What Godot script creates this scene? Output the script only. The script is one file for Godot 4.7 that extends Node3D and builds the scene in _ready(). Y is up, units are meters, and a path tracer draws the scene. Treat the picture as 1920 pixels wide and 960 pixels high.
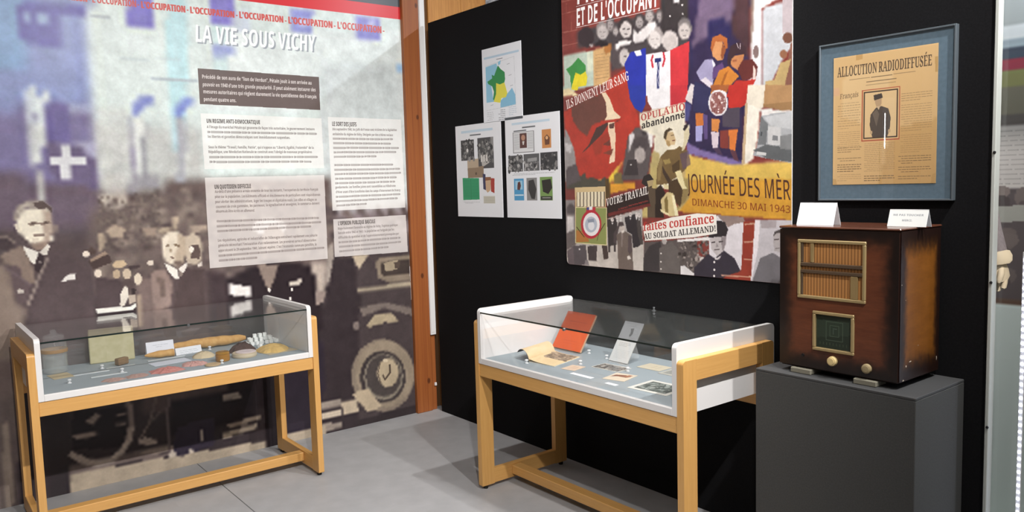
extends Node3D
# A corner of an exhibition about France under the Occupation: a mural panel on the left wall,
# a black partition with sheets, a collage poster and a framed speech, two table showcases, a wooden radio.

# Prints: [detail level, kind, colour, opacity, numbers in print pixels]
const MURAL_W := 2048
const MURAL_H := 1734
const COLLAGE_W := 1024
const COLLAGE_H := 1197
const MURAL_OPS = [
	[4, "p", 0x5a4f50, 1, [232, -6, 2458, -438, 2319, 3094, 59, 2101]],
	[4, "p", 0x8e9ac6, 1, [221, 129, 927, 52, 891, 731, 173, 719]],
	[4, "p", 0x86a5cc, 1, [221, 129, 774, 74, 736, 408, 195, 443]],
	[4, "p", 0x7d769c, 1, [187, 539, 903, 513, 903, 731, 173, 719]],
	[4, "p", 0x6c5f6c, 1, [173, 719, 911, 731, 907, 901, 161, 858]],
	[4, "p", 0xd6e2df, 1, [928, 36, 2128, -147, 2086, 772, 895, 748]],
	[4, "p", 0xdfe8e6, 1, [1265, 249, 2114, 170, 2100, 469, 1249, 501]],
	[4, "p", 0xbfc2bf, 1, [914, 571, 1245, 564, 1232, 773, 909, 765]],
	[4, "p", 0xcdd5d5, 1, [1689, 327, 2108, 298, 2081, 881, 1660, 864]],
	[4, "p", 0x8a7e80, 1, [1660, 854, 2082, 870, 2076, 991, 1654, 965]],
	[4, "p", 0x6f625f, 1, [901, 765, 1269, 756, 1709, 754, 1736, 1094, 877, 1122, 878, 883]],
	[4, "p", 0x423a3d, 1, [145, 1054, 2063, 1277, 2063, 1866, 71, 1955]],
	[4, "p", 0x4e4546, 1, [1695, 1028, 2074, 1035, 2066, 1798, 1656, 1774]],
	[4, "p", 0x544b4c, 1, [160, 872, 646, 902, 555, 2145, 71, 1955]],
	[3, "p", 0xb9dfe6, 0.8, [1157, 104, 1222, 95, 1208, 378, 1178, 646, 1139, 646, 1139, 330]],
	[3, "p", 0xc3e2e4, 0.5, [1300, 103, 1364, 95, 1338, 387, 1288, 390]],
	[3, "p", 0x6a67ab, 1, [723, 213, 910, 200, 907, 230, 831, 235, 829, 338, 745, 329, 721, 318]],
	[3, "p", 0x9fb2d6, 1, [742, 235, 763, 232, 763, 277, 743, 275]],
	[3, "p", 0x9fb2d6, 1, [774, 238, 796, 235, 797, 270, 777, 272]],
	[3, "p", 0x6f6698, 1, [784, 489, 836, 509, 836, 617, 769, 622]],
	[3, "p", 0x7f78c4, 1, [1033, 119, 1113, 114, 1104, 247, 1025, 249]],
	[3, "p", 0x8d86cc, 1, [1293, 86, 1378, 81, 1370, 216, 1284, 219]],
	[3, "p", 0x9aa0d8, 1, [1585, 134, 1669, 130, 1665, 212, 1580, 214]],
	[3, "p", 0x9090d0, 1, [1842, 131, 1950, 126, 1946, 219, 1837, 222]],
	[3, "p", 0xdbe6e4, 1, [1029, 251, 1065, 244, 1084, 276, 1105, 240, 1096, 319, 1059, 343, 1027, 338]],
	[3, "p", 0xa3aed6, 1, [1291, 290, 1372, 286, 1370, 320, 1292, 329]],
	[3, "p", 0xa5c4e0, 1, [2014, 300, 2048, 302, 2046, 338, 2012, 336]],
	[3, "p", 0xb9bfe0, 0.35, [1379, 162, 1436, 156, 1431, 233, 1374, 239]],
	[3, "p", 0xcfd6ee, 1, [1613, 171, 1651, 163, 1654, 186, 1616, 193]],
	[3, "p", 0xd0d6ee, 1, [1893, 146, 1926, 143, 1925, 159, 1897, 166]],
	[3, "p", 0xcdd6da, 1, [726, 461, 758, 459, 754, 519, 741, 572, 732, 572]],
	[3, "p", 0xd5dde0, 1, [755, 503, 775, 462, 798, 461, 776, 518, 762, 575, 747, 572]],
	[3, "p", 0xcfd3d2, 1, [727, 576, 767, 571, 761, 688, 730, 693]],
	[3, "p", 0xbab9b6, 1, [737, 709, 759, 709, 756, 807, 735, 806]],
	[3, "p", 0x6f6482, 1, [775, 625, 907, 640, 904, 765, 782, 759]],
	[3, "p", 0xb9c3da, 1, [840, 516, 906, 513, 905, 527, 842, 529]],
	[3, "p", 0xa9a7c0, 1, [814, 618, 905, 617, 907, 681, 889, 667, 865, 634]],
	[3, "p", 0x8a94cc, 1, [1020, 538, 1026, 502, 1050, 475, 1077, 469, 1099, 485, 1095, 494, 1070, 500, 1039, 538]],
	[3, "p", 0x8494d0, 1, [1148, 534, 1159, 497, 1192, 464, 1229, 482, 1196, 504, 1177, 535]],
	[3, "p", 0x9b97a8, 1, [1017, 538, 1028, 538, 1018, 742, 1007, 741]],
	[3, "p", 0x7d7c86, 1, [1055, 551, 1063, 551, 1053, 748, 1045, 747]],
	[3, "p", 0xd6dad6, 1, [1028, 540, 1055, 542, 1044, 733, 1026, 737, 1020, 681]],
	[3, "p", 0xa7a9b0, 1, [1156, 534, 1186, 533, 1175, 754, 1147, 753]],
	[3, "p", 0xd0d2ce, 0.6, [918, 513, 1012, 509, 1007, 681, 908, 714]],
	[3, "p", 0x8f8c94, 0.7, [997, 733, 1096, 725, 1094, 770, 994, 784]],
	[3, "c", 0x000000, 1, [700, 5.9, 15.7, 11, 0x554a4a, 0x978a80, 902, 802, 1269, 765, 1698, 764, 1739, 1032, 1307, 1056, 1302, 1141, 880, 1122]],
	[3, "c", 0x000000, 1, [160, 5.9, 15.7, 13, 0x4a4042, 0x7d706c, 1660, 864, 2069, 881, 2060, 1078, 1649, 1066]],
	[3, "p", 0xb5aba0, 1, [902, 790, 994, 784, 985, 827, 935, 831, 904, 816]],
	[3, "p", 0xd0ccc6, 0.5, [919, 728, 990, 724, 981, 788, 924, 789]],
	[3, "p", 0x5a4e4f, 1, [555, 967, 628, 960, 685, 935, 759, 934, 789, 949, 844, 976, 866, 1010, 875, 1048, 872, 1197, 856, 1431, 491, 1362]],
	[3, "p", 0x8f8076, 1, [531, 1007, 626, 986, 643, 1000, 651, 1054, 664, 1121, 679, 1128, 660, 1282, 511, 1279]],
	[3, "p", 0x5f5252, 1, [1014, 1071, 1081, 1042, 1156, 1048, 1234, 1055, 1284, 1068, 1295, 1114, 1272, 1573, 985, 1515]],
	[3, "p", 0x463b3e, 1, [1236, 1065, 1296, 1084, 1304, 1170, 1288, 1436, 1214, 1424]],
	[3, "p", 0x342c30, 1, [1295, 1093, 1443, 1039, 1564, 1059, 1626, 1084, 1646, 1208, 1611, 1617, 1281, 1551]],
	[3, "p", 0xb7aaa0, 1, [1610, 1062, 1676, 1060, 1667, 1180, 1634, 1191]],
	[3, "p", 0x3e3639, 1, [1685, 1048, 1788, 1056, 1807, 1226, 1773, 1800, 1625, 1766, 1644, 1290]],
	[3, "p", 0x8d7f78, 0.55, [550, 1293, 647, 1227, 651, 1327, 614, 1755, 513, 1792]],
	[3, "p", 0x2e282c, 1, [658, 1229, 691, 1234, 653, 1766, 625, 1758]],
	[3, "p", 0x3b3538, 1, [707, 1455, 776, 1478, 758, 1752, 700, 1753]],
	[3, "p", 0x2b252b, 1, [1078, 1493, 1358, 1488, 1370, 1609, 1217, 1616, 1074, 1607]],
	[3, "p", 0x37303a, 1, [1486, 1350, 1646, 1373, 1628, 1704, 1464, 1730]],
	[2, "p", 0xb0bcc2, 1, [984, 416, 1240, 411, 1240, 417, 983, 421]],
	[2, "p", 0xc0cdd0, 1, [994, 354, 1206, 346, 1206, 349, 994, 358]],
	[2, "p", 0xb6c0c4, 1, [917, 229, 976, 226, 976, 231, 916, 234]],
	[2, "p", 0xd6d7da, 1, [809, 631, 835, 631, 832, 740, 804, 739]],
	[2, "p", 0xd6d7da, 1, [774, 669, 877, 667, 877, 697, 774, 698]],
	[2, "c", 0x000000, 1, [260, 2.9, 7.9, 12, 0x5f5452, 0x84776f, 902, 802, 1092, 787, 1082, 947, 890, 969]],
	[2, "p", 0x8a7a70, 1, [628, 960, 685, 936, 693, 952, 713, 1024, 711, 1052, 697, 1059, 648, 993, 633, 986]],
	[2, "p", 0x66585a, 1, [648, 993, 673, 998, 679, 1039, 704, 1064, 692, 1112, 665, 1118, 651, 1054]],
	[2, "p", 0x5a4e50, 1, [697, 1059, 711, 1051, 751, 987, 758, 965, 789, 952, 872, 1039, 870, 1197, 679, 1179, 689, 1129]],
	[2, "k", 0x9a8d86, 1, [7.1, 750, 978, 720, 1043, 688, 1119]],
	[2, "k", 0x74666a, 1, [2.4, 633, 987, 646, 1009, 697, 1059]],
	[2, "p", 0xe2dac8, 1, [673, 868, 688, 841, 709, 825, 735, 829, 759, 827, 770, 840, 771, 867, 772, 895, 760, 921, 754, 939, 734, 955, 715, 948, 701, 926, 688, 907, 677, 897]],
	[2, "p", 0xb3a294, 1, [745, 830, 770, 840, 771, 867, 772, 895, 760, 921, 754, 939, 734, 955, 724, 937, 741, 924, 746, 906, 743, 884, 748, 857]],
	[2, "p", 0x9a9088, 1, [668, 858, 671, 836, 683, 815, 706, 802, 733, 801, 752, 806, 771, 827, 773, 846, 765, 837, 751, 827, 727, 828, 705, 825, 688, 841, 676, 865]],
	[2, "p", 0xb8aea2, 1, [674, 841, 686, 819, 706, 809, 717, 814, 697, 824, 685, 841]],
	[2, "p", 0xe8dfce, 1, [729, 871, 741, 876, 741, 893, 731, 895]],
	[2, "p", 0x8d7b70, 1, [707, 931, 755, 934, 738, 956, 718, 954]],
	[2, "p", 0xd6cdc0, 1, [762, 911, 772, 912, 771, 928, 759, 928]],
	[2, "p", 0x9a8a7e, 0.6, [772, 876, 787, 882, 781, 905, 770, 908]],
	[2, "p", 0x4a4042, 1, [574, 902, 646, 908, 666, 928, 651, 947, 571, 951]],
	[2, "k", 0xa89a8e, 1, [3.9, 574, 901, 646, 907, 667, 928]],
	[2, "p", 0xae9d8c, 1, [916, 904, 948, 886, 976, 903, 970, 933, 933, 927]],
	[2, "p", 0xac9c8a, 1, [890, 916, 909, 910, 918, 933, 902, 973, 892, 970]],
	[2, "p", 0xb3a390, 1, [1072, 908, 1116, 903, 1115, 922, 1078, 924]],
	[2, "p", 0xb0a08e, 1, [1126, 868, 1145, 873, 1138, 916, 1123, 915]],
	[2, "p", 0x9c8b7e, 1, [1028, 906, 1068, 904, 1066, 931, 1037, 933]],
	[2, "p", 0xa8988a, 1, [1181, 906, 1235, 905, 1234, 925, 1187, 927]],
	[2, "p", 0x564844, 1, [848, 969, 872, 956, 888, 965, 887, 980, 861, 981]],
	[2, "p", 0x54484a, 1, [875, 1057, 947, 1059, 956, 1088, 944, 1156, 875, 1159]],
	[2, "p", 0x5a4d4c, 1, [954, 1069, 989, 1068, 994, 1100, 971, 1117, 955, 1096]],
	[2, "p", 0x7a6a66, 1, [1002, 1093, 1023, 1066, 1043, 1074, 1042, 1207, 1004, 1214]],
	[2, "p", 0x94817a, 1, [1044, 1058, 1063, 1045, 1089, 1042, 1112, 1096, 1100, 1171, 1050, 1188, 1043, 1128]],
	[2, "p", 0x75655f, 1, [1065, 1068, 1087, 1078, 1087, 1133, 1068, 1139]],
	[2, "p", 0x554848, 1, [1139, 1083, 1156, 1048, 1218, 1058, 1208, 1228, 1100, 1215, 1126, 1106]],
	[2, "p", 0xa08f80, 1, [996, 1123, 1011, 1121, 1003, 1233, 991, 1232]],
	[2, "p", 0xded3c1, 1, [1084, 952, 1092, 933, 1112, 920, 1138, 921, 1160, 937, 1167, 957, 1162, 997, 1150, 1029, 1138, 1041, 1116, 1033, 1094, 1020, 1085, 991]],
	[2, "p", 0xb8a895, 1, [1138, 924, 1160, 937, 1167, 957, 1162, 997, 1150, 1029, 1138, 1041, 1126, 1026, 1122, 998, 1136, 979, 1140, 951]],
	[2, "p", 0x7a6a62, 1, [1120, 1022, 1151, 1021, 1138, 1043, 1124, 1038]],
	[2, "p", 0xc4b6a4, 1, [1165, 941, 1187, 927, 1207, 940, 1217, 969, 1211, 1025, 1196, 1038, 1169, 1033, 1161, 1013]],
	[2, "p", 0x8f8077, 1, [1406, 1055, 1484, 1062, 1462, 1129, 1440, 1156, 1420, 1101]],
	[2, "e", 0xd8d6d6, 1, [1459, 923, 64, 4, -2, 31]],
	[2, "e", 0x9a8a80, 1, [1471, 969, 44, 3, -3, 47]],
	[2, "p", 0xcfc6ba, 1, [1519, 1132, 1571, 1123, 1574, 1140, 1524, 1149]],
	[2, "p", 0x9b8c85, 1, [1622, 1175, 1667, 1180, 1654, 1222, 1623, 1230]],
	[2, "p", 0xe9e6e2, 1, [1298, 1114, 1375, 1132, 1376, 1170, 1301, 1156]],
	[2, "p", 0xa29890, 1, [1677, 1027, 1701, 992, 1707, 1046, 1680, 1150, 1671, 1139]],
	[2, "p", 0x8c7f70, 1, [1882, 1089, 1904, 1072, 2060, 1069, 2063, 1177, 1943, 1176, 1893, 1154]],
	[2, "p", 0x4a413d, 1, [1908, 1091, 2041, 1087, 2041, 1149, 1920, 1148, 1906, 1130]],
	[2, "p", 0xa79b88, 1, [1795, 1183, 2057, 1181, 2057, 1201, 1799, 1198]],
	[2, "p", 0x7d726c, 1, [1800, 1262, 1915, 1251, 2037, 1288, 2051, 1325, 1914, 1275, 1817, 1296]],
	[2, "p", 0xb3a48a, 1, [1832, 1332, 1874, 1294, 1949, 1301, 1980, 1338, 1911, 1333, 1838, 1345]],
	[2, "e", 0x8d8072, 1, [1898, 1548, 144, 25, -7, 148]],
	[2, "e", 0x9c8e7c, 1, [1906, 1543, 134, 23, -7, 135]],
	[2, "e", 0x463f3f, 1, [1895, 1554, 103, 18, -5, 107]],
	[2, "e", 0x8f8678, 1, [1898, 1554, 89, 15, -5, 94]],
	[2, "e", 0x524b49, 1, [1898, 1550, 81, 14, -4, 85]],
	[2, "e", 0xb9a98f, 1, [1918, 1540, 49, 8, -3, 59]],
	[2, "p", 0xc0af96, 1, [1751, 1595, 1826, 1590, 1885, 1675, 1822, 1684, 1808, 1669]],
	[2, "p", 0xc9b9a2, 1, [1709, 1619, 1773, 1618, 1780, 1672, 1711, 1670]],
	[2, "p", 0x3a3335, 1, [1773, 1703, 2055, 1700, 2058, 1737, 1776, 1736]],
	[2, "e", 0x867a75, 1, [1785, 1330, 14, 2, -1, 17]],
	[2, "p", 0xcfc1ae, 1, [1618, 1647, 1707, 1648, 1706, 1674, 1621, 1673]],
	[2, "p", 0x9f9389, 1, [1620, 1610, 1709, 1610, 1708, 1636, 1623, 1636]],
	[2, "p", 0x9f9389, 1, [1624, 1693, 1705, 1695, 1703, 1720, 1627, 1725]],
	[2, "p", 0x7d706a, 0.8, [1787, 973, 1829, 975, 1834, 1049, 1790, 1098]],
	[2, "p", 0xbdae98, 1, [1783, 1056, 1853, 1057, 1808, 1110]],
	[2, "p", 0x95877d, 1, [593, 1475, 607, 1468, 614, 1713, 583, 1755]],
	[2, "p", 0xb9ab98, 1, [764, 1671, 1365, 1703, 1637, 1695, 1635, 1743, 1362, 1747, 759, 1743]],
	[2, "p", 0xa3958b, 1, [929, 1644, 1072, 1646, 1088, 1667, 935, 1667]],
	[2, "p", 0x7d706c, 1, [766, 1644, 953, 1646, 1069, 1681, 764, 1671]],
	[2, "p", 0xc9bba9, 1, [1243, 1644, 1373, 1633, 1372, 1653, 1247, 1665]],
	[2, "p", 0xa89a8c, 1, [1264, 1616, 1390, 1603, 1389, 1621, 1268, 1632]],
	[2, "p", 0x8d8078, 1, [1411, 1597, 1460, 1597, 1452, 1727, 1403, 1728]],
	[2, "k", 0x8b7f7b, 1, [17.7, 946, 1458, 953, 1505, 952, 1559]],
	[2, "k", 0xbdb0a6, 1, [21.6, 952, 1559, 940, 1601, 918, 1632, 885, 1655, 848, 1657, 810, 1641, 774, 1611]],
	[2, "k", 0xd6cabd, 1, [7.9, 933, 1609, 911, 1636, 880, 1650, 844, 1647]],
	[2, "k", 0x8a7d76, 1, [5.9, 1034, 1475, 1009, 1553, 976, 1604]],
	[2, "k", 0x7d716c, 1, [5.9, 1049, 1520, 1018, 1554]],
	[2, "k", 0x75696a, 1, [7.9, 1072, 1482, 1065, 1583, 1067, 1667]],
	[2, "p", 0xb8aaa0, 1, [969, 1606, 993, 1600, 1022, 1614, 1028, 1630, 997, 1631, 975, 1622]],
	[2, "p", 0x2b252a, 1, [784, 1471, 934, 1487, 938, 1574, 914, 1619, 776, 1594]],
	[2, "p", 0xa0938a, 1, [816, 1512, 852, 1489, 866, 1501, 837, 1527]],
	[2, "p", 0x9b8e86, 1, [777, 1547, 801, 1547, 832, 1547, 856, 1559, 815, 1568, 785, 1561]],
	[2, "p", 0x8d807a, 1, [904, 1502, 940, 1506, 939, 1518, 907, 1513]],
	[2, "p", 0x8d807a, 1, [902, 1535, 937, 1538, 937, 1548, 905, 1545]],
	[2, "p", 0x3d3644, 1, [1093, 1589, 1219, 1578, 1217, 1677, 1103, 1695, 1073, 1678]],
	[2, "p", 0xcfc3b6, 1, [1059, 1675, 1081, 1667, 1086, 1691, 1062, 1690]],
	[2, "p", 0xcfc3b6, 1, [1126, 1675, 1141, 1671, 1143, 1691, 1127, 1691]],
	[2, "p", 0xd6cabd, 1, [1166, 1633, 1177, 1607, 1181, 1658, 1167, 1658]],
	[2, "p", 0xa89f96, 1, [1253, 1507, 1308, 1502, 1324, 1532, 1252, 1528]],
	[2, "p", 0x2e282c, 1, [1409, 1457, 1463, 1466, 1451, 1747, 1398, 1745]],
	[1, "p", 0xe6e2dc, 1, [782, 1058, 795, 1041, 811, 1035, 823, 1037, 821, 1055]],
	[1, "p", 0xcbc3ba, 1, [660, 1074, 668, 1068, 681, 1075, 679, 1083, 664, 1082]],
	[1, "p", 0xe0dcd2, 1, [687, 938, 703, 949, 728, 961, 714, 998, 704, 989, 690, 952]],
	[1, "p", 0xd6d0c6, 1, [729, 961, 754, 938, 759, 945, 749, 970, 740, 973]],
	[1, "p", 0x3f3538, 1, [716, 994, 729, 965, 741, 974, 737, 1000, 722, 1026, 712, 1016]],
	[1, "p", 0xb5aaa4, 1, [723, 991, 730, 988, 733, 993, 726, 995]],
	[1, "p", 0x5c4f4c, 1, [724, 808, 752, 806, 772, 827, 772, 843, 759, 826, 739, 831, 726, 820]],
	[1, "p", 0x85746a, 1, [705, 871, 721, 866, 733, 871, 748, 869, 764, 867, 765, 873, 747, 878, 728, 876, 708, 879]],
	[1, "p", 0x5e504a, 1, [713, 870, 723, 869, 724, 874, 714, 875]],
	[1, "p", 0x5e504a, 1, [746, 870, 756, 868, 757, 873, 746, 874]],
	[1, "p", 0x84736a, 1, [716, 907, 745, 906, 745, 912, 718, 911]],
	[1, "p", 0xd8cdbc, 1, [713, 918, 730, 915, 729, 930, 716, 932]],
	[1, "p", 0xcfc5b5, 1, [669, 871, 680, 874, 683, 902, 674, 893]],
	[1, "p", 0x4f4240, 1, [860, 1001, 916, 975, 925, 991, 930, 1010, 875, 1028]],
	[1, "p", 0x9c8878, 1, [865, 995, 911, 972, 920, 981, 870, 1004]],
	[1, "p", 0xc8b294, 1, [929, 1017, 940, 1007, 965, 1005, 975, 1021, 953, 1031, 935, 1027]],
	[1, "p", 0x4a3f40, 1, [977, 1027, 1010, 1023, 1013, 1034, 980, 1038]],
	[1, "e", 0xe0d4c6, 1, [857, 977, 11, 1, -1, 9]],
	[1, "e", 0xe0d2c2, 1, [887, 1041, 11, 1, -1, 14]],
	[1, "e", 0xc9b8a2, 1, [972, 1051, 13, 1, -1, 18]],
	[1, "e", 0xddd0bc, 1, [1004, 1071, 12, 1, -1, 20]],
	[1, "e", 0xded2c4, 1, [1046, 1021, 11, 1, -1, 9]],
	[1, "e", 0xb8a48c, 1, [941, 1049, 12, 1, -1, 15]],
	[1, "p", 0xded6ca, 1, [949, 1111, 963, 1088, 973, 1098, 971, 1129, 955, 1158, 944, 1152]],
	[1, "p", 0xb8aa9c, 1, [972, 1121, 993, 1119, 991, 1146, 973, 1152]],
	[1, "p", 0x3c3334, 1, [983, 1099, 996, 1104, 993, 1119, 982, 1122]],
	[1, "p", 0xe6e6de, 1, [872, 1154, 976, 1158, 991, 1150, 994, 1163, 978, 1173, 875, 1169]],
	[1, "p", 0x8a7868, 1, [1097, 964, 1109, 961, 1108, 970, 1099, 971]],
	[1, "p", 0x85735f, 1, [1124, 963, 1143, 967, 1142, 974, 1126, 972]],
	[1, "p", 0xa08e7a, 1, [1109, 977, 1117, 982, 1115, 990, 1107, 989]],
	[1, "p", 0x7a665c, 1, [1109, 1005, 1122, 1008, 1121, 1013, 1110, 1010]],
	[1, "p", 0xe8decd, 1, [1087, 956, 1098, 937, 1111, 930, 1105, 957, 1089, 983]],
	[1, "p", 0x62534f, 1, [1173, 974, 1204, 969, 1210, 996, 1206, 1020, 1175, 1016, 1180, 995, 1174, 987]],
	[1, "e", 0xf0e8dc, 1, [1180, 986, 8, 1, -1, 10]],
	[1, "p", 0xbcae9e, 1, [1160, 1017, 1181, 1023, 1189, 1036, 1165, 1033]],
	[1, "p", 0xd6cdc4, 1, [1196, 1040, 1212, 1029, 1212, 1045, 1199, 1049]],
	[1, "p", 0xe9e5dc, 1, [1090, 1025, 1104, 1032, 1130, 1051, 1134, 1082, 1120, 1082, 1099, 1052]],
	[1, "p", 0xe2dcd4, 1, [1134, 1047, 1162, 1029, 1162, 1042, 1149, 1065, 1137, 1059]],
	[1, "p", 0x8d8078, 1, [1134, 1051, 1148, 1066, 1142, 1076, 1136, 1077]],
	[1, "e", 0xe8e2da, 1, [1444, 1154, 6, 1, 0, 8]],
	[1, "e", 0xe8e2da, 1, [1531, 1161, 6, 1, 0, 8]],
	[1, "e", 0xe8e2da, 1, [1523, 1195, 6, 1, 0, 8]],
	[1, "e", 0xe8e2da, 1, [1450, 1198, 6, 1, 0, 8]],
	[1, "p", 0xa3957f, 1, [1920, 1097, 1947, 1090, 1986, 1087, 1980, 1126, 1926, 1129]],
	[1, "p", 0x574b44, 1, [1966, 1096, 1996, 1094, 1990, 1122, 1970, 1123]],
	[1, "k", 0x564a42, 1, [5.9, 1893, 1545, 1902, 1568, 1917, 1553, 1928, 1542, 1927, 1511]],
	[1, "k", 0x6a5d52, 1, [3.9, 1884, 1495, 1872, 1537, 1884, 1583]],
	[1, "e", 0xd8c9ae, 1, [1908, 1490, 12, 2, 0, 7]],
	[0, "p", 0x4a4d52, 1, [-63, -25, 2073, -25, 2073, 80, -63, 80]],
	[0, "p", 0xd8343a, 1, [-63, 80, 2073, 80, 2073, 128, -63, 128]],
	[0, "p", 0x5b4c49, 0.88, [1239, 372, 1680, 375, 1679, 497, 1239, 492]],
	[0, "p", 0xf2f1ee, 0.72, [1239, 523, 1682, 528, 1683, 714, 1241, 713]],
	[0, "p", 0xefebe8, 0.72, [1240, 742, 1682, 740, 1680, 1058, 1238, 1056]],
	[0, "p", 0xf2f1ee, 0.74, [1708, 522, 2025, 523, 2029, 877, 1709, 876]],
	[0, "p", 0xefebe8, 0.74, [1710, 909, 2030, 907, 2033, 1058, 1709, 1054]],
	[0, "k", 0x807a78, 0.5, [7.2, 1258, 586, 1266, 586]],
	[0, "k", 0x807a78, 0.5, [7.2, 1270, 586, 1311, 586]],
	[0, "k", 0x807a78, 0.5, [7.2, 1315, 586, 1335, 586]],
	[0, "k", 0x807a78, 0.5, [7.2, 1339, 586, 1373, 586]],
	[0, "k", 0x807a78, 0.5, [7.2, 1377, 586, 1394, 586]],
	[0, "k", 0x807a78, 0.5, [7.2, 1398, 586, 1406, 586]],
	[0, "k", 0x807a78, 0.5, [7.2, 1411, 586, 1428, 586]],
	[0, "k", 0x807a78, 0.5, [7.2, 1432, 586, 1441, 586]],
	[0, "k", 0x807a78, 0.5, [7.2, 1445, 586, 1480, 586]],
	[0, "k", 0x807a78, 0.5, [7.2, 1484, 586, 1497, 586]],
	[0, "k", 0x807a78, 0.5, [7.2, 1502, 586, 1565, 586]],
	[0, "k", 0x807a78, 0.5, [7.2, 1569, 586, 1578, 586]],
	[0, "k", 0x807a78, 0.5, [7.2, 1583, 586, 1611, 586]],
	[0, "k", 0x807a78, 0.5, [7.2, 1615, 586, 1625, 586]],
	[0, "k", 0x807a78, 0.5, [7.2, 1629, 586, 1658, 586]],
	[0, "k", 0x807a78, 0.5, [7.2, 1259, 672, 1292, 672]],
	[0, "k", 0x807a78, 0.5, [7.2, 1296, 672, 1307, 672]],
	[0, "k", 0x807a78, 0.5, [7.2, 1310, 672, 1348, 672]],
	[0, "k", 0x807a78, 0.5, [7.2, 1352, 672, 1359, 672]],
	[0, "k", 0x807a78, 0.5, [7.2, 1363, 672, 1370, 672]],
	[0, "k", 0x807a78, 0.5, [7.2, 1374, 672, 1405, 672]],
	[0, "k", 0x807a78, 0.5, [7.2, 1409, 672, 1413, 672]],
	[0, "k", 0x807a78, 0.5, [7.2, 1417, 672, 1436, 672]],
	[0, "k", 0x807a78, 0.5, [7.2, 1440, 672, 1448, 672]],
	[0, "k", 0x807a78, 0.5, [7.2, 1452, 672, 1471, 672]],
	[0, "k", 0x807a78, 0.5, [7.2, 1475, 672, 1516, 672]],
	[0, "k", 0x807a78, 0.5, [7.2, 1520, 672, 1552, 672]],
	[0, "k", 0x807a78, 0.5, [7.2, 1556, 672, 1560, 672]],
	[0, "k", 0x807a78, 0.5, [7.2, 1565, 672, 1573, 672]],
	[0, "k", 0x807a78, 0.5, [7.2, 1577, 672, 1602, 672]],
	[0, "k", 0x807a78, 0.5, [7.2, 1606, 672, 1657, 672]],
	[0, "k", 0x807a78, 0.5, [7.2, 1259, 688, 1267, 688]],
	[0, "k", 0x807a78, 0.5, [7.2, 1271, 688, 1278, 688]],
	[0, "k", 0x807a78, 0.5, [7.2, 1282, 689, 1318, 689]],
	[0, "k", 0x807a78, 0.5, [7.2, 1322, 689, 1378, 689]],
	[0, "k", 0x807a78, 0.5, [7.2, 1382, 689, 1398, 689]],
	[0, "k", 0x807a78, 0.5, [7.2, 1402, 689, 1435, 689]],
	[0, "k", 0x807a78, 0.5, [7.2, 1440, 689, 1452, 689]],
	[0, "k", 0x807a78, 0.5, [7.2, 1456, 689, 1469, 689]],
	[0, "k", 0x807a78, 0.5, [7.2, 1473, 689, 1512, 689]],
	[0, "k", 0x807a78, 0.5, [7.2, 1516, 689, 1546, 689]],
	[0, "k", 0x807a78, 0.5, [7.2, 1551, 689, 1581, 689]],
	[0, "k", 0x807a78, 0.5, [7.2, 1586, 689, 1599, 689]],
	[0, "k", 0x807a78, 0.5, [7.2, 1604, 689, 1631, 690]],
	[0, "k", 0x807673, 0.5, [7.5, 1271, 894, 1304, 895]],
	[0, "k", 0x807673, 0.5, [7.5, 1307, 895, 1318, 895]],
	[0, "k", 0x807673, 0.5, [7.5, 1322, 895, 1359, 896]],
	[0, "k", 0x807673, 0.5, [7.5, 1363, 896, 1397, 896]],
	[0, "k", 0x807673, 0.5, [7.5, 1401, 896, 1424, 897]],
	[0, "k", 0x807673, 0.5, [7.5, 1427, 897, 1431, 897]],
	[0, "k", 0x807673, 0.5, [7.5, 1435, 897, 1447, 897]],
	[0, "k", 0x807673, 0.5, [7.5, 1451, 897, 1478, 898]],
	[0, "k", 0x807673, 0.5, [7.5, 1482, 898, 1502, 898]],
	[0, "k", 0x807673, 0.5, [7.5, 1506, 898, 1538, 899]],
	[0, "k", 0x807673, 0.5, [7.5, 1542, 899, 1558, 899]],
	[0, "k", 0x807673, 0.5, [7.5, 1562, 899, 1591, 900]],
	[0, "k", 0x807673, 0.5, [7.5, 1595, 900, 1603, 900]],
	[0, "k", 0x807673, 0.5, [7.5, 1607, 900, 1628, 900]],
	[0, "k", 0x807673, 0.5, [7.5, 1632, 900, 1649, 901]],
	[0, "k", 0x807673, 0.5, [7.5, 1270, 912, 1305, 912]],
	[0, "k", 0x807673, 0.5, [7.5, 1308, 912, 1340, 913]],
	[0, "k", 0x807673, 0.5, [7.5, 1344, 913, 1351, 913]],
	[0, "k", 0x807673, 0.5, [7.5, 1355, 913, 1405, 914]],
	[0, "k", 0x807673, 0.5, [7.5, 1409, 914, 1424, 914]],
	[0, "k", 0x807673, 0.5, [7.5, 1428, 914, 1465, 915]],
	[0, "k", 0x807673, 0.5, [7.5, 1469, 915, 1476, 915]],
	[0, "k", 0x807673, 0.5, [7.5, 1480, 915, 1491, 915]],
	[0, "k", 0x807673, 0.5, [7.5, 1495, 915, 1538, 916]],
	[0, "k", 0x807673, 0.5, [7.5, 1541, 916, 1577, 916]],
	[0, "k", 0x807673, 0.5, [7.5, 1581, 916, 1617, 917]],
	[0, "k", 0x807673, 0.5, [7.5, 1621, 917, 1657, 917]],
	[0, "k", 0x807673, 0.5, [7.5, 1271, 929, 1306, 929]],
	[0, "k", 0x807673, 0.5, [7.5, 1310, 929, 1322, 929]],
	[0, "k", 0x807673, 0.5, [7.5, 1325, 929, 1353, 929]],
	[0, "k", 0x807673, 0.5, [7.5, 1357, 929, 1377, 929]],
	[0, "k", 0x807673, 0.5, [7.5, 1381, 929, 1394, 930]],
	[0, "k", 0x807673, 0.5, [7.5, 1398, 930, 1418, 930]],
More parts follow.
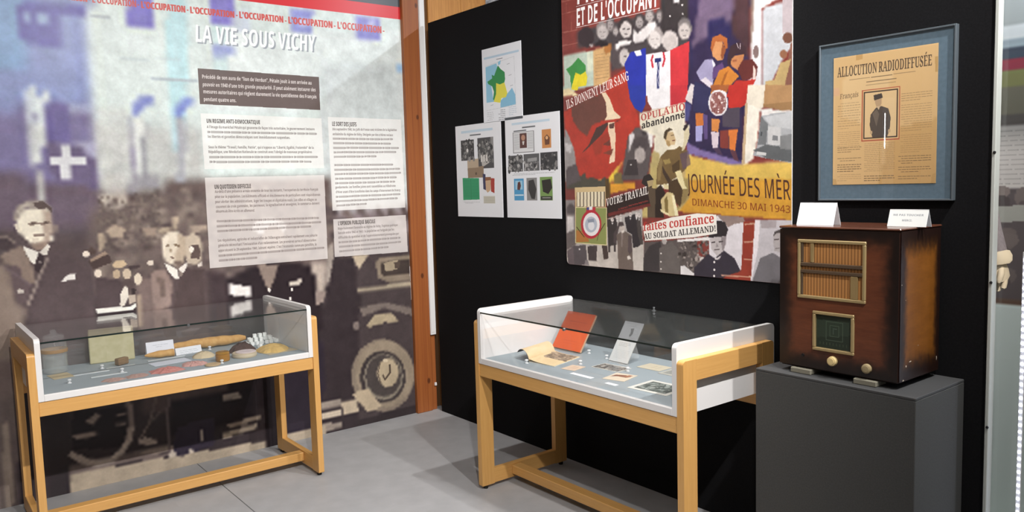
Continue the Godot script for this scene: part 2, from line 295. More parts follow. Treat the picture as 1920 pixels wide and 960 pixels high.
	[0, "k", 0x807673, 0.5, [7.5, 1422, 930, 1447, 930]],
	[0, "k", 0x807673, 0.5, [7.5, 1451, 930, 1489, 930]],
	[0, "k", 0x807673, 0.5, [7.5, 1493, 930, 1515, 930]],
	[0, "k", 0x807673, 0.5, [7.5, 1519, 930, 1558, 931]],
	[0, "k", 0x807673, 0.5, [7.5, 1562, 931, 1571, 931]],
	[0, "k", 0x807673, 0.5, [7.5, 1576, 931, 1616, 931]],
	[0, "k", 0x807673, 0.5, [7.5, 1270, 1015, 1293, 1015]],
	[0, "k", 0x807673, 0.5, [7.5, 1297, 1015, 1316, 1015]],
	[0, "k", 0x807673, 0.5, [7.5, 1320, 1015, 1375, 1015]],
	[0, "k", 0x807673, 0.5, [7.5, 1379, 1015, 1415, 1015]],
	[0, "k", 0x807673, 0.5, [7.5, 1419, 1015, 1443, 1015]],
	[0, "k", 0x807673, 0.5, [7.5, 1447, 1015, 1492, 1015]],
	[0, "k", 0x807673, 0.5, [7.5, 1496, 1015, 1505, 1015]],
	[0, "k", 0x807673, 0.5, [7.5, 1509, 1015, 1551, 1015]],
	[0, "k", 0x807673, 0.5, [7.5, 1556, 1015, 1586, 1015]],
	[0, "k", 0x807673, 0.5, [7.5, 1590, 1015, 1634, 1015]],
	[0, "k", 0x807673, 0.5, [7.5, 1638, 1015, 1665, 1015]],
	[0, "k", 0x807673, 0.5, [7.5, 1270, 1032, 1300, 1032]],
	[0, "k", 0x807673, 0.5, [7.5, 1304, 1032, 1319, 1032]],
	[0, "k", 0x807673, 0.5, [7.5, 1323, 1032, 1326, 1032]],
	[0, "k", 0x807673, 0.5, [7.5, 1330, 1032, 1342, 1032]],
	[0, "k", 0x807673, 0.5, [7.5, 1346, 1032, 1361, 1032]],
	[0, "k", 0x807673, 0.5, [7.5, 1365, 1032, 1404, 1032]],
	[0, "k", 0x847c7a, 0.5, [7.2, 1724, 603, 1754, 603]],
	[0, "k", 0x847c7a, 0.5, [7.2, 1757, 603, 1773, 603]],
	[0, "k", 0x847c7a, 0.5, [7.2, 1776, 603, 1784, 603]],
	[0, "k", 0x847c7a, 0.5, [7.2, 1788, 603, 1815, 603]],
	[0, "k", 0x847c7a, 0.5, [7.2, 1819, 603, 1830, 603]],
	[0, "k", 0x847c7a, 0.5, [7.2, 1834, 603, 1861, 603]],
	[0, "k", 0x847c7a, 0.5, [7.2, 1865, 603, 1877, 603]],
	[0, "k", 0x847c7a, 0.5, [7.2, 1881, 603, 1897, 603]],
	[0, "k", 0x847c7a, 0.5, [7.2, 1901, 603, 1925, 603]],
	[0, "k", 0x847c7a, 0.5, [7.2, 1929, 603, 1937, 603]],
	[0, "k", 0x847c7a, 0.5, [7.2, 1941, 603, 1966, 602]],
	[0, "k", 0x847c7a, 0.5, [7.2, 1970, 602, 1982, 602]],
	[0, "k", 0x847c7a, 0.5, [7.2, 1725, 620, 1769, 620]],
	[0, "k", 0x847c7a, 0.5, [7.2, 1773, 620, 1800, 620]],
	[0, "k", 0x847c7a, 0.5, [7.2, 1803, 620, 1811, 620]],
	[0, "k", 0x847c7a, 0.5, [7.2, 1815, 620, 1845, 620]],
	[0, "k", 0x847c7a, 0.5, [7.2, 1849, 620, 1869, 620]],
	[0, "k", 0x847c7a, 0.5, [7.2, 1872, 620, 1912, 620]],
	[0, "k", 0x847c7a, 0.5, [7.2, 1916, 620, 1924, 620]],
	[0, "k", 0x847c7a, 0.5, [7.2, 1928, 620, 1936, 620]],
	[0, "k", 0x847c7a, 0.5, [7.2, 1940, 620, 1972, 620]],
	[0, "k", 0x847c7a, 0.5, [7.2, 1724, 638, 1775, 638]],
	[0, "k", 0x847c7a, 0.5, [7.2, 1779, 637, 1791, 637]],
	[0, "k", 0x847c7a, 0.5, [7.2, 1795, 637, 1827, 637]],
	[0, "k", 0x847c7a, 0.5, [7.2, 1831, 637, 1872, 637]],
	[0, "k", 0x847c7a, 0.5, [7.2, 1876, 637, 1931, 637]],
	[0, "k", 0x847c7a, 0.5, [7.2, 1935, 637, 1943, 637]],
	[0, "k", 0x847c7a, 0.5, [7.2, 1947, 637, 1969, 637]],
	[0, "k", 0x847c7a, 0.5, [7.2, 1973, 637, 2008, 637]],
	[0, "k", 0x847c7a, 0.5, [7.2, 1725, 655, 1733, 655]],
	[0, "k", 0x847c7a, 0.5, [7.2, 1737, 655, 1763, 654]],
	[0, "k", 0x847c7a, 0.5, [7.2, 1766, 654, 1782, 654]],
	[0, "k", 0x847c7a, 0.5, [7.2, 1785, 654, 1801, 654]],
	[0, "k", 0x847c7a, 0.5, [7.2, 1804, 654, 1816, 654]],
	[0, "k", 0x847c7a, 0.5, [7.2, 1820, 654, 1854, 654]],
	[0, "k", 0x847c7a, 0.5, [7.2, 1858, 654, 1898, 654]],
	[0, "k", 0x847c7a, 0.5, [7.2, 1902, 654, 1914, 654]],
	[0, "k", 0x847c7a, 0.5, [7.2, 1918, 654, 1938, 653]],
	[0, "k", 0x847c7a, 0.5, [7.2, 1942, 653, 1995, 653]],
	[0, "k", 0x847c7a, 0.5, [7.2, 1725, 672, 1774, 671]],
	[0, "k", 0x847c7a, 0.5, [7.2, 1778, 671, 1815, 671]],
	[0, "k", 0x847c7a, 0.5, [7.2, 1819, 671, 1836, 671]],
	[0, "k", 0x847c7a, 0.5, [7.2, 1840, 671, 1849, 671]],
	[0, "k", 0x847c7a, 0.5, [7.2, 1853, 671, 1862, 670]],
	[0, "k", 0x847c7a, 0.5, [7.2, 1866, 670, 1879, 670]],
	[0, "k", 0x847c7a, 0.5, [7.2, 1883, 670, 1905, 670]],
	[0, "k", 0x847c7a, 0.5, [7.2, 1725, 703, 1732, 703]],
	[0, "k", 0x847c7a, 0.5, [7.2, 1735, 703, 1759, 703]],
	[0, "k", 0x847c7a, 0.5, [7.2, 1763, 703, 1780, 703]],
	[0, "k", 0x847c7a, 0.5, [7.2, 1783, 703, 1790, 703]],
	[0, "k", 0x847c7a, 0.5, [7.2, 1794, 703, 1832, 703]],
	[0, "k", 0x847c7a, 0.5, [7.2, 1836, 703, 1871, 703]],
	[0, "k", 0x847c7a, 0.5, [7.2, 1875, 703, 1879, 703]],
	[0, "k", 0x847c7a, 0.5, [7.2, 1882, 703, 1926, 703]],
	[0, "k", 0x847c7a, 0.5, [7.2, 1929, 703, 1937, 703]],
	[0, "k", 0x847c7a, 0.5, [7.2, 1940, 703, 1978, 703]],
	[0, "k", 0x847c7a, 0.5, [7.2, 1724, 721, 1779, 721]],
	[0, "k", 0x847c7a, 0.5, [7.2, 1782, 721, 1797, 721]],
	[0, "k", 0x847c7a, 0.5, [7.2, 1801, 721, 1815, 721]],
	[0, "k", 0x847c7a, 0.5, [7.2, 1819, 721, 1876, 721]],
	[0, "k", 0x847c7a, 0.5, [7.2, 1879, 721, 1914, 721]],
	[0, "k", 0x847c7a, 0.5, [7.2, 1918, 721, 1941, 721]],
	[0, "k", 0x847c7a, 0.5, [7.2, 1945, 721, 1957, 721]],
	[0, "k", 0x847c7a, 0.5, [7.2, 1961, 721, 1985, 720]],
	[0, "k", 0x847c7a, 0.5, [7.2, 1989, 720, 2009, 720]],
	[0, "k", 0x847c7a, 0.5, [7.2, 1725, 738, 1757, 737]],
	[0, "k", 0x847c7a, 0.5, [7.2, 1761, 737, 1768, 737]],
	[0, "k", 0x847c7a, 0.5, [7.2, 1772, 737, 1779, 737]],
	[0, "k", 0x847c7a, 0.5, [7.2, 1783, 737, 1815, 737]],
	[0, "k", 0x847c7a, 0.5, [7.2, 1819, 737, 1845, 737]],
	[0, "k", 0x847c7a, 0.5, [7.2, 1848, 737, 1867, 737]],
	[0, "k", 0x847c7a, 0.5, [7.2, 1871, 737, 1893, 737]],
	[0, "k", 0x847c7a, 0.5, [7.2, 1897, 737, 1905, 737]],
	[0, "k", 0x847c7a, 0.5, [7.2, 1908, 737, 1935, 737]],
	[0, "k", 0x847c7a, 0.5, [7.2, 1939, 737, 1958, 737]],
	[0, "k", 0x847c7a, 0.5, [7.2, 1962, 737, 2013, 736]],
	[0, "k", 0x847c7a, 0.5, [7.2, 1726, 755, 1737, 755]],
	[0, "k", 0x847c7a, 0.5, [7.2, 1741, 755, 1760, 755]],
	[0, "k", 0x847c7a, 0.5, [7.2, 1764, 755, 1796, 755]],
	[0, "k", 0x847c7a, 0.5, [7.2, 1800, 755, 1835, 755]],
	[0, "k", 0x847c7a, 0.5, [7.2, 1839, 755, 1872, 755]],
	[0, "k", 0x847c7a, 0.5, [7.2, 1876, 755, 1896, 755]],
	[0, "k", 0x847c7a, 0.5, [7.2, 1900, 754, 1904, 754]],
	[0, "k", 0x847c7a, 0.5, [7.2, 1908, 754, 1933, 754]],
	[0, "k", 0x847c7a, 0.5, [7.2, 1937, 754, 1946, 754]],
	[0, "k", 0x847c7a, 0.5, [7.2, 1950, 754, 1958, 754]],
	[0, "k", 0x847c7a, 0.5, [7.2, 1963, 754, 1992, 754]],
	[0, "k", 0x847c7a, 0.5, [7.2, 1725, 772, 1737, 772]],
	[0, "k", 0x847c7a, 0.5, [7.2, 1741, 772, 1778, 772]],
	[0, "k", 0x847c7a, 0.5, [7.2, 1782, 772, 1803, 772]],
	[0, "k", 0x847c7a, 0.5, [7.2, 1807, 772, 1836, 772]],
	[0, "k", 0x847c7a, 0.5, [7.2, 1841, 772, 1857, 772]],
	[0, "k", 0x847c7a, 0.5, [7.2, 1862, 772, 1896, 772]],
	[0, "k", 0x847c7a, 0.5, [7.2, 1900, 772, 1913, 771]],
	[0, "k", 0x847c7a, 0.5, [7.2, 1918, 771, 1927, 771]],
	[0, "k", 0x847c7a, 0.5, [7.2, 1931, 771, 1957, 771]],
	[0, "k", 0x847c7a, 0.5, [7.2, 1962, 771, 1971, 771]],
	[0, "k", 0x847c7a, 0.5, [7.2, 1975, 771, 1984, 771]],
	[0, "k", 0x847c7a, 0.5, [7.2, 1725, 824, 1733, 824]],
	[0, "k", 0x847c7a, 0.5, [7.2, 1737, 824, 1775, 824]],
	[0, "k", 0x847c7a, 0.5, [7.2, 1778, 824, 1798, 823]],
	[0, "k", 0x847c7a, 0.5, [7.2, 1801, 823, 1825, 823]],
	[0, "k", 0x847c7a, 0.5, [7.2, 1829, 823, 1860, 823]],
	[0, "k", 0x847c7a, 0.5, [7.2, 1864, 823, 1872, 823]],
	[0, "k", 0x847c7a, 0.5, [7.2, 1876, 823, 1920, 823]],
	[0, "k", 0x847c7a, 0.5, [7.2, 1924, 823, 1940, 823]],
	[0, "k", 0x847c7a, 0.5, [7.2, 1944, 823, 1969, 822]],
	[0, "k", 0x847c7a, 0.5, [7.2, 1973, 822, 2006, 822]],
	[0, "k", 0x847c7a, 0.5, [7.2, 1724, 841, 1732, 841]],
	[0, "k", 0x847c7a, 0.5, [7.2, 1735, 841, 1795, 840]],
	[0, "k", 0x847c7a, 0.5, [7.2, 1798, 840, 1810, 840]],
	[0, "k", 0x847c7a, 0.5, [7.2, 1813, 840, 1832, 840]],
	[0, "k", 0x847c7a, 0.5, [7.2, 1836, 840, 1859, 840]],
	[0, "k", 0x847c7a, 0.5, [7.2, 1863, 839, 1890, 839]],
	[0, "k", 0x847c7a, 0.5, [7.2, 1894, 839, 1898, 839]],
	[0, "k", 0x847c7a, 0.5, [7.2, 1902, 839, 1910, 839]],
	[0, "k", 0x847c7a, 0.5, [7.2, 1913, 839, 1953, 838]],
	[0, "k", 0x847c7a, 0.5, [7.2, 1957, 838, 1977, 838]],
	[0, "k", 0x847c7a, 0.5, [7.2, 1981, 838, 1993, 838]],
	[0, "k", 0x847c7a, 0.5, [7.2, 1726, 858, 1761, 857]],
	[0, "k", 0x847c7a, 0.5, [7.2, 1765, 857, 1781, 857]],
	[0, "k", 0x847c7a, 0.5, [7.2, 1785, 856, 1805, 856]],
	[0, "k", 0x847c7a, 0.5, [7.2, 1809, 856, 1821, 856]],
	[0, "k", 0x847c7a, 0.5, [7.2, 1825, 856, 1853, 855]],
	[0, "k", 0x847c7a, 0.5, [7.2, 1727, 999, 1735, 999]],
	[0, "k", 0x847c7a, 0.5, [7.2, 1739, 999, 1766, 999]],
	[0, "k", 0x847c7a, 0.5, [7.2, 1770, 999, 1782, 999]],
	[0, "k", 0x847c7a, 0.5, [7.2, 1786, 999, 1805, 999]],
	[0, "k", 0x847c7a, 0.5, [7.2, 1809, 999, 1817, 999]],
	[0, "k", 0x847c7a, 0.5, [7.2, 1821, 999, 1845, 998]],
	[0, "k", 0x847c7a, 0.5, [7.2, 1849, 998, 1857, 998]],
	[0, "k", 0x847c7a, 0.5, [7.2, 1861, 998, 1910, 998]],
	[0, "k", 0x847c7a, 0.5, [7.2, 1914, 998, 1935, 998]],
	[0, "k", 0x847c7a, 0.5, [7.2, 1939, 998, 1947, 998]],
	[0, "k", 0x847c7a, 0.5, [7.2, 1952, 998, 1985, 998]],
	[0, "k", 0x847c7a, 0.5, [7.2, 1990, 998, 1998, 998]],
	[0, "k", 0x847c7a, 0.5, [7.2, 1728, 1016, 1776, 1016]],
	[0, "k", 0x847c7a, 0.5, [7.2, 1780, 1016, 1788, 1016]],
	[0, "k", 0x847c7a, 0.5, [7.2, 1792, 1016, 1816, 1016]],
	[0, "k", 0x847c7a, 0.5, [7.2, 1821, 1016, 1883, 1016]],
	[0, "k", 0x847c7a, 0.5, [7.2, 1887, 1016, 1900, 1016]],
	[0, "k", 0x847c7a, 0.5, [7.2, 1904, 1016, 1939, 1016]],
	[0, "k", 0x847c7a, 0.5, [7.2, 1943, 1016, 1982, 1015]],
	[0, "k", 0x847c7a, 0.5, [7.2, 1986, 1015, 2000, 1015]],
	[0, "k", 0x847c7a, 0.5, [7.2, 1728, 1034, 1739, 1034]],
	[0, "k", 0x847c7a, 0.5, [7.2, 1742, 1034, 1790, 1033]],
	[0, "k", 0x847c7a, 0.5, [7.2, 1794, 1033, 1816, 1033]],
	[0, "k", 0x847c7a, 0.5, [7.2, 1820, 1033, 1827, 1033]],
	[0, "k", 0x847c7a, 0.5, [7.2, 1831, 1033, 1861, 1033]],
	[0, "k", 0x847c7a, 0.5, [7.2, 1865, 1033, 1892, 1032]],
	[0, "k", 0x847c7a, 0.5, [7.2, 1896, 1032, 1903, 1032]],
	[0, "k", 0x847c7a, 0.5, [7.2, 1907, 1032, 1919, 1032]],
	[0, "k", 0x847c7a, 0.5, [7.2, 1923, 1032, 1942, 1032]],
	[0, "k", 0xe6e2e0, 0.8, [4.3, 2041, 1257, 2041, 1186]],
	[0, "k", 0xe6e2e0, 0.8, [4.3, 2041, 1180, 2040, 1120]],
]
const MURAL_TEXT = [
	["LA VIE SOUS VICHY", "sansbold", 0x8a929c, 0.75, [1239.3, 288.5, 1675.9, 285.8, 1242.8, 231.5]],
	["LA VIE SOUS VICHY", "sansbold", 0xffffff, 1, [1234.3, 283.6, 1669.8, 281.4, 1237.9, 226.7]],
	["L'OCCUPATION", "sansbold", 0xcf5a55, 1, [549.2, 189.6, 656.5, 189.6, 550.6, 170.9]],
	["L'OCCUPATION", "sansbold", 0xcf5a55, 1, [550.4, 189.4, 657.7, 189.5, 551.8, 170.8]],
	["-", "sansbold", 0xcf5a55, 1, [659.1, 189.7, 664.4, 189.6, 660.4, 172.4]],
	["L'OCCUPATION", "sansbold", 0xcf5a55, 1, [667.0, 189.5, 781.4, 189.6, 668.5, 170.3]],
	["L'OCCUPATION", "sansbold", 0xcf5a55, 1, [668.2, 189.4, 782.7, 189.4, 669.7, 170.1]],
	["-", "sansbold", 0xcf5a55, 1, [784.2, 189.7, 789.8, 189.5, 785.5, 171.8]],
	["L'OCCUPATION", "sansbold", 0xcf5a55, 1, [792.6, 189.5, 914.7, 189.5, 794.0, 169.6]],
	["L'OCCUPATION", "sansbold", 0xcf5a55, 1, [793.9, 189.3, 916.1, 189.4, 795.3, 169.4]],
	["-", "sansbold", 0xcf5a55, 1, [917.7, 189.7, 923.8, 189.5, 919.0, 171.1]],
	["L'OCCUPATION", "sansbold", 0xcf5a55, 1, [926.8, 189.4, 1057.5, 189.5, 928.2, 168.9]],
	["L'OCCUPATION", "sansbold", 0xcf5a55, 1, [928.1, 189.3, 1059.0, 189.3, 929.6, 168.7]],
	["-", "sansbold", 0xcf5a55, 1, [1060.7, 189.6, 1067.2, 189.4, 1062.0, 170.4]],
	["L'OCCUPATION", "sansbold", 0xcf5a55, 1, [1070.4, 189.4, 1210.7, 189.4, 1071.8, 168.1]],
	["L'OCCUPATION", "sansbold", 0xcf5a55, 1, [1071.9, 189.2, 1212.2, 189.2, 1073.3, 167.9]],
	["-", "sansbold", 0xcf5a55, 1, [1214.1, 189.6, 1221.1, 189.3, 1215.4, 169.7]],
	["L'OCCUPATION", "sansbold", 0xcf5a55, 1, [1224.5, 189.3, 1375.5, 189.3, 1225.9, 167.2]],
	["L'OCCUPATION", "sansbold", 0xcf5a55, 1, [1226.1, 189.2, 1377.1, 189.2, 1227.5, 167.1]],
	["-", "sansbold", 0xcf5a55, 1, [1379.2, 189.5, 1386.6, 189.3, 1380.4, 168.8]],
	["L'OCCUPATION", "sansbold", 0xcf5a55, 1, [1390.4, 189.3, 1553.2, 189.3, 1391.7, 166.3]],
	["L'OCCUPATION", "sansbold", 0xcf5a55, 1, [1392.1, 189.1, 1555.0, 189.1, 1393.4, 166.2]],
	["-", "sansbold", 0xcf5a55, 1, [1557.2, 189.5, 1565.3, 189.2, 1558.4, 168.0]],
	["L'OCCUPATION", "sansbold", 0xcf5a55, 1, [1569.3, 189.2, 1745.5, 189.2, 1570.6, 165.4]],
	["L'OCCUPATION", "sansbold", 0xcf5a55, 1, [1571.1, 189.0, 1747.5, 189.0, 1572.5, 165.2]],
	["-", "sansbold", 0xcf5a55, 1, [1749.8, 189.4, 1758.6, 189.1, 1751.0, 167.0]],
	["L'OCCUPATION", "sansbold", 0xcf5a55, 1, [1763.0, 189.1, 1954.2, 189.1, 1764.3, 164.3]],
	["L'OCCUPATION", "sansbold", 0xcf5a55, 1, [1764.9, 188.9, 1956.4, 188.9, 1766.2, 164.1]],
	["-", "sansbold", 0xcf5a55, 1, [1958.9, 189.3, 1968.4, 189.1, 1960.1, 166.0]],
	["Précédé de son aura de “lion de Verdun”, Pétain jouit à son arrivée au", "sansbold", 0xe8e2df, 1, [1251.5, 405.2, 1650.4, 405.6, 1252.3, 392.3]],
	["pouvoir en 1940 d'une très grande popularité. Il peut aisément instaurer des", "sansbold", 0xe8e2df, 1, [1251.6, 431.2, 1663.9, 429.4, 1252.4, 418.3]],
	["mesures autoritaires qui règlent durement la vie quotidienne des Français", "sansbold", 0xe8e2df, 1, [1251.9, 455.5, 1666.8, 454.8, 1252.7, 442.5]],
	["pendant quatre ans.", "sansbold", 0xe8e2df, 1, [1252.1, 480.7, 1363.7, 479.8, 1252.9, 467.7]],
	["UN REGIME ANTI-DEMOCRATIQUE", "sansbold", 0x47413f, 1, [1257.4, 555.5, 1445.2, 555.7, 1258.2, 541.9]],
	["UN QUOTIDIEN DIFFICILE", "sansbold", 0x47413f, 1, [1269.7, 781.3, 1399.1, 780.9, 1270.6, 767.5]],
	["LE SORT DES JUIFS", "sansbold", 0x47413f, 1, [1724.1, 555.2, 1826.8, 556.0, 1724.9, 540.2]],
	["L'OPINION PUBLIQUE BASCULE", "sansbold", 0x47413f, 1, [1728.6, 933.3, 1889.4, 934.6, 1729.4, 917.9]],
	["A l'image du maréchal Pétain qui gouverne de façon très autoritaire, le gouvernement instaure", "sansbold", 0x807a78, 1, [1257.3, 571.8, 1652.0, 571.6, 1257.8, 563.5]],
	["les libertés et garanties démocratiques sont immédiatement suspendues.", "sansbold", 0x807a78, 1, [1257.9, 605.4, 1554.1, 606.4, 1258.4, 597.0]],
	["Sous le thème “Travail, Famille, Patrie”, qui s'oppose au “Liberté, Egalité, Fraternité” de la", "sansbold", 0x807a78, 1, [1258.4, 640.9, 1644.0, 640.9, 1258.9, 632.5]],
	["République, une Révolution Nationale se construit avec l'abrégé de nouveaux propriétaires", "sansbold", 0x807a78, 1, [1257.4, 657.3, 1636.7, 657.8, 1257.9, 648.9]],
	["Au-delà d'une présence armée ennemie de tous les instants, l'occupation du territoire français", "sansbold", 0x807673, 1, [1270.7, 795.2, 1654.8, 797.4, 1271.2, 786.3]],
	["pèse sur la population. Les bâtiments officiels et des demeures de particuliers sont réquisitionnés", "sansbold", 0x807673, 1, [1269.6, 812.7, 1662.3, 817.7, 1270.2, 803.9]],
	["pour abriter des administrations, loger les troupes et dignitaires nazis. Les villes et villages se", "sansbold", 0x807673, 1, [1269.5, 830.3, 1646.3, 835.3, 1270.0, 821.4]],
	["couvrent de croix gammées, les panneaux, la signalisation et enseignes, le commerce doivent", "sansbold", 0x807673, 1, [1271.1, 847.9, 1656.3, 849.7, 1271.7, 839.1]],
	["désormais être écrits en allemand.", "sansbold", 0x807673, 1, [1270.2, 863.7, 1407.7, 866.0, 1270.7, 854.8]],
	["Les réquisitions, agricoles et industrielles de l'Allemagne entraînent rapidement une pénurie", "sansbold", 0x807673, 1, [1270.4, 965.1, 1641.2, 969.8, 1271.0, 956.2]],
	["générale nécessitant l'instauration d'un rationnement. Les premières cartes d'alimentation", "sansbold", 0x807673, 1, [1271.2, 982.9, 1636.0, 987.7, 1271.7, 974.0]],
	["apparaissent le 29 septembre 1940, laissant espérer. C'est l'économie commune parallèle, le", "sansbold", 0x807673, 1, [1270.1, 1000.6, 1637.2, 1003.9, 1270.6, 991.7]],
	["Dès septembre 1940, les Juifs de France sont victimes de la législation", "sansbold", 0x847c7a, 1, [1724.3, 571.2, 2003.4, 569.2, 1724.8, 562.0]],
	["antisémite du régime de Vichy. Désignés par des critères raciaux", "sansbold", 0x847c7a, 1, [1724.5, 589.3, 1985.4, 588.5, 1724.9, 580.0]],
	["gendarmerie. Les familles juives sont rassemblées au Vélodrome", "sansbold", 0x847c7a, 1, [1724.8, 792.3, 1988.0, 791.6, 1725.3, 782.9]],
	["d'Hiver avant d'être transférées dans les camps d'internement de Drancy", "sansbold", 0x847c7a, 1, [1726.1, 809.6, 2009.4, 808.3, 1726.6, 800.2]],
	["Majoritairement favorable au régime de Vichy, l'opinion publique", "sansbold", 0x847c7a, 1, [1727.7, 949.6, 1990.4, 948.6, 1728.2, 940.2]],
	["bascule entre 1942 et 1943 : la population est fatiguée par les", "sansbold", 0x847c7a, 1, [1726.8, 967.0, 1972.4, 965.9, 1727.3, 957.6]],
	["difficultés du quotidien et de l'approvisionnement provoquées par", "sansbold", 0x847c7a, 1, [1727.0, 984.5, 1993.7, 983.4, 1727.5, 975.1]],
]
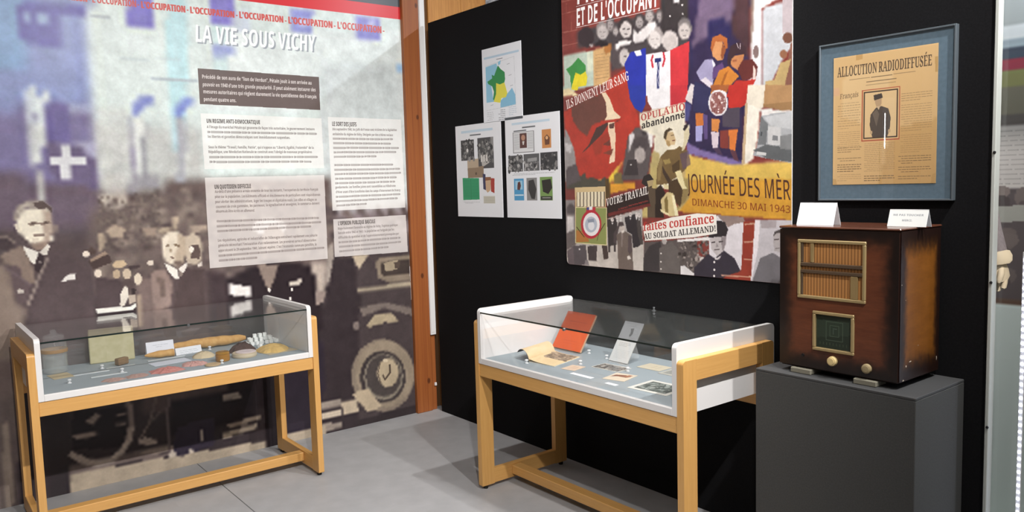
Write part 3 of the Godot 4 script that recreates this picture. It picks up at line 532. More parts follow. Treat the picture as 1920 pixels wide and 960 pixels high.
const COLLAGE_OPS = [
	[3, "p", 0x7d3b35, 1, [-503, -632, 1211, -48, 1228, 1439, -632, 1760]],
	[3, "p", 0x84403a, 1, [3, -83, 646, -19, 642, 369, 277, 374, -12, 351]],
	[3, "p", 0x4a4446, 1, [90, 278, 507, 277, 656, 209, 685, 215, 683, 418, 590, 420, 445, 427, 275, 454, 267, 358, 88, 342]],
	[3, "p", 0x3a3536, 1, [514, 145, 656, 176, 638, 378, 515, 365]],
	[3, "p", 0xd07a48, 1, [79, 801, 327, 751, 320, 809, 242, 862, 90, 859]],
	[3, "p", 0xe3c04a, 1, [208, 842, 304, 803, 281, 867, 213, 870]],
	[3, "p", 0x8d3a2e, 0.7, [18, 589, 92, 571, 120, 663, 47, 658]],
	[3, "p", 0x352c4a, 1, [635, 204, 885, 257, 885, 318, 874, 487, 863, 616, 623, 592, 633, 400]],
	[3, "p", 0x352c4a, 1, [617, 545, 878, 575, 862, 642, 844, 822, 805, 821, 620, 748]],
	[3, "p", 0x6a5a72, 1, [693, 216, 815, 242, 811, 365, 692, 409, 646, 425]],
	[3, "p", 0x4a3438, 1, [815, 242, 885, 257, 874, 493, 863, 491, 848, 449, 810, 406]],
	[3, "p", 0x2e2a50, 1, [712, 355, 780, 354, 810, 397, 795, 432, 716, 423]],
	[3, "p", 0xdcc78a, 1, [651, 792, 846, 824, 1034, 815, 1035, 844, 651, 831]],
	[2, "p", 0xd8d4d4, 1, [566, 243, 601, 249, 592, 271, 574, 268]],
	[2, "e", 0x3b3235, 1, [137, 312, 44, 7, -1, 38]],
	[2, "p", 0xcfc8c6, 1, [155, 341, 182, 349, 160, 353]],
	[2, "p", 0x2f292b, 1, [182, 345, 215, 335, 252, 348, 257, 360, 188, 357]],
	[2, "e", 0x8d8583, 1, [227, 300, 36, 6, -1, 33]],
	[2, "e", 0xb8b0ae, 1, [226, 309, 28, 5, -1, 27]],
	[2, "e", 0x5a5354, 1, [269, 283, 22, 4, -1, 25]],
	[2, "e", 0xa09897, 1, [269, 290, 17, 3, 0, 20]],
	[2, "e", 0x6a6262, 1, [294, 312, 17, 3, 0, 17]],
	[2, "e", 0xaaa2a0, 1, [294, 317, 13, 2, 0, 14]],
	[2, "e", 0x423c3d, 1, [413, 297, 24, 4, 0, 26]],
	[2, "e", 0x9d9594, 1, [413, 304, 18, 3, 0, 21]],
	[2, "e", 0x6a6363, 1, [461, 287, 23, 4, 0, 22]],
	[2, "e", 0xaaa2a0, 1, [461, 293, 18, 3, 0, 18]],
	[2, "e", 0x5a5453, 1, [507, 295, 14, 3, 0, 21]],
	[2, "e", 0x968e8d, 1, [507, 301, 11, 2, 0, 18]],
	[2, "e", 0x40393a, 1, [347, 309, 40, 7, -1, 37]],
	[2, "e", 0xc6bebb, 1, [347, 319, 30, 5, -1, 30]],
	[2, "e", 0xa09896, 1, [485, 366, 37, 6, -1, 38]],
	[2, "e", 0xd0c9c6, 1, [485, 376, 28, 4, 0, 31]],
	[2, "e", 0xc4bcb9, 1, [553, 390, 37, 6, 0, 34]],
	[2, "e", 0xbab2af, 1, [553, 400, 28, 4, 0, 28]],
	[2, "e", 0x76706f, 1, [617, 359, 31, 5, 0, 35]],
	[2, "e", 0xbfb6b2, 1, [617, 369, 24, 4, 0, 28]],
	[2, "p", 0xdcd7d6, 1, [384, 323, 401, 341, 465, 310, 488, 314, 493, 332, 431, 374, 378, 369]],
	[2, "e", 0x554c4d, 1, [305, 407, 43, 6, -1, 46]],
	[2, "e", 0xc0b8b5, 1, [337, 417, 26, 4, -1, 33]],
	[2, "p", 0xe8e4e2, 1, [292, 362, 319, 355, 376, 360, 368, 371, 323, 370, 304, 385, 293, 381]],
	[2, "p", 0xb9c7b8, 1, [6, 363, 176, 367, 176, 498, 1, 512]],
	[2, "p", 0xd6dcc6, 1, [138, 369, 179, 369, 177, 442, 141, 445]],
	[2, "p", 0xd0a874, 1, [176, 367, 267, 358, 264, 489, 232, 499, 178, 504]],
	[2, "p", 0xa86a35, 0.8, [230, 363, 273, 355, 269, 387, 240, 391]],
	[2, "p", 0xe2cfa4, 1, [1, 494, 48, 499, 88, 527, 18, 525, 0, 522]],
	[2, "p", 0xb23b2c, 1, [248, 488, 367, 450, 375, 481, 364, 562, 231, 549]],
	[2, "p", 0xb23b2c, 1, [-1, 584, 272, 516, 364, 516, 365, 562, 383, 600, 405, 638, 408, 670, 381, 674, 348, 748, 326, 786, 304, 801, 242, 854, 96, 855, 73, 809, 39, 716, 10, 655]],
	[2, "p", 0x6b4238, 1, [47, 573, 135, 547, 216, 535, 239, 569, 245, 621, 231, 633, 161, 648, 131, 688, 90, 663, 51, 621]],
	[2, "p", 0x8d3a2a, 0.6, [159, 722, 252, 676, 257, 708, 217, 726, 211, 757, 176, 764]],
	[2, "p", 0x4d4a40, 1, [2, 892, 9, 858, 66, 850, 118, 831, 123, 852, 156, 848, 202, 862, 225, 846, 258, 895]],
	[2, "p", 0xd99a35, 1, [253, 875, 380, 871, 380, 896, 252, 895]],
	[2, "p", 0x7a6a40, 1, [276, 839, 315, 833, 319, 876, 275, 875]],
	[2, "p", 0x9d9796, 1, [3, 655, 16, 660, 57, 733, 67, 792, 90, 859, -4, 866]],
	[2, "p", 0x5b5254, 1, [11, 807, 67, 792, 93, 859, 2, 883]],
	[2, "p", 0xd0cccc, 1, [5, 706, 45, 716, 38, 749, 7, 739]],
	[2, "p", 0x5a5252, 1, [326, 794, 349, 702, 392, 674, 458, 690, 468, 725, 456, 791, 440, 866, 314, 864]],
	[2, "p", 0xcfcaca, 1, [357, 697, 376, 689, 381, 704, 351, 764]],
	[2, "p", 0xd8d4d0, 1, [443, 693, 473, 699, 469, 747, 457, 746]],
	[2, "e", 0x4b4344, 1, [411, 736, 36, 2, -1, 29]],
	[2, "e", 0xb0a6a2, 1, [406, 774, 28, 1, -1, 29]],
	[2, "p", 0x3d3638, 1, [417, 688, 440, 689, 437, 704, 420, 703]],
	[2, "p", 0xddd6c2, 1, [406, 624, 621, 602, 616, 676, 638, 685, 605, 769, 576, 898, 429, 897, 471, 792, 478, 710, 411, 680]],
	[2, "p", 0xb3a26e, 1, [467, 762, 501, 771, 489, 897, 439, 897]],
	[2, "p", 0xb7a878, 1, [587, 775, 646, 764, 645, 899, 576, 898]],
	[2, "p", 0xb9a76e, 1, [463, 809, 489, 814, 483, 888, 439, 1000, 412, 1000, 435, 895]],
	[2, "p", 0xb9a06a, 1, [600, 814, 667, 809, 685, 921, 647, 978, 578, 978, 609, 898]],
	[2, "p", 0x574326, 1, [226, 857, 249, 858, 254, 925, 227, 934]],
	[2, "p", 0xd99a35, 1, [252, 879, 375, 875, 374, 893, 251, 913]],
	[2, "p", 0x8d8584, 1, [-5, 938, 58, 938, 53, 1111, -11, 1114]],
	[2, "p", 0xd5d0d0, 1, [7, 1018, 46, 1009, 39, 1068, 6, 1074]],
	[2, "e", 0x5a5253, 1, [30, 982, 28, 0, -1, 30]],
	[2, "p", 0xb0aaa6, 1, [231, 1008, 417, 966, 419, 1206, 124, 1214, -7, 1200, -4, 1114, 53, 1111]],
	[2, "c", 0x000000, 1, [60, 3.5, 9.3, 22, 0x8f8985, 0xc4beba, 231, 1121, 414, 1108, 416, 1190, 235, 1198]],
	[2, "p", 0xc4bcb4, 1, [-5, 1121, 420, 1090, 418, 1206, -8, 1209]],
	[2, "p", 0x8a8280, 1, [-1, 991, 58, 990, 55, 1116, -5, 1121]],
	[2, "p", 0xd8d2d0, 1, [7, 999, 43, 998, 45, 1054, 4, 1069]],
	[2, "p", 0x6d6462, 1, [-4, 1072, 53, 1054, 55, 1116, -6, 1143]],
	[2, "p", 0x4a4a78, 1, [617, 602, 644, 615, 630, 667, 616, 669]],
	[2, "p", 0x7a6a9a, 1, [624, 741, 674, 765, 846, 815, 846, 823, 805, 822, 624, 778]],
	[2, "p", 0xd5d4d6, 1, [885, 257, 917, 264, 918, 621, 865, 616, 881, 488]],
	[2, "p", 0xbcbfc4, 1, [918, 351, 1034, 338, 1035, 463, 991, 515, 957, 571, 932, 623, 918, 621]],
	[2, "p", 0xe8ecec, 1, [896, 259, 1034, 289, 991, 326, 918, 349, 896, 351]],
	[2, "p", 0x8c7a70, 1, [884, 257, 896, 259, 885, 433, 874, 481]],
	[2, "p", 0xd8b890, 1, [939, 583, 980, 588, 976, 617, 947, 614]],
	[2, "p", 0xe2dccf, 1, [862, 629, 916, 634, 901, 763, 886, 809, 858, 823, 848, 821]],
	[2, "p", 0xdad6d2, 1, [913, 653, 1034, 667, 1034, 689, 916, 679]],
	[2, "p", 0xd2b15a, 1, [619, 782, 805, 826, 846, 825, 862, 824, 1035, 823, 1035, 904, 614, 899]],
	[2, "p", 0xc89438, 1, [588, 865, 1041, 875, 1042, 1000, 586, 977, 631, 931]],
	[2, "p", 0x9c8a5a, 1, [588, 865, 631, 866, 631, 927, 606, 950, 576, 977]],
	[1, "k", 0xa86a5f, 1, [2.8, 2, -68, 100, -57]],
	[1, "k", 0xa86a5f, 1, [2.8, 0, 0, 98, 10]],
	[1, "k", 0xa86a5f, 1, [2.8, -3, 77, 96, 84]],
	[1, "k", 0xa86a5f, 1, [2.8, -5, 153, 93, 159]],
	[1, "k", 0xa86a5f, 1, [2.8, -7, 200, 92, 204]],
	[1, "k", 0xa86a5f, 1, [2.8, -9, 273, 90, 276]],
	[1, "k", 0xa86a5f, 1, [2.8, -11, 324, 88, 325]],
	[1, "k", 0x9d5c52, 1, [2.3, 50, 80, 48, 156]],
	[1, "k", 0x9d5c52, 1, [2.3, 30, 164, 29, 198]],
	[1, "k", 0x9d5c52, 1, [2.3, 57, 215, 55, 276]],
	[1, "e", 0xd8d2d0, 1, [608, 280, 4, 1, 0, 3]],
	[1, "e", 0xd8d2d0, 1, [554, 307, 4, 1, 0, 3]],
	[1, "e", 0xd8d2d0, 1, [609, 310, 4, 1, 0, 3]],
	[1, "p", 0x8d8583, 0.8, [210, 302, 223, 304, 222, 308, 210, 306]],
	[1, "p", 0x8d8583, 0.8, [230, 306, 243, 308, 243, 311, 230, 309]],
	[1, "p", 0x8d8583, 0.7, [216, 320, 236, 323, 234, 326, 218, 323]],
	[1, "p", 0x5a5354, 0.8, [259, 285, 267, 286, 267, 289, 259, 288]],
	[1, "p", 0x5a5354, 0.8, [271, 287, 279, 288, 279, 291, 271, 290]],
	[1, "p", 0x5a5354, 0.7, [263, 298, 275, 300, 273, 302, 264, 301]],
	[1, "p", 0x6a6262, 0.8, [286, 313, 292, 314, 292, 316, 286, 315]],
	[1, "p", 0x6a6262, 0.8, [296, 315, 302, 316, 302, 318, 296, 317]],
	[1, "p", 0x6a6262, 0.7, [289, 323, 298, 324, 298, 325, 290, 324]],
	[1, "p", 0x423c3d, 0.8, [403, 299, 411, 300, 411, 303, 403, 302]],
	[1, "p", 0x423c3d, 0.8, [416, 301, 424, 303, 424, 305, 416, 304]],
	[1, "p", 0x423c3d, 0.7, [407, 313, 420, 315, 418, 317, 408, 315]],
	[1, "p", 0x6a6363, 0.8, [450, 288, 458, 290, 458, 292, 450, 291]],
	[1, "p", 0x6a6363, 0.8, [463, 291, 471, 292, 471, 294, 463, 293]],
	[1, "p", 0x6a6363, 0.7, [454, 300, 467, 302, 466, 304, 455, 302]],
	[1, "p", 0x5a5453, 0.8, [501, 297, 505, 298, 505, 300, 501, 300]],
	[1, "p", 0x5a5453, 0.8, [508, 299, 513, 300, 513, 302, 508, 301]],
	[1, "p", 0x5a5453, 0.7, [503, 309, 511, 310, 510, 312, 504, 310]],
	[1, "p", 0x40393a, 0.8, [329, 311, 343, 313, 343, 317, 329, 315]],
	[1, "p", 0x40393a, 0.8, [351, 315, 365, 317, 365, 321, 351, 319]],
	[1, "p", 0x40393a, 0.7, [336, 331, 357, 334, 356, 337, 338, 334]],
	[1, "p", 0xa09896, 0.8, [469, 369, 481, 371, 481, 375, 468, 373]],
	[1, "p", 0xa09896, 0.8, [489, 372, 502, 374, 502, 378, 489, 376]],
	[1, "p", 0xa09896, 0.7, [475, 389, 495, 392, 493, 395, 477, 392]],
	[1, "p", 0xc4bcb9, 0.8, [536, 393, 549, 395, 549, 398, 536, 397]],
	[1, "p", 0xc4bcb9, 0.8, [557, 396, 569, 398, 569, 402, 557, 400]],
	[1, "p", 0xc4bcb9, 0.7, [543, 411, 563, 414, 561, 417, 544, 414]],
	[1, "p", 0x76706f, 0.8, [602, 362, 613, 363, 613, 367, 602, 365]],
	[1, "p", 0x76706f, 0.8, [620, 364, 631, 366, 631, 370, 620, 368]],
	[1, "p", 0x76706f, 0.7, [608, 380, 625, 382, 623, 386, 609, 383]],
	[1, "p", 0x5f5656, 1, [333, 409, 348, 411, 347, 416, 334, 414]],
	[1, "p", 0x2c37a3, 1, [368, 402, 443, 398, 440, 566, 360, 558, 337, 440]],
	[1, "p", 0xe6e4e8, 1, [442, 419, 555, 425, 553, 578, 440, 566]],
	[1, "p", 0xc8393f, 1, [555, 422, 637, 404, 627, 585, 553, 578]],
	[1, "p", 0x2b3a9a, 1, [358, 520, 439, 529, 438, 594, 418, 624, 383, 602, 360, 565]],
	[1, "p", 0xe2e0e2, 1, [439, 529, 553, 541, 551, 612, 469, 616, 449, 589]],
	[1, "p", 0xb9343b, 1, [553, 541, 624, 549, 619, 604, 552, 610]],
	[1, "p", 0xe6e6ea, 1, [384, 399, 416, 400, 423, 421, 397, 421]],
	[1, "p", 0x2b3166, 1, [494, 447, 504, 449, 501, 547, 492, 546]],
	[1, "p", 0x2b3166, 1, [483, 440, 512, 442, 512, 455, 483, 453]],
	[1, "k", 0xc0303c, 1, [7.9, 475, 427, 468, 444, 474, 469]],
	[1, "k", 0xc0303c, 1, [7.9, 523, 424, 528, 449, 520, 470]],
	[1, "p", 0x3f8f46, 1, [20, 418, 54, 407, 92, 383, 131, 417, 133, 444, 102, 450, 74, 437, 61, 466, 46, 497, 44, 448]],
	[1, "p", 0xe6d62f, 1, [74, 437, 102, 450, 131, 440, 140, 463, 133, 494, 89, 493, 83, 509, 47, 500, 61, 466]],
	[1, "p", 0xe8d3b3, 1, [216, 533, 239, 532, 260, 559, 281, 604, 315, 630, 308, 634, 228, 637, 242, 620, 238, 569]],
	[1, "p", 0x4a342f, 1, [317, 637, 291, 646, 242, 645, 184, 660, 142, 722, 99, 753, 129, 739, 177, 709, 218, 684, 248, 653]],
	[1, "p", 0xe9cdb0, 1, [247, 645, 281, 644, 286, 694, 284, 745, 280, 792, 249, 800, 262, 744, 257, 704, 247, 676]],
	[1, "p", 0x5d4038, 1, [253, 652, 282, 647, 278, 667, 256, 669]],
	[1, "p", 0x6d3a30, 1, [217, 726, 257, 708, 256, 733]],
	[1, "p", 0x7d4032, 1, [216, 758, 273, 744, 262, 768]],
	[1, "p", 0x3d3637, 1, [348, 787, 390, 789, 399, 846, 325, 845]],
	[1, "e", 0xded8d4, 1, [362, 807, 4, 0, 0, 3]],
	[1, "p", 0x6f5a39, 1, [483, 881, 489, 821, 505, 783, 536, 761, 566, 763, 591, 752, 625, 769, 620, 829, 590, 852, 555, 867, 529, 882]],
	[1, "p", 0x43352a, 1, [510, 810, 525, 834, 551, 867, 541, 882, 515, 842]],
	[1, "p", 0x98834f, 1, [515, 797, 546, 792, 552, 808, 525, 812]],
	[1, "p", 0x86714a, 1, [492, 814, 506, 787, 514, 803, 503, 865, 489, 872]],
	[1, "p", 0x4d3d28, 1, [556, 816, 590, 798, 590, 832, 560, 843]],
	[1, "p", 0x5a4a5a, 0.7, [591, 779, 629, 769, 639, 815, 605, 833]],
	[1, "p", 0xc6ad84, 1, [524, 722, 537, 699, 562, 700, 575, 729, 569, 746, 546, 747, 531, 735]],
	[1, "p", 0x4a3d2c, 1, [519, 718, 526, 695, 547, 686, 560, 693, 538, 700, 530, 727]],
	[1, "p", 0xa3875c, 1, [532, 726, 547, 733, 551, 746, 541, 751, 533, 742]],
	[1, "p", 0xcabf9f, 1, [600, 768, 611, 731, 610, 704, 630, 686, 636, 714, 626, 740, 611, 766]],
	[1, "p", 0x332b2c, 1, [607, 697, 613, 682, 630, 676, 628, 688, 614, 701]],
	[1, "p", 0x4a3a28, 1, [540, 873, 590, 859, 619, 898, 590, 960, 570, 944, 539, 905]],
	[1, "p", 0xdccfa0, 1, [570, 839, 596, 833, 614, 886, 629, 906, 609, 910, 585, 875]],
	[1, "p", 0x8d7a50, 1, [604, 898, 633, 898, 613, 943, 594, 955]],
	[1, "p", 0xd6c89c, 1, [517, 877, 540, 885, 539, 901, 520, 897]],
	[1, "p", 0x2f2826, 1, [413, 875, 425, 851, 452, 843, 471, 864, 453, 869, 441, 892]],
	[1, "p", 0xa8946e, 1, [439, 868, 469, 864, 468, 885, 446, 892]],
	[1, "p", 0x57493a, 1, [441, 896, 479, 896, 482, 1000, 439, 1001]],
	[1, "p", 0x2f2620, 1, [477, 900, 505, 881, 525, 913, 504, 944, 519, 999, 475, 1000]],
	[1, "p", 0xcbb988, 1, [503, 936, 534, 908, 560, 913, 584, 991, 543, 995, 508, 972]],
	[1, "p", 0xe6dcb4, 1, [554, 920, 565, 920, 584, 990, 568, 992]],
	[1, "p", 0xe0d3a8, 1, [499, 967, 538, 983, 543, 994, 504, 979]],
	[1, "p", 0x7d6a3e, 1, [520, 936, 534, 920, 538, 983, 524, 979]],
	[1, "p", 0x2f2320, 1, [235, 934, 461, 886, 471, 952, 233, 1007]],
	[1, "p", 0x6a2f2c, 1, [240, 986, 463, 946, 465, 956, 240, 1000]],
	[1, "k", 0x9a3a36, 1, [3.3, 294, 971, 340, 962]],
	[1, "k", 0x9a3a36, 1, [3.3, 346, 959, 444, 939]],
	[1, "p", 0x3a3434, 1, [234, 1011, 284, 1002, 286, 1033, 281, 1106, 239, 1113, 236, 1064]],
	[1, "p", 0x342f32, 1, [325, 1002, 386, 986, 402, 996, 417, 1093, 390, 1109, 367, 1113, 361, 1063, 338, 1054]],
	[1, "p", 0x4a4442, 1, [386, 1001, 405, 1000, 417, 1098, 404, 1101, 391, 1059]],
	[1, "p", 0x4a3e3a, 1, [203, 1109, 232, 1108, 238, 1160, 212, 1166]],
	[1, "p", 0x4a4242, 1, [124, 1118, 177, 1113, 172, 1171, 179, 1175, 126, 1175]],
	[1, "p", 0x5a5356, 1, [31, 1122, 113, 1113, 119, 1174, 103, 1194, 44, 1198]],
	[1, "p", 0x857d7e, 1, [107, 1175, 123, 1171, 130, 1194, 103, 1195]],
	[1, "p", 0x6a5f62, 1, [2, 1143, 39, 1125, 44, 1200, 8, 1197]],
	[1, "p", 0x3f3838, 1, [239, 1110, 247, 1110, 247, 1137, 238, 1137]],
	[1, "p", 0x3f3838, 1, [267, 1104, 279, 1104, 278, 1132, 269, 1133]],
	[1, "e", 0xd8d4d2, 1, [76, 1132, 4, 0, 0, 5]],
	[1, "e", 0xd0c7c3, 1, [262, 1012, 8, 0, 0, 9]],
	[1, "p", 0xe0dcda, 1, [257, 1022, 267, 1022, 262, 1031]],
	[1, "e", 0xd0c7c3, 1, [287, 1002, 8, 0, 0, 9]],
	[1, "p", 0xe0dcda, 1, [282, 1013, 292, 1013, 287, 1022]],
	[1, "e", 0xd0c7c3, 1, [306, 999, 7, 0, 0, 9]],
	[1, "p", 0xe0dcda, 1, [301, 1010, 311, 1010, 306, 1019]],
	[1, "e", 0xd0c7c3, 1, [356, 991, 7, 0, 0, 9]],
	[1, "p", 0xe0dcda, 1, [351, 1002, 360, 1002, 355, 1011]],
	[1, "e", 0xd0c7c3, 1, [386, 991, 7, 0, 0, 9]],
	[1, "p", 0xe0dcda, 1, [381, 1001, 390, 1001, 386, 1010]],
	[1, "e", 0xd0c7c3, 1, [399, 993, 7, 0, 0, 9]],
	[1, "p", 0xe0dcda, 1, [394, 1004, 403, 1003, 399, 1012]],
	[1, "p", 0x4f4545, 1, [268, 1063, 290, 1032, 297, 1037, 286, 1070, 281, 1103, 266, 1099]],
	[1, "p", 0x6d6059, 1, [282, 1068, 307, 1055, 331, 1054, 358, 1066, 364, 1125, 366, 1204, 290, 1205, 288, 1113]],
	[1, "p", 0x857872, 1, [307, 1060, 318, 1054, 312, 1112, 306, 1112]],
	[1, "p", 0x55494a, 1, [344, 1068, 359, 1068, 363, 1125, 350, 1140, 340, 1126]],
	[1, "p", 0xbcb0a8, 1, [296, 1038, 324, 1033, 328, 1046, 304, 1055]],
	[1, "p", 0x4a4040, 1, [291, 1028, 297, 1019, 318, 1019, 322, 1032, 293, 1036]],
	[1, "p", 0xd6cec6, 1, [335, 1146, 349, 1143, 355, 1155, 339, 1159]],
	[1, "p", 0xd8d0c8, 1, [307, 1053, 324, 1047, 321, 1057, 310, 1062]],
	[1, "p", 0x59514f, 1, [423, 1090, 664, 1067, 663, 1208, 415, 1202]],
	[1, "p", 0x3b3637, 1, [422, 1137, 447, 1103, 500, 1083, 512, 1148, 490, 1194, 416, 1196]],
	[1, "p", 0x645d5a, 1, [494, 1109, 551, 1083, 593, 1120, 582, 1202, 493, 1195]],
	[1, "e", 0xaaa29e, 1, [518, 1082, 12, 0, 0, 13]],
	[1, "c", 0x000000, 1, [190, 2.8, 7.0, 23, 0x38312f, 0xa0958f, 578, 1074, 714, 1061, 710, 1193, 628, 1195, 579, 1144]],
	[1, "p", 0xd8d4d4, 1, [589, 1167, 609, 1164, 652, 1190, 647, 1198, 589, 1202]],
	[1, "p", 0xe0dcda, 1, [578, 1075, 714, 1060, 714, 1072, 578, 1083]],
	[1, "e", 0xc8c0bc, 1, [685, 1138, 11, -1, 0, 9]],
	[1, "p", 0xd6d0d4, 1, [714, 1057, 746, 988, 857, 1007, 846, 1159, 834, 1166, 714, 1136]],
	[1, "p", 0x8d7a74, 1, [746, 986, 851, 992, 857, 1008, 817, 1014, 791, 1026]],
	[1, "p", 0x2f2a2d, 1, [710, 1063, 746, 1005, 778, 1008, 791, 1033, 783, 1055, 746, 1060]],
	[1, "p", 0xb8b0b0, 1, [716, 1066, 746, 1059, 784, 1055, 782, 1081, 773, 1109, 746, 1124, 723, 1100]],
	[1, "p", 0x8a8082, 1, [764, 1059, 784, 1055, 781, 1081, 770, 1107, 764, 1082]],
	[1, "p", 0x938a8b, 1, [745, 1079, 751, 1091, 742, 1094]],
	[1, "p", 0x35303a, 1, [650, 1169, 709, 1118, 737, 1132, 774, 1104, 816, 1127, 835, 1160, 836, 1198, 650, 1205]],
	[1, "p", 0xcfc8c8, 1, [733, 1122, 743, 1131, 764, 1119, 755, 1134, 739, 1137]],
	[1, "p", 0x8f3a2c, 1, [851, 1007, 893, 1002, 882, 1198, 757, 1201, 799, 1181, 842, 1167]],
	[1, "k", 0xc79b84, 1, [4.7, 855, 1015, 891, 1012]],
	[1, "k", 0xc79b84, 1, [4.7, 853, 1073, 885, 1069]],
	[1, "k", 0xc79b84, 1, [4.7, 851, 1128, 883, 1128]],
	[1, "k", 0xc79b84, 1, [4.7, 763, 1187, 881, 1183]],
	[1, "p", 0xbdb8bc, 1, [894, 1000, 1035, 997, 1035, 1196, 878, 1200]],
	[1, "p", 0x8f8484, 0.6, [913, 1000, 973, 999, 969, 1024, 917, 1026]],
	[1, "p", 0xa9a2a2, 1, [959, 1059, 967, 1035, 997, 1029, 997, 1099, 965, 1096]],
	[1, "p", 0x4a4444, 1, [959, 1052, 966, 1034, 996, 1025, 997, 1036, 971, 1040]],
	[1, "p", 0x6d6a6e, 1, [884, 1198, 913, 1121, 958, 1101, 997, 1120, 997, 1199]],
	[1, "p", 0xe0d8dc, 1, [894, 1000, 913, 1000, 905, 1090, 882, 1195, 878, 1195]],
	[1, "p", 0xc58c5e, 1, [728, 441, 744, 421, 772, 427, 784, 455, 773, 485, 752, 484, 732, 467]],
	[1, "p", 0xa65f34, 1, [724, 440, 732, 406, 764, 402, 789, 418, 793, 450, 783, 452, 774, 427, 744, 422, 730, 454]],
	[1, "p", 0x8a4f30, 1, [772, 431, 785, 455, 771, 485, 764, 471]],
	[1, "p", 0x9a94b4, 1, [664, 510, 703, 473, 732, 477, 740, 507, 731, 572, 682, 539]],
	[1, "p", 0xe0dce4, 1, [732, 477, 744, 497, 736, 506, 730, 486]],
	[1, "p", 0x5c4470, 1, [734, 506, 771, 492, 781, 518, 731, 544]],
	[1, "p", 0xd0c8d0, 1, [682, 539, 703, 531, 731, 554, 725, 571]],
	[1, "p", 0x2f3050, 1, [659, 539, 723, 571, 719, 598, 644, 591]],
	[1, "p", 0xd0c8d0, 1, [642, 544, 660, 553, 644, 591, 622, 588]],
	[1, "p", 0xb57a50, 1, [801, 483, 818, 479, 855, 478, 849, 502, 831, 525, 806, 509]],
	[1, "p", 0x3c2b30, 1, [789, 500, 793, 469, 803, 445, 833, 437, 861, 457, 862, 487, 854, 479, 825, 474, 806, 487, 800, 511]],
	[1, "p", 0xc07a35, 1, [723, 585, 731, 564, 759, 516, 795, 507, 835, 544, 810, 563, 788, 583, 783, 605, 723, 598]],
	[1, "p", 0x9a5a2a, 1, [771, 549, 779, 531, 795, 520, 771, 568, 759, 570]],
	[1, "p", 0xb0342c, 1, [786, 605, 794, 583, 825, 555, 863, 560, 898, 558, 879, 593, 865, 613]],
	[1, "p", 0x5f2f2c, 1, [829, 521, 848, 496, 885, 498, 904, 523, 898, 555, 848, 560]],
	[1, "p", 0xd8c0b8, 1, [889, 517, 898, 533, 896, 561, 885, 562]],
	[1, "p", 0x7a3f30, 0.7, [810, 490, 825, 491, 825, 497, 812, 497]],
	[1, "p", 0xe0d8dc, 1, [721, 592, 739, 577, 763, 570, 787, 592, 788, 605, 721, 598]],
	[1, "p", 0x343354, 1, [653, 551, 725, 568, 719, 631, 697, 648, 650, 637]],
	[1, "p", 0xb0322c, 1, [794, 567, 880, 577, 859, 636, 831, 646, 794, 640]],
	[1, "p", 0x4c4450, 1, [772, 644, 839, 641, 838, 707, 769, 698]],
	[1, "p", 0xd0c8c8, 1, [617, 595, 638, 549, 656, 551, 646, 615]],
	[1, "p", 0x9a5a34, 1, [723, 559, 798, 567, 790, 588, 757, 578, 727, 582]],
	[1, "p", 0xc0703a, 1, [659, 645, 693, 648, 693, 689, 663, 687]],
	[1, "p", 0xc98248, 1, [726, 668, 761, 674, 753, 714, 726, 709]],
	[1, "p", 0xc9743a, 1, [794, 710, 831, 709, 819, 779, 797, 772]],
	[1, "p", 0x9f9cc8, 1, [659, 687, 690, 689, 688, 741, 661, 740]],
	[1, "p", 0xcfc0c8, 1, [724, 712, 756, 714, 752, 766, 730, 765]],
	[1, "p", 0x5a4a78, 1, [692, 651, 710, 656, 709, 735, 696, 735]],
	[1, "p", 0x7a3a34, 1, [760, 711, 794, 710, 793, 771, 760, 766]],
	[1, "p", 0x4a3a50, 1, [730, 766, 756, 766, 772, 791, 747, 783]],
	[1, "p", 0x5a3a44, 1, [797, 773, 822, 779, 834, 814, 814, 806]],
	[1, "e", 0xd9d4d6, 1, [753, 620, 39, 4, 0, 43]],
	[1, "e", 0x8a5a55, 1, [753, 620, 32, 3, 0, 37]],
	[1, "p", 0xb5aaae, 1, [989, 320, 1034, 329, 1035, 442, 989, 435]],
	[1, "e", 0x6d4a3c, 1, [1009, 452, 17, 3, 0, 16]],
	[1, "e", 0x8a5f48, 1, [995, 498, 13, 2, 0, 13]],
	[1, "p", 0x7d5548, 1, [1020, 466, 1035, 477, 1036, 633, 978, 627, 995, 575, 1008, 518]],
	[1, "p", 0xb39a6a, 1, [932, 572, 964, 569, 984, 522, 1020, 516, 1003, 576, 993, 629, 936, 623]],
	[1, "e", 0x7d6a68, 1, [898, 477, 10, 1, 0, 20]],
	[1, "p", 0xd8d0c0, 1, [868, 575, 931, 582, 932, 648, 913, 654, 862, 629]],
	[1, "p", 0xa8835c, 1, [931, 582, 1033, 594, 1034, 668, 987, 665, 958, 655, 924, 648]],
	[1, "p", 0x8a6a48, 0.6, [924, 641, 1034, 642, 1034, 668, 987, 665, 924, 649]],
	[1, "p", 0xb9a182, 1, [858, 632, 867, 633, 855, 823, 844, 822]],
	[1, "p", 0xa3a5a8, 1, [916, 674, 1034, 670, 1035, 828, 935, 808, 886, 796, 901, 770]],
	[1, "p", 0xb9bbbd, 1, [928, 680, 1034, 670, 1034, 727, 950, 708]],
	[1, "p", 0x6d7072, 1, [916, 675, 941, 703, 934, 766, 904, 764]],
	[1, "p", 0xc0c0c0, 1, [941, 709, 987, 715, 984, 769, 939, 766]],
	[1, "p", 0x5d6062, 1, [887, 780, 935, 765, 1034, 783, 1035, 825, 935, 808]],
	[1, "p", 0x7d7f80, 1, [984, 742, 1034, 736, 1034, 787, 984, 781]],
	[0, "k", 0xd8d6e0, 1, [1.9, 502, 455, 495, 475, 502, 497, 495, 516, 501, 538]],
	[0, "k", 0x9a7a52, 1, [1.2, 187, 387, 256, 389]],
	[0, "k", 0x9a7a52, 1, [1.2, 186, 399, 256, 402]],
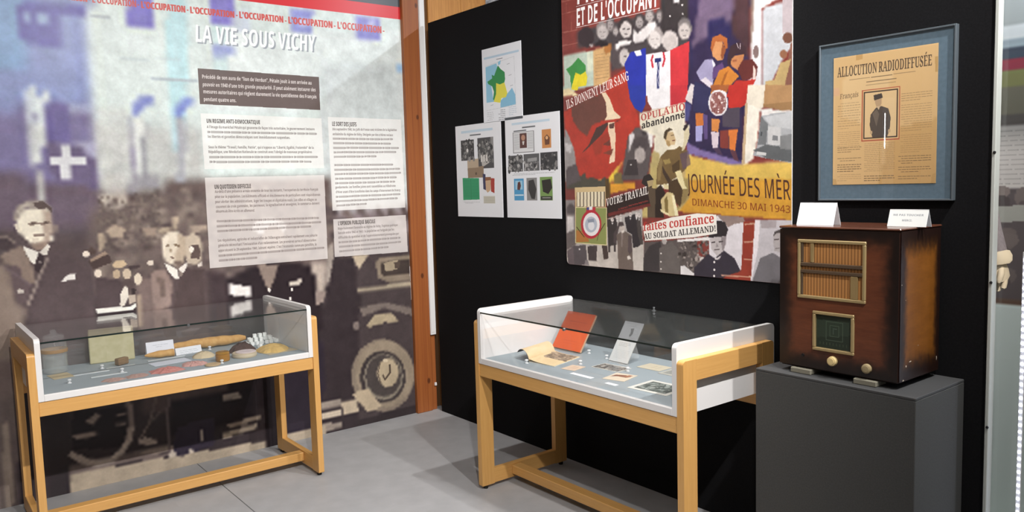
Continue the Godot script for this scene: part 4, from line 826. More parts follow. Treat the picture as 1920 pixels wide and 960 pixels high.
	[0, "k", 0x9a7a52, 1, [1.2, 186, 412, 255, 414]],
	[0, "k", 0x9a7a52, 1, [1.2, 186, 425, 255, 427]],
	[0, "k", 0x9a7a52, 1, [1.2, 185, 437, 255, 439]],
	[0, "k", 0x9a7a52, 1, [1.2, 185, 450, 255, 451]],
	[0, "k", 0x9a7a52, 1, [1.2, 185, 463, 254, 464]],
	[0, "k", 0x9a7a52, 1, [1.2, 184, 476, 254, 476]],
	[0, "p", 0x6a543a, 1, [552, 712, 567, 711, 567, 714, 553, 715]],
	[0, "p", 0x7a4a38, 1, [557, 730, 571, 729, 570, 733, 559, 733]],
	[0, "p", 0x3a2e28, 1, [453, 873, 466, 871, 465, 875, 454, 877]],
	[0, "p", 0x57493a, 1, [442, 888, 462, 893, 479, 900, 480, 951, 456, 960, 445, 920]],
	[0, "p", 0x2f2826, 1, [413, 875, 425, 851, 452, 843, 471, 864, 453, 869, 442, 891]],
	[0, "p", 0xa8946e, 1, [439, 869, 468, 865, 467, 884, 447, 891]],
	[0, "p", 0xd2b98a, 1, [56, 887, 228, 885, 228, 963, 57, 965]],
	[0, "p", 0x6d6050, 1, [66, 906, 225, 905, 224, 962, 64, 964]],
	[0, "p", 0xe6dabc, 1, [69, 906, 83, 906, 82, 962, 68, 963]],
	[0, "p", 0xe6dabc, 1, [89, 906, 103, 905, 102, 962, 88, 963]],
	[0, "p", 0xe6dabc, 1, [109, 906, 123, 905, 122, 962, 108, 963]],
	[0, "p", 0xe6dabc, 1, [128, 906, 142, 905, 141, 962, 127, 963]],
	[0, "p", 0xe6dabc, 1, [148, 905, 161, 905, 160, 962, 147, 962]],
	[0, "p", 0xe6dabc, 1, [167, 905, 180, 905, 179, 962, 166, 962]],
	[0, "p", 0xe6dabc, 1, [186, 905, 199, 905, 198, 962, 185, 962]],
	[0, "p", 0xe6dabc, 1, [205, 905, 218, 905, 217, 962, 204, 962]],
	[0, "p", 0xd8cb9c, 1, [56, 964, 234, 965, 231, 1112, 52, 1110]],
	[0, "p", 0x8b9357, 1, [60, 968, 230, 968, 227, 1108, 56, 1107]],
	[0, "p", 0xb0763c, 1, [59, 1058, 116, 1060, 133, 1101, 58, 1106]],
	[0, "k", 0x4a3020, 1, [3.7, 61, 1044, 105, 1083]],
	[0, "k", 0x4a3020, 1, [3.7, 222, 1026, 184, 1071]],
	[0, "k", 0x4a3020, 1, [2.3, 177, 1095, 187, 1067]],
	[0, "p", 0xb5303c, 1, [120, 965, 172, 965, 171, 989, 119, 990]],
	[0, "p", 0xe6e4e4, 1, [136, 962, 155, 962, 154, 977, 136, 977]],
	[0, "p", 0x38508a, 1, [122, 966, 135, 966, 134, 976, 122, 976]],
	[0, "e", 0xb5303c, 1, [145, 1032, 58, -1, -2, 57]],
	[0, "e", 0xeae6e6, 1, [147, 1032, 47, -1, -1, 46]],
	[0, "e", 0xb4bac6, 1, [145, 1033, 34, -1, -1, 31]],
	[0, "e", 0xdedee2, 1, [146, 1038, 18, 0, 0, 17]],
	[0, "p", 0x8c94a4, 1, [126, 1014, 161, 1009, 164, 1022, 129, 1026]],
	[0, "p", 0x5a5050, 0.6, [258, 1010, 267, 1009, 267, 1011, 258, 1011]],
	[0, "p", 0x5a5050, 0.6, [283, 1000, 291, 1000, 291, 1002, 283, 1002]],
	[0, "p", 0x5a5050, 0.6, [302, 998, 310, 997, 310, 999, 302, 999]],
	[0, "p", 0x5a5050, 0.6, [352, 989, 360, 989, 360, 991, 352, 991]],
	[0, "p", 0x5a5050, 0.6, [382, 989, 390, 989, 390, 990, 382, 990]],
	[0, "p", 0x5a5050, 0.6, [395, 991, 403, 991, 403, 993, 395, 993]],
	[0, "e", 0xd8d2cc, 1, [502, 1128, 4, 0, 0, 3]],
	[0, "e", 0xd8d2cc, 1, [501, 1158, 4, 0, 0, 3]],
	[0, "e", 0xd8d2cc, 1, [501, 1184, 4, 0, 0, 3]],
	[0, "p", 0xe9e4dc, 1, [416, 1031, 552, 998, 664, 983, 744, 986, 747, 1049, 650, 1065, 426, 1086]],
	[0, "p", 0x4f4749, 1, [723, 1078, 739, 1075, 739, 1080, 724, 1082]],
	[0, "p", 0x4f4749, 1, [753, 1074, 771, 1072, 771, 1076, 754, 1079]],
	[0, "p", 0x6d6364, 1, [734, 1102, 757, 1099, 757, 1103, 736, 1106]],
	[0, "e", 0xe0dad6, 1, [735, 1145, 4, 0, 0, 4]],
	[0, "e", 0xe0dad6, 1, [735, 1171, 4, 0, 0, 4]],
	[0, "e", 0xe0dad6, 1, [734, 1192, 4, 0, 0, 4]],
	[0, "p", 0x5a5052, 1, [963, 1059, 981, 1057, 981, 1061, 964, 1063]],
	[0, "p", 0x77706f, 1, [967, 1087, 983, 1085, 983, 1088, 968, 1090]],
	[0, "k", 0xb8a8b0, 1, [2.3, 826, 439, 833, 456]],
	[0, "k", 0xb8a8b0, 1, [2.3, 840, 442, 839, 460]],
	[0, "c", 0x000000, 1, [60, 1.9, 5.1, 24, 0x6a3434, 0xe8dcd8, 729, 592, 757, 585, 778, 600, 782, 635, 756, 656, 731, 644, 723, 615]],
	[0, "p", 0x4a4d50, 1, [915, 725, 921, 725, 920, 738, 914, 738]],
	[0, "p", 0x77797c, 1, [958, 738, 976, 742, 976, 756, 956, 754]],
	[0, "p", 0xc6c6c4, 1, [901, 785, 935, 791, 934, 800, 899, 795]],
	[0, "k", 0xcfc4c4, 1, [2.1, 82, 268, 507, 272]],
	[0, "k", 0xcfc4c4, 1, [2.1, 84, 188, 322, 193]],
]
const COLLAGE_TEXT = [
	["PRO", "sansbold", 0xf0eeee, 1, [84.2, 181.0, 245.3, 185.2, 86.3, 114.1]],
	["ET DE L'OCCUPANT", "sansbold", 0xf2f0f0, 1, [81.7, 262.6, 500.6, 264.3, 83.7, 196.1]],
	["ILS DONNENT LEUR SANG", "serifbold", 0xf0e6e0, 1, [18.8, 575.8, 359.6, 500.6, 13.6, 541.7]],
	["OPULATIO", "serifbold", 0xa8433f, 1, [413.9, 652.7, 618.8, 629.6, 411.7, 629.2]],
	["abandonné", "sansbold", 0x2d2826, 1, [416.4, 681.1, 617.6, 655.7, 414.8, 658.0]],
	["VOTRE TRAVAIL", "serifbold", 0xf2ece6, 1, [230.3, 962.0, 445.7, 914.8, 229.8, 933.6]],
	["faites confiance", "serifbold", 0xb5342e, 1, [418.1, 1050.5, 736.4, 1012.9, 417.0, 1020.9]],
	["AU SOLDAT ALLEMAND!", "serifbold", 0x2a2423, 1, [421.4, 1081.3, 744.3, 1042.3, 419.6, 1061.0]],
	["JOURNÉE DES MÈR", "sans", 0x4a2f28, 1, [625.7, 908.2, 1021.3, 938.6, 622.9, 848.0]],
	["DIMANCHE 30 MAI 1943", "sans", 0x7d3a1e, 1, [641.9, 954.8, 1021.6, 977.7, 641.2, 932.8]],
]


var rng := RandomNumberGenerator.new()
var names := {}
var M := {}

# ---------------------------------------------------------------- nodes
func numbered(called: String) -> String:
	var n: int = names.get(called, 0)
	names[called] = n + 1
	return called if n == 0 else "%s_%03d" % [called, n]

func gx(n: Node3D) -> Transform3D:
	var t := Transform3D.IDENTITY
	while n != self:
		t = n.transform * t
		n = n.get_parent()
	return t

func thing(called: String, label: String, category: String, at := Vector3.ZERO, turn := 0.0, group := "") -> Node3D:
	var o := Node3D.new()
	o.name = numbered(called)
	add_child(o)
	o.position = at
	o.rotation.y = turn
	tag(o, label, category, group)
	return o

func tag(o: Node, label: String, category: String, group := "") -> Node:
	o.set_meta("label", label)
	o.set_meta("category", category)
	if group != "":
		o.set_meta("group", group)
	return o

# commits a shape as one mesh; local = the shape is in the parent's own frame, otherwise in the room's
func obj(called: String, st: SurfaceTool, m: Material, parent: Node3D = null, local := false) -> MeshInstance3D:
	var o := MeshInstance3D.new()
	o.mesh = st.commit()
	o.material_override = m
	o.cast_shadow = GeometryInstance3D.SHADOW_CASTING_SETTING_ON
	if parent == null:
		o.name = numbered(called)
		add_child(o)
	else:
		o.name = called
		parent.add_child(o, true)
		if not local:
			o.transform = gx(parent).affine_inverse()
	return o

func struct(called: String, st: SurfaceTool, m: Material, parent: Node3D = null) -> MeshInstance3D:
	var o := obj(called, st, m, parent)
	if parent == null:
		o.set_meta("kind", "structure")
	return o

# ---------------------------------------------------------------- shapes
func mb() -> SurfaceTool:
	var st := SurfaceTool.new()
	st.begin(Mesh.PRIMITIVE_TRIANGLES)
	return st

func tri(st: SurfaceTool, p: Array, n: Array, uv: Array) -> void:
	var out: Vector3 = n[0] + n[1] + n[2]
	var order := [0, 1, 2]
	if ((p[1] - p[0]) as Vector3).cross(p[2] - p[0]).dot(out) > 0.0:
		order = [0, 2, 1]
	for i in order:
		st.set_normal(n[i])
		st.set_uv(uv[i])
		st.add_vertex(p[i])

func quad(st: SurfaceTool, a: Vector3, b: Vector3, c: Vector3, d: Vector3, n: Vector3, uv := [Vector2(0, 0), Vector2(1, 0), Vector2(1, 1), Vector2(0, 1)]) -> void:
	tri(st, [a, b, c], [n, n, n], [uv[0], uv[1], uv[2]])
	tri(st, [a, c, d], [n, n, n], [uv[0], uv[2], uv[3]])

func squad(st: SurfaceTool, p: Array, n: Array, uv: Array) -> void:
	tri(st, [p[0], p[1], p[2]], [n[0], n[1], n[2]], [uv[0], uv[1], uv[2]])
	tri(st, [p[0], p[2], p[3]], [n[0], n[2], n[3]], [uv[0], uv[2], uv[3]])

# box between two corners with chamfered edges; UVs in metres, u along the longest side
func bx(st: SurfaceTool, lo: Vector3, hi: Vector3, bevel := 0.002, xf := Transform3D.IDENTITY) -> void:
	var c := (lo + hi) * 0.5
	var h := ((hi - lo) * 0.5).abs()
	var b: float = min(bevel, min(h.x, min(h.y, h.z)) * 0.9)
	var la := 0
	for i in 3:
		if h[i] > h[la]:
			la = i
	var v := func(s: Vector3, ax: int) -> Vector3:
		var r := Vector3.ZERO
		for i in 3:
			r[i] = s[i] * (h[i] if i == ax else h[i] - b)
		return r
	var put := func(pts: Array) -> void:
		var nn: Vector3 = ((pts[1] - pts[0]) as Vector3).cross(pts[2] - pts[0]).normalized()
		var mid := Vector3.ZERO
		for p in pts:
			mid += p
		if nn.dot(mid) < 0:
			nn = -nn
		var an := nn.abs()
		var na := 0 if an.x >= an.y and an.x >= an.z else (1 if an.y >= an.z else 2)
		var ua := la if na != la else (la + 1) % 3
		var va := 3 - ua - na
		var w := []
		var uv := []
		for p in pts:
			w.append(xf * (c + p))
			uv.append(Vector2(c[ua] + p[ua], c[va] + p[va] + na * 0.37))
		var wn := (xf.basis * nn).normalized()
		tri(st, [w[0], w[1], w[2]], [wn, wn, wn], [uv[0], uv[1], uv[2]])
		if pts.size() == 4:
			tri(st, [w[0], w[2], w[3]], [wn, wn, wn], [uv[0], uv[2], uv[3]])
	for ax in 3:
		var e := (ax + 1) % 3
		var f := (ax + 2) % 3
		for s in [-1.0, 1.0]:
			var q := []
			for k in [[-1, -1], [1, -1], [1, 1], [-1, 1]]:
				var sg := Vector3.ZERO
				sg[ax] = s
				sg[e] = k[0]
				sg[f] = k[1]
				q.append(v.call(sg, ax))
			put.call(q)
			for s2 in [-1.0, 1.0]:
				var s0 := Vector3.ZERO
				s0[ax] = s
				s0[e] = s2
				s0[f] = -1
				var s1 := s0
				s1[f] = 1
				put.call([v.call(s0, ax), v.call(s1, ax), v.call(s1, e), v.call(s0, e)])
	for i in 8:
		var sg := Vector3(-1 if i & 1 else 1, -1 if i & 2 else 1, -1 if i & 4 else 1)
		put.call([v.call(sg, 0), v.call(sg, 1), v.call(sg, 2)])

func box(lo: Vector3, hi: Vector3, bevel := 0.002, xf := Transform3D.IDENTITY) -> SurfaceTool:
	var st := mb()
	bx(st, lo, hi, bevel, xf)
	return st

# profile of (radius, height) turned round the axis of xf
func lathe(st: SurfaceTool, prof: Array, segs := 24, xf := Transform3D.IDENTITY) -> void:
	for i in prof.size() - 1:
		var a: Vector2 = prof[i]
		var b: Vector2 = prof[i + 1]
		if a.distance_to(b) < 1e-6:
			continue
		var t := (b - a).normalized()
		for k in segs:
			var p := []
			var n := []
			var uv := []
			for q in [[a, k], [a, k + 1], [b, k + 1], [b, k]]:
				var ang: float = TAU * q[1] / segs
				p.append(xf * Vector3(q[0].x * cos(ang), q[0].y, q[0].x * sin(ang)))
				n.append((xf.basis * Vector3(t.y * cos(ang), -t.x, t.y * sin(ang))).normalized())
				uv.append(Vector2(float(q[1]) / segs, q[0].y * 4.0))
			squad(st, p, n, uv)

# flat outline (x, y) pushed along z from z0 to z1
func prism(st: SurfaceTool, pts: PackedVector2Array, z0: float, z1: float, xf := Transform3D.IDENTITY, along_v := false) -> void:
	var idx := Geometry2D.triangulate_polygon(pts)
	for z in [z0, z1]:
		var n: Vector3 = xf.basis * Vector3(0, 0, -1.0 if z == min(z0, z1) else 1.0)
		for i in range(0, idx.size(), 3):
			var p := []
			var uv := []
			for j in 3:
				var q := pts[idx[i + j]]
				p.append(xf * Vector3(q.x, q.y, z))
				uv.append(Vector2(q.y, q.x) if along_v else q)
			tri(st, p, [n, n, n], uv)
	var turn := 1.0 if not Geometry2D.is_polygon_clockwise(pts) else -1.0
	for i in pts.size():
		var a := pts[i]
		var b := pts[(i + 1) % pts.size()]
		var t := (b - a).normalized()
		var n2 := Vector2(t.y, -t.x) * turn
		var n: Vector3 = (xf.basis * Vector3(n2.x, n2.y, 0)).normalized()
		var l := a.distance_to(b)
		var uv := [Vector2(a.y, z0), Vector2(a.y + l, z0), Vector2(a.y + l, z1), Vector2(a.y, z1)]
		quad(st, xf * Vector3(a.x, a.y, z0), xf * Vector3(b.x, b.y, z0), xf * Vector3(b.x, b.y, z1), xf * Vector3(a.x, a.y, z1), n, uv)

# rectangle outline with corner radii [bl, br, tr, tl]
func rounded(x0: float, y0: float, x1: float, y1: float, r: Array, n := 6) -> PackedVector2Array:
	var out := PackedVector2Array()
	var cs := [[x0, y0, 1, 1, PI], [x1, y0, -1, 1, 1.5 * PI], [x1, y1, -1, -1, 0.0], [x0, y1, 1, -1, 0.5 * PI]]
	for i in 4:
		var q: Array = cs[i]
		if r[i] <= 0:
			out.append(Vector2(q[0], q[1]))
			continue
		for k in n + 1:
			var a: float = q[4] + 0.5 * PI * k / n
			out.append(Vector2(q[0] + q[2] * r[i] + cos(a) * r[i], q[1] + q[3] * r[i] + sin(a) * r[i]))
	return out

# round tube along points with a radius each, closed ends
func tube(st: SurfaceTool, pts: Array, rad: Array, segs := 12, squash := 1.0) -> void:
	var rings := []
	for i in pts.size():
		var d: Vector3 = (pts[min(i + 1, pts.size() - 1)] - pts[max(i - 1, 0)]).normalized()
		var side := d.cross(Vector3.UP)
		if side.length() < 0.05:
			side = Vector3.RIGHT
		side = side.normalized()
		var up := side.cross(d).normalized()
		var ring := []
		for k in segs:
			var a := TAU * k / segs
			ring.append([pts[i] + (side * cos(a) + up * sin(a) * squash) * rad[i], (side * cos(a) + up * sin(a)).normalized()])
		rings.append(ring)
	for i in pts.size() - 1:
		for k in segs:
			var k2 := (k + 1) % segs
			var q := [rings[i][k], rings[i][k2], rings[i + 1][k2], rings[i + 1][k]]
			squad(st, [q[0][0], q[1][0], q[2][0], q[3][0]], [q[0][1], q[1][1], q[2][1], q[3][1]], [Vector2(float(k) / segs, i), Vector2(float(k + 1) / segs, i), Vector2(float(k + 1) / segs, i + 1), Vector2(float(k) / segs, i + 1)])
	for e in [0, pts.size() - 1]:
		var nn: Vector3 = (pts[e] - pts[1 if e == 0 else e - 1]).normalized()
		for k in segs:
			tri(st, [pts[e], rings[e][k][0], rings[e][(k + 1) % segs][0]], [nn, nn, nn], [Vector2.ZERO, Vector2.RIGHT, Vector2.ONE])

# heap: a low rough mound over an oval
func heap(st: SurfaceTool, c: Vector3, rx: float, rz: float, h: float, seed_: int, rough := 0.18, rings := 9, segs := 30) -> void:
	var nz := FastNoiseLite.new()
	nz.seed = seed_
	nz.frequency = 1.0
	var pt := func(i: int, k: int) -> Vector3:
		var f := float(i) / rings
		var a := TAU * (k % segs) / segs
		var wob := 1.0 + rough * nz.get_noise_2d(cos(a) * 1.3, sin(a) * 1.3 + 9.0)
		var x := cos(a) * rx * f * wob
		var z := sin(a) * rz * f * wob
		var y: float = h * pow(maxf(0.0, 1.0 - f * f), 0.85) * (1.0 + rough * nz.get_noise_2d(x * 60.0, z * 60.0))
		return c + Vector3(x, max(y, 0.0), z)
	for i in rings:
		for k in segs:
			var a: Vector3 = pt.call(i, k)
			var b: Vector3 = pt.call(i, k + 1)
			var cc: Vector3 = pt.call(i + 1, k + 1)
			var d: Vector3 = pt.call(i + 1, k)
			var n := (cc - a).cross(d - b).normalized()
			if n.y < 0:
				n = -n
			var uv := []
			for p in [a, b, cc, d]:
				uv.append(Vector2(p.x, p.z) * 8.0)
			squad(st, [a, b, cc, d], [n, n, n, n], uv)

# a sheet curved by f(u, v) -> point, u and v from 0 to 1
func sheet(st: SurfaceTool, f: Callable, nu: int, nv: int, up: Vector3) -> void:
	for i in nu:
		for j in nv:
			var p := []
			var uv := []
			for q in [[i, j], [i + 1, j], [i + 1, j + 1], [i, j + 1]]:
				var u := float(q[0]) / nu
				var v := float(q[1]) / nv
				p.append(f.call(u, v))
				uv.append(Vector2(u, v))
			var n: Vector3 = (p[2] - p[0] as Vector3).cross(p[3] - p[1]).normalized()
			if n.dot(up) < 0:
				n = -n
			squad(st, p, [n, n, n, n], uv)

# ---------------------------------------------------------------- prints
func rgb(c: int, a := 1.0) -> Color:
	return Color8((c >> 16) & 255, (c >> 8) & 255, c & 255, int(a * 255.0))

func fill_poly(img: Image, pts: PackedVector2Array, col: Color) -> void:
	var n := pts.size()
	var top := 1e9
	var bot := -1e9
	for p in pts:
		top = min(top, p.y)
		bot = max(bot, p.y)
	var w := img.get_width()
	var row: Image = null
	if col.a < 0.999:
		row = Image.create(w, 1, false, Image.FORMAT_RGBA8)
		row.fill(col)
	for y in range(max(0, int(floor(top))), min(img.get_height(), int(ceil(bot)) + 1)):
		var yc := y + 0.5
		var xs: Array[float] = []
		for i in n:
			var a := pts[i]
			var b := pts[(i + 1) % n]
			if (a.y <= yc) != (b.y <= yc):
				xs.append(a.x + (b.x - a.x) * (yc - a.y) / (b.y - a.y))
		xs.sort()
		for i in range(0, xs.size() - 1, 2):
			var x0 := clampi(roundi(xs[i]), 0, w)
			var x1 := clampi(roundi(xs[i + 1]), 0, w)
			if x1 > x0:
				if row:
					img.blend_rect(row, Rect2i(0, 0, x1 - x0, 1), Vector2i(x0, y))
				else:
					img.fill_rect(Rect2i(x0, y, x1 - x0, 1), col)

func oval(c: Vector2, ex: Vector2, ey: Vector2, n := 24) -> PackedVector2Array:
	var out := PackedVector2Array()
	for i in n:
		out.append(c + ex * cos(TAU * i / n) + ey * sin(TAU * i / n))
	return out

func draw_op(img: Image, op: Array, s: float) -> void:
	var f: Array = op[4]
	var col := rgb(op[2], op[3])
	match op[1]:
		"p":
			var pts := PackedVector2Array()
			for i in range(0, f.size(), 2):
				pts.append(Vector2(f[i], f[i + 1]) * s)
			fill_poly(img, pts, col)
		"e":
			fill_poly(img, oval(Vector2(f[0], f[1]) * s, Vector2(f[2], f[3]) * s, Vector2(f[4], f[5]) * s), col)
		"k":
			var r: float = max(f[0] * s * 0.5, 0.5)
			for i in range(1, f.size() - 2, 2):
				var a := Vector2(f[i], f[i + 1]) * s
				var b := Vector2(f[i + 2], f[i + 3]) * s
				var t := (b - a).normalized()
				var n := Vector2(-t.y, t.x) * r
				fill_poly(img, PackedVector2Array([a + n, b + n, b - n, a - n]), col)
				fill_poly(img, oval(b, Vector2(r, 0), Vector2(0, r), 10), col)
		"c":
			var pts := PackedVector2Array()
			for i in range(6, f.size(), 2):
				pts.append(Vector2(f[i], f[i + 1]))
			var lo := pts[0]
			var hi := pts[0]
			for p in pts:
				lo = lo.min(p)
				hi = hi.max(p)
			var r := RandomNumberGenerator.new()
			r.seed = f[3]
			var made := 0
			while made < f[0]:
				var p := Vector2(r.randf_range(lo.x, hi.x), r.randf_range(lo.y, hi.y))
				var rr := r.randf_range(f[1], f[2])
				var mixed := rgb(f[4]).lerp(rgb(f[5]), r.randf())
				var tall := r.randf_range(0.7, 1.4)
				made += 1
				if Geometry2D.is_point_in_polygon(p, pts):
					fill_poly(img, oval(p * s, Vector2(rr * s, 0), Vector2(0, rr * tall * s), 10), mixed)

# paints from the softest level (4: a sixteenth of the size) up to the sharp one (0)
func paint(w: int, h: int, ops: Array, ground: int, from := 4, photo := 0.0, soft := 0.66) -> Image:
	var img := Image.create(max(2, w >> from), max(2, h >> from), false, Image.FORMAT_RGBA8)
	img.fill(rgb(ground))
	for lv in range(from, -1, -1):
		if lv != from:
			img.resize(max(2, w >> lv), max(2, h >> lv), Image.INTERPOLATE_CUBIC)
		for op in ops:
			if op[0] == lv:
				draw_op(img, op, 1.0 / (1 << lv))
		if photo > 0 and lv > 0:
			# the grain and softness of an enlarged photograph
			var sz := img.get_size()
			img.resize(max(2, int(sz.x * soft)), max(2, int(sz.y * soft)), Image.INTERPOLATE_BILINEAR)
			img.resize(sz.x, sz.y, Image.INTERPOLATE_CUBIC)
			if lv == 2 or lv == 1:
				grain(img, photo, lv)
	return img

func grain(img: Image, amount: float, seed_: int) -> void:
	var nz := FastNoiseLite.new()
	nz.seed = 900 + seed_
	nz.frequency = 0.16
	nz.fractal_octaves = 3
	var g := nz.get_image(img.get_width(), img.get_height()).get_data()
	nz.frequency = 0.035
	var slow := nz.get_image(img.get_width(), img.get_height()).get_data()
	var d := img.get_data()
	for i in g.size():
		var f := 1.0 + amount * (g[i] + 2 * slow[i] - 384) / 128.0
		var k := i * 4
		d[k] = mini(255, int(d[k] * f))
		d[k + 1] = mini(255, int(d[k + 1] * f))
		d[k + 2] = mini(255, int(d[k + 2] * f))
	img.set_data(img.get_width(), img.get_height(), false, Image.FORMAT_RGBA8, d)

var fonts := {}
func font(called: String) -> SystemFont:
	if not fonts.has(called):
		var f := SystemFont.new()
		f.font_names = PackedStringArray(["Droid Serif" if called.begins_with("serif") else "Droid Sans"])
		f.font_weight = 700 if called.ends_with("bold") else 400
		fonts[called] = f
	return fonts[called]

# a line of lettering as a picture, its baseline at 1.05 of the size below the top
func lettering(text: String, called: String, size: int, col: Color) -> Image:
	var ts := TextServerManager.get_primary_interface()
	var tl := TextLine.new()
	tl.add_string(text, font(called), size)
	var glyphs: Array = ts.shaped_text_get_glyphs(tl.get_rid())
	var sz := Vector2i(size, 0)
	var wide := 4.0
	for g in glyphs:
		wide += g.advance
		if g.index != 0:
			ts.font_render_glyph(g.font_rid, sz, g.index)
	var img := Image.create(int(wide) + 4, int(size * 1.4), false, Image.FORMAT_RGBA8)
	img.fill(Color(1, 1, 1, 0))
	var sheets := {}
	var x := 2.0
	for g in glyphs:
		var ti := ts.font_get_glyph_texture_idx(g.font_rid, sz, g.index)
		if ti >= 0:
			var key := [g.font_rid, ti]
			if not sheets.has(key):
				sheets[key] = ts.font_get_texture_image(g.font_rid, sz, ti)
			var uv := ts.font_get_glyph_uv_rect(g.font_rid, sz, g.index)
			var off := ts.font_get_glyph_offset(g.font_rid, sz, g.index)
			if uv.size.x > 0.5 and uv.size.y > 0.5:
				var gi: Image = sheets[key].get_region(Rect2i(uv))
				gi.convert(Image.FORMAT_RGBA8)
				img.blend_rect(gi, Rect2i(Vector2i.ZERO, gi.get_size()), Vector2i(roundi(x + off.x), roundi(size * 1.05 + off.y)))
		x += g.advance
	var d := img.get_data()
	var r8 := col.r8
	var g8 := col.g8
	var b8 := col.b8
	for i in range(0, d.size(), 4):
		d[i] = r8
		d[i + 1] = g8
		d[i + 2] = b8
		d[i + 3] = int(d[i + 3] * col.a)
	return Image.create_from_data(img.get_width(), img.get_height(), false, Image.FORMAT_RGBA8, d)

# sets lettering with its baseline from p0 to p1 and capitals as high as p2 stands above p0
func write(img: Image, op: Array) -> void:
	var f: Array = op[4]
	var p0 := Vector2(f[0], f[1])
	var ex := Vector2(f[2], f[3]) - p0
	var up := Vector2(f[4], f[5]) - p0
	var size: int = clampi(roundi(up.length() / 0.714), 7, 160)
	var t := lettering(op[0], op[1], size, rgb(op[2], op[3]))
	var tw := t.get_width() - 8.0
	if abs(ex.y) < 1.5 and abs(up.x) < 2.0:
		var sx := ex.x / tw
		var sy := up.length() / (0.714 * size)
		t.resize(max(1, roundi(t.get_width() * sx)), max(1, roundi(t.get_height() * sy)), Image.INTERPOLATE_LANCZOS if sx < 1.0 else Image.INTERPOLATE_CUBIC)
		img.blend_rect(t, Rect2i(Vector2i.ZERO, t.get_size()), Vector2i(roundi(p0.x - 2 * sx), roundi(p0.y - 1.05 * size * sy)))
		return
	var e1 := ex / tw
	var e2 := -up / (0.714 * size)
	var org := p0 - e1 * 2.0 - e2 * 1.05 * size
	var inv := Transform2D(e1, e2, org).affine_inverse()
	var lo := org
	var hi := org
	for c in [Vector2(t.get_width(), 0), Vector2(0, t.get_height()), Vector2(t.get_size())]:
		var q: Vector2 = org + e1 * c.x + e2 * c.y
		lo = lo.min(q)
		hi = hi.max(q)
	for y in range(max(0, int(lo.y)), min(img.get_height(), int(hi.y) + 1)):
		for x in range(max(0, int(lo.x)), min(img.get_width(), int(hi.x) + 1)):
			var acc := 0.0
			for k in 4:
				var q := inv * Vector2(x + 0.25 + 0.5 * (k & 1), y + 0.25 + 0.25 * (k & 2))
				if q.x >= 0 and q.y >= 0 and q.x < t.get_width() and q.y < t.get_height():
					acc += t.get_pixel(int(q.x), int(q.y)).a
			if acc > 0.01:
				img.set_pixel(x, y, img.get_pixel(x, y).lerp(rgb(op[2]), acc * 0.25))

func printed(w: int, h: int, ops: Array, texts: Array, ground: int, from := 4, photo := 0.0, soft := 0.66) -> Image:
	var img := paint(w, h, ops, ground, from, photo, soft)
	for t in texts:
		write(img, t)
	img.convert(Image.FORMAT_RGB8)
	return img

# rows of small print too fine to read: broken grey lines
func small_print(ops: Array, x0: int, x1: int, y0: int, rows: int, step: float, thick: float, col: int, seed_: int, opacity := 0.7) -> void:
	var r := RandomNumberGenerator.new()
	r.seed = seed_
	for i in rows:
		var y: float = y0 + i * step
		var x: float = x0 + (14.0 if r.randf() < 0.2 else 0.0)
		var last: float = x1 if (i < rows - 1) else x0 + (x1 - x0) * r.randf_range(0.4, 0.8)
		while x < last - 4:
			var l: float = min(r.randf_range(6, 24), last - x)
			ops.append([0, "k", col, opacity, [thick, x, y, x + l, y]])
			x += l + 4

# ---------------------------------------------------------------- materials
func mat(c: int, rough := 0.6, metal := 0.0) -> StandardMaterial3D:
	var m := StandardMaterial3D.new()
	m.albedo_color = rgb(c)
	m.roughness = rough
	m.metallic = metal
	return m

func pic(img: Image, rough := 0.5, gain := 1.0) -> StandardMaterial3D:
	var m := StandardMaterial3D.new()
	m.albedo_texture = ImageTexture.create_from_image(img)
	m.albedo_color = Color(gain, gain, gain)
	m.roughness = rough
	return m

func glass(c: int, alpha := 0.06) -> StandardMaterial3D:
	var m := StandardMaterial3D.new()
	m.albedo_color = rgb(c, alpha)
	m.transparency = BaseMaterial3D.TRANSPARENCY_ALPHA
	m.roughness = 0.0
	m.metallic = 0.0
	return m

# wood: colours mixed along stretched noise, with optional dark knots; u runs with the grain
func wood_image(w: int, h: int, light: int, dark: int, seed_: int, bands: float, knots: Array = []) -> Image:
	var n1 := FastNoiseLite.new()
	n1.seed = seed_
	n1.frequency = 1.0
	n1.fractal_octaves = 3
	var img := Image.create(w, h, false, Image.FORMAT_RGB8)
	var a := rgb(light)
	var b := rgb(dark)
	for y in h:
		for x in w:
			var u := float(x) / w
			var v := float(y) / h
			var kn := 0.0
			for k in knots:
				var dx: float = (u - k[0]) * k[3]
				var dy: float = v - k[1]
				var d: float = sqrt(dx * dx + dy * dy) / k[2]
				if d < 3.0:
					v += 0.4 * k[2] * exp(-d * d * 0.5) * signf(dy)
					kn = max(kn, 1.0 - smoothstep(0.6, 1.25, d))
			var t := 0.5 + 0.5 * n1.get_noise_2d(u * 1.6, v * bands)
			t += 0.35 * n1.get_noise_2d(u * 7.0 + 40.0, v * bands * 5.0)
			var c := a.lerp(b, clampf(t, 0.0, 1.0))
			if kn > 0:
				c = c.lerp(Color(b.r * 0.42, b.g * 0.36, b.b * 0.3), kn * 0.6)
			img.set_pixel(x, y, c)
	return img

func speckle_image(w: int, h: int, a: int, b: int, seed_: int, freq: float, fine := 0.35) -> Image:
	var n1 := FastNoiseLite.new()
	n1.seed = seed_
	n1.frequency = freq
	n1.fractal_octaves = 4
	var r := RandomNumberGenerator.new()
	r.seed = seed_
	var img := Image.create(w, h, false, Image.FORMAT_RGB8)
	for y in h:
		for x in w:
			var t := clampf(0.5 + 0.8 * n1.get_noise_2d(x, y) + fine * (r.randf() - 0.5), 0.0, 1.0)
			img.set_pixel(x, y, rgb(a).lerp(rgb(b), t))
	return img

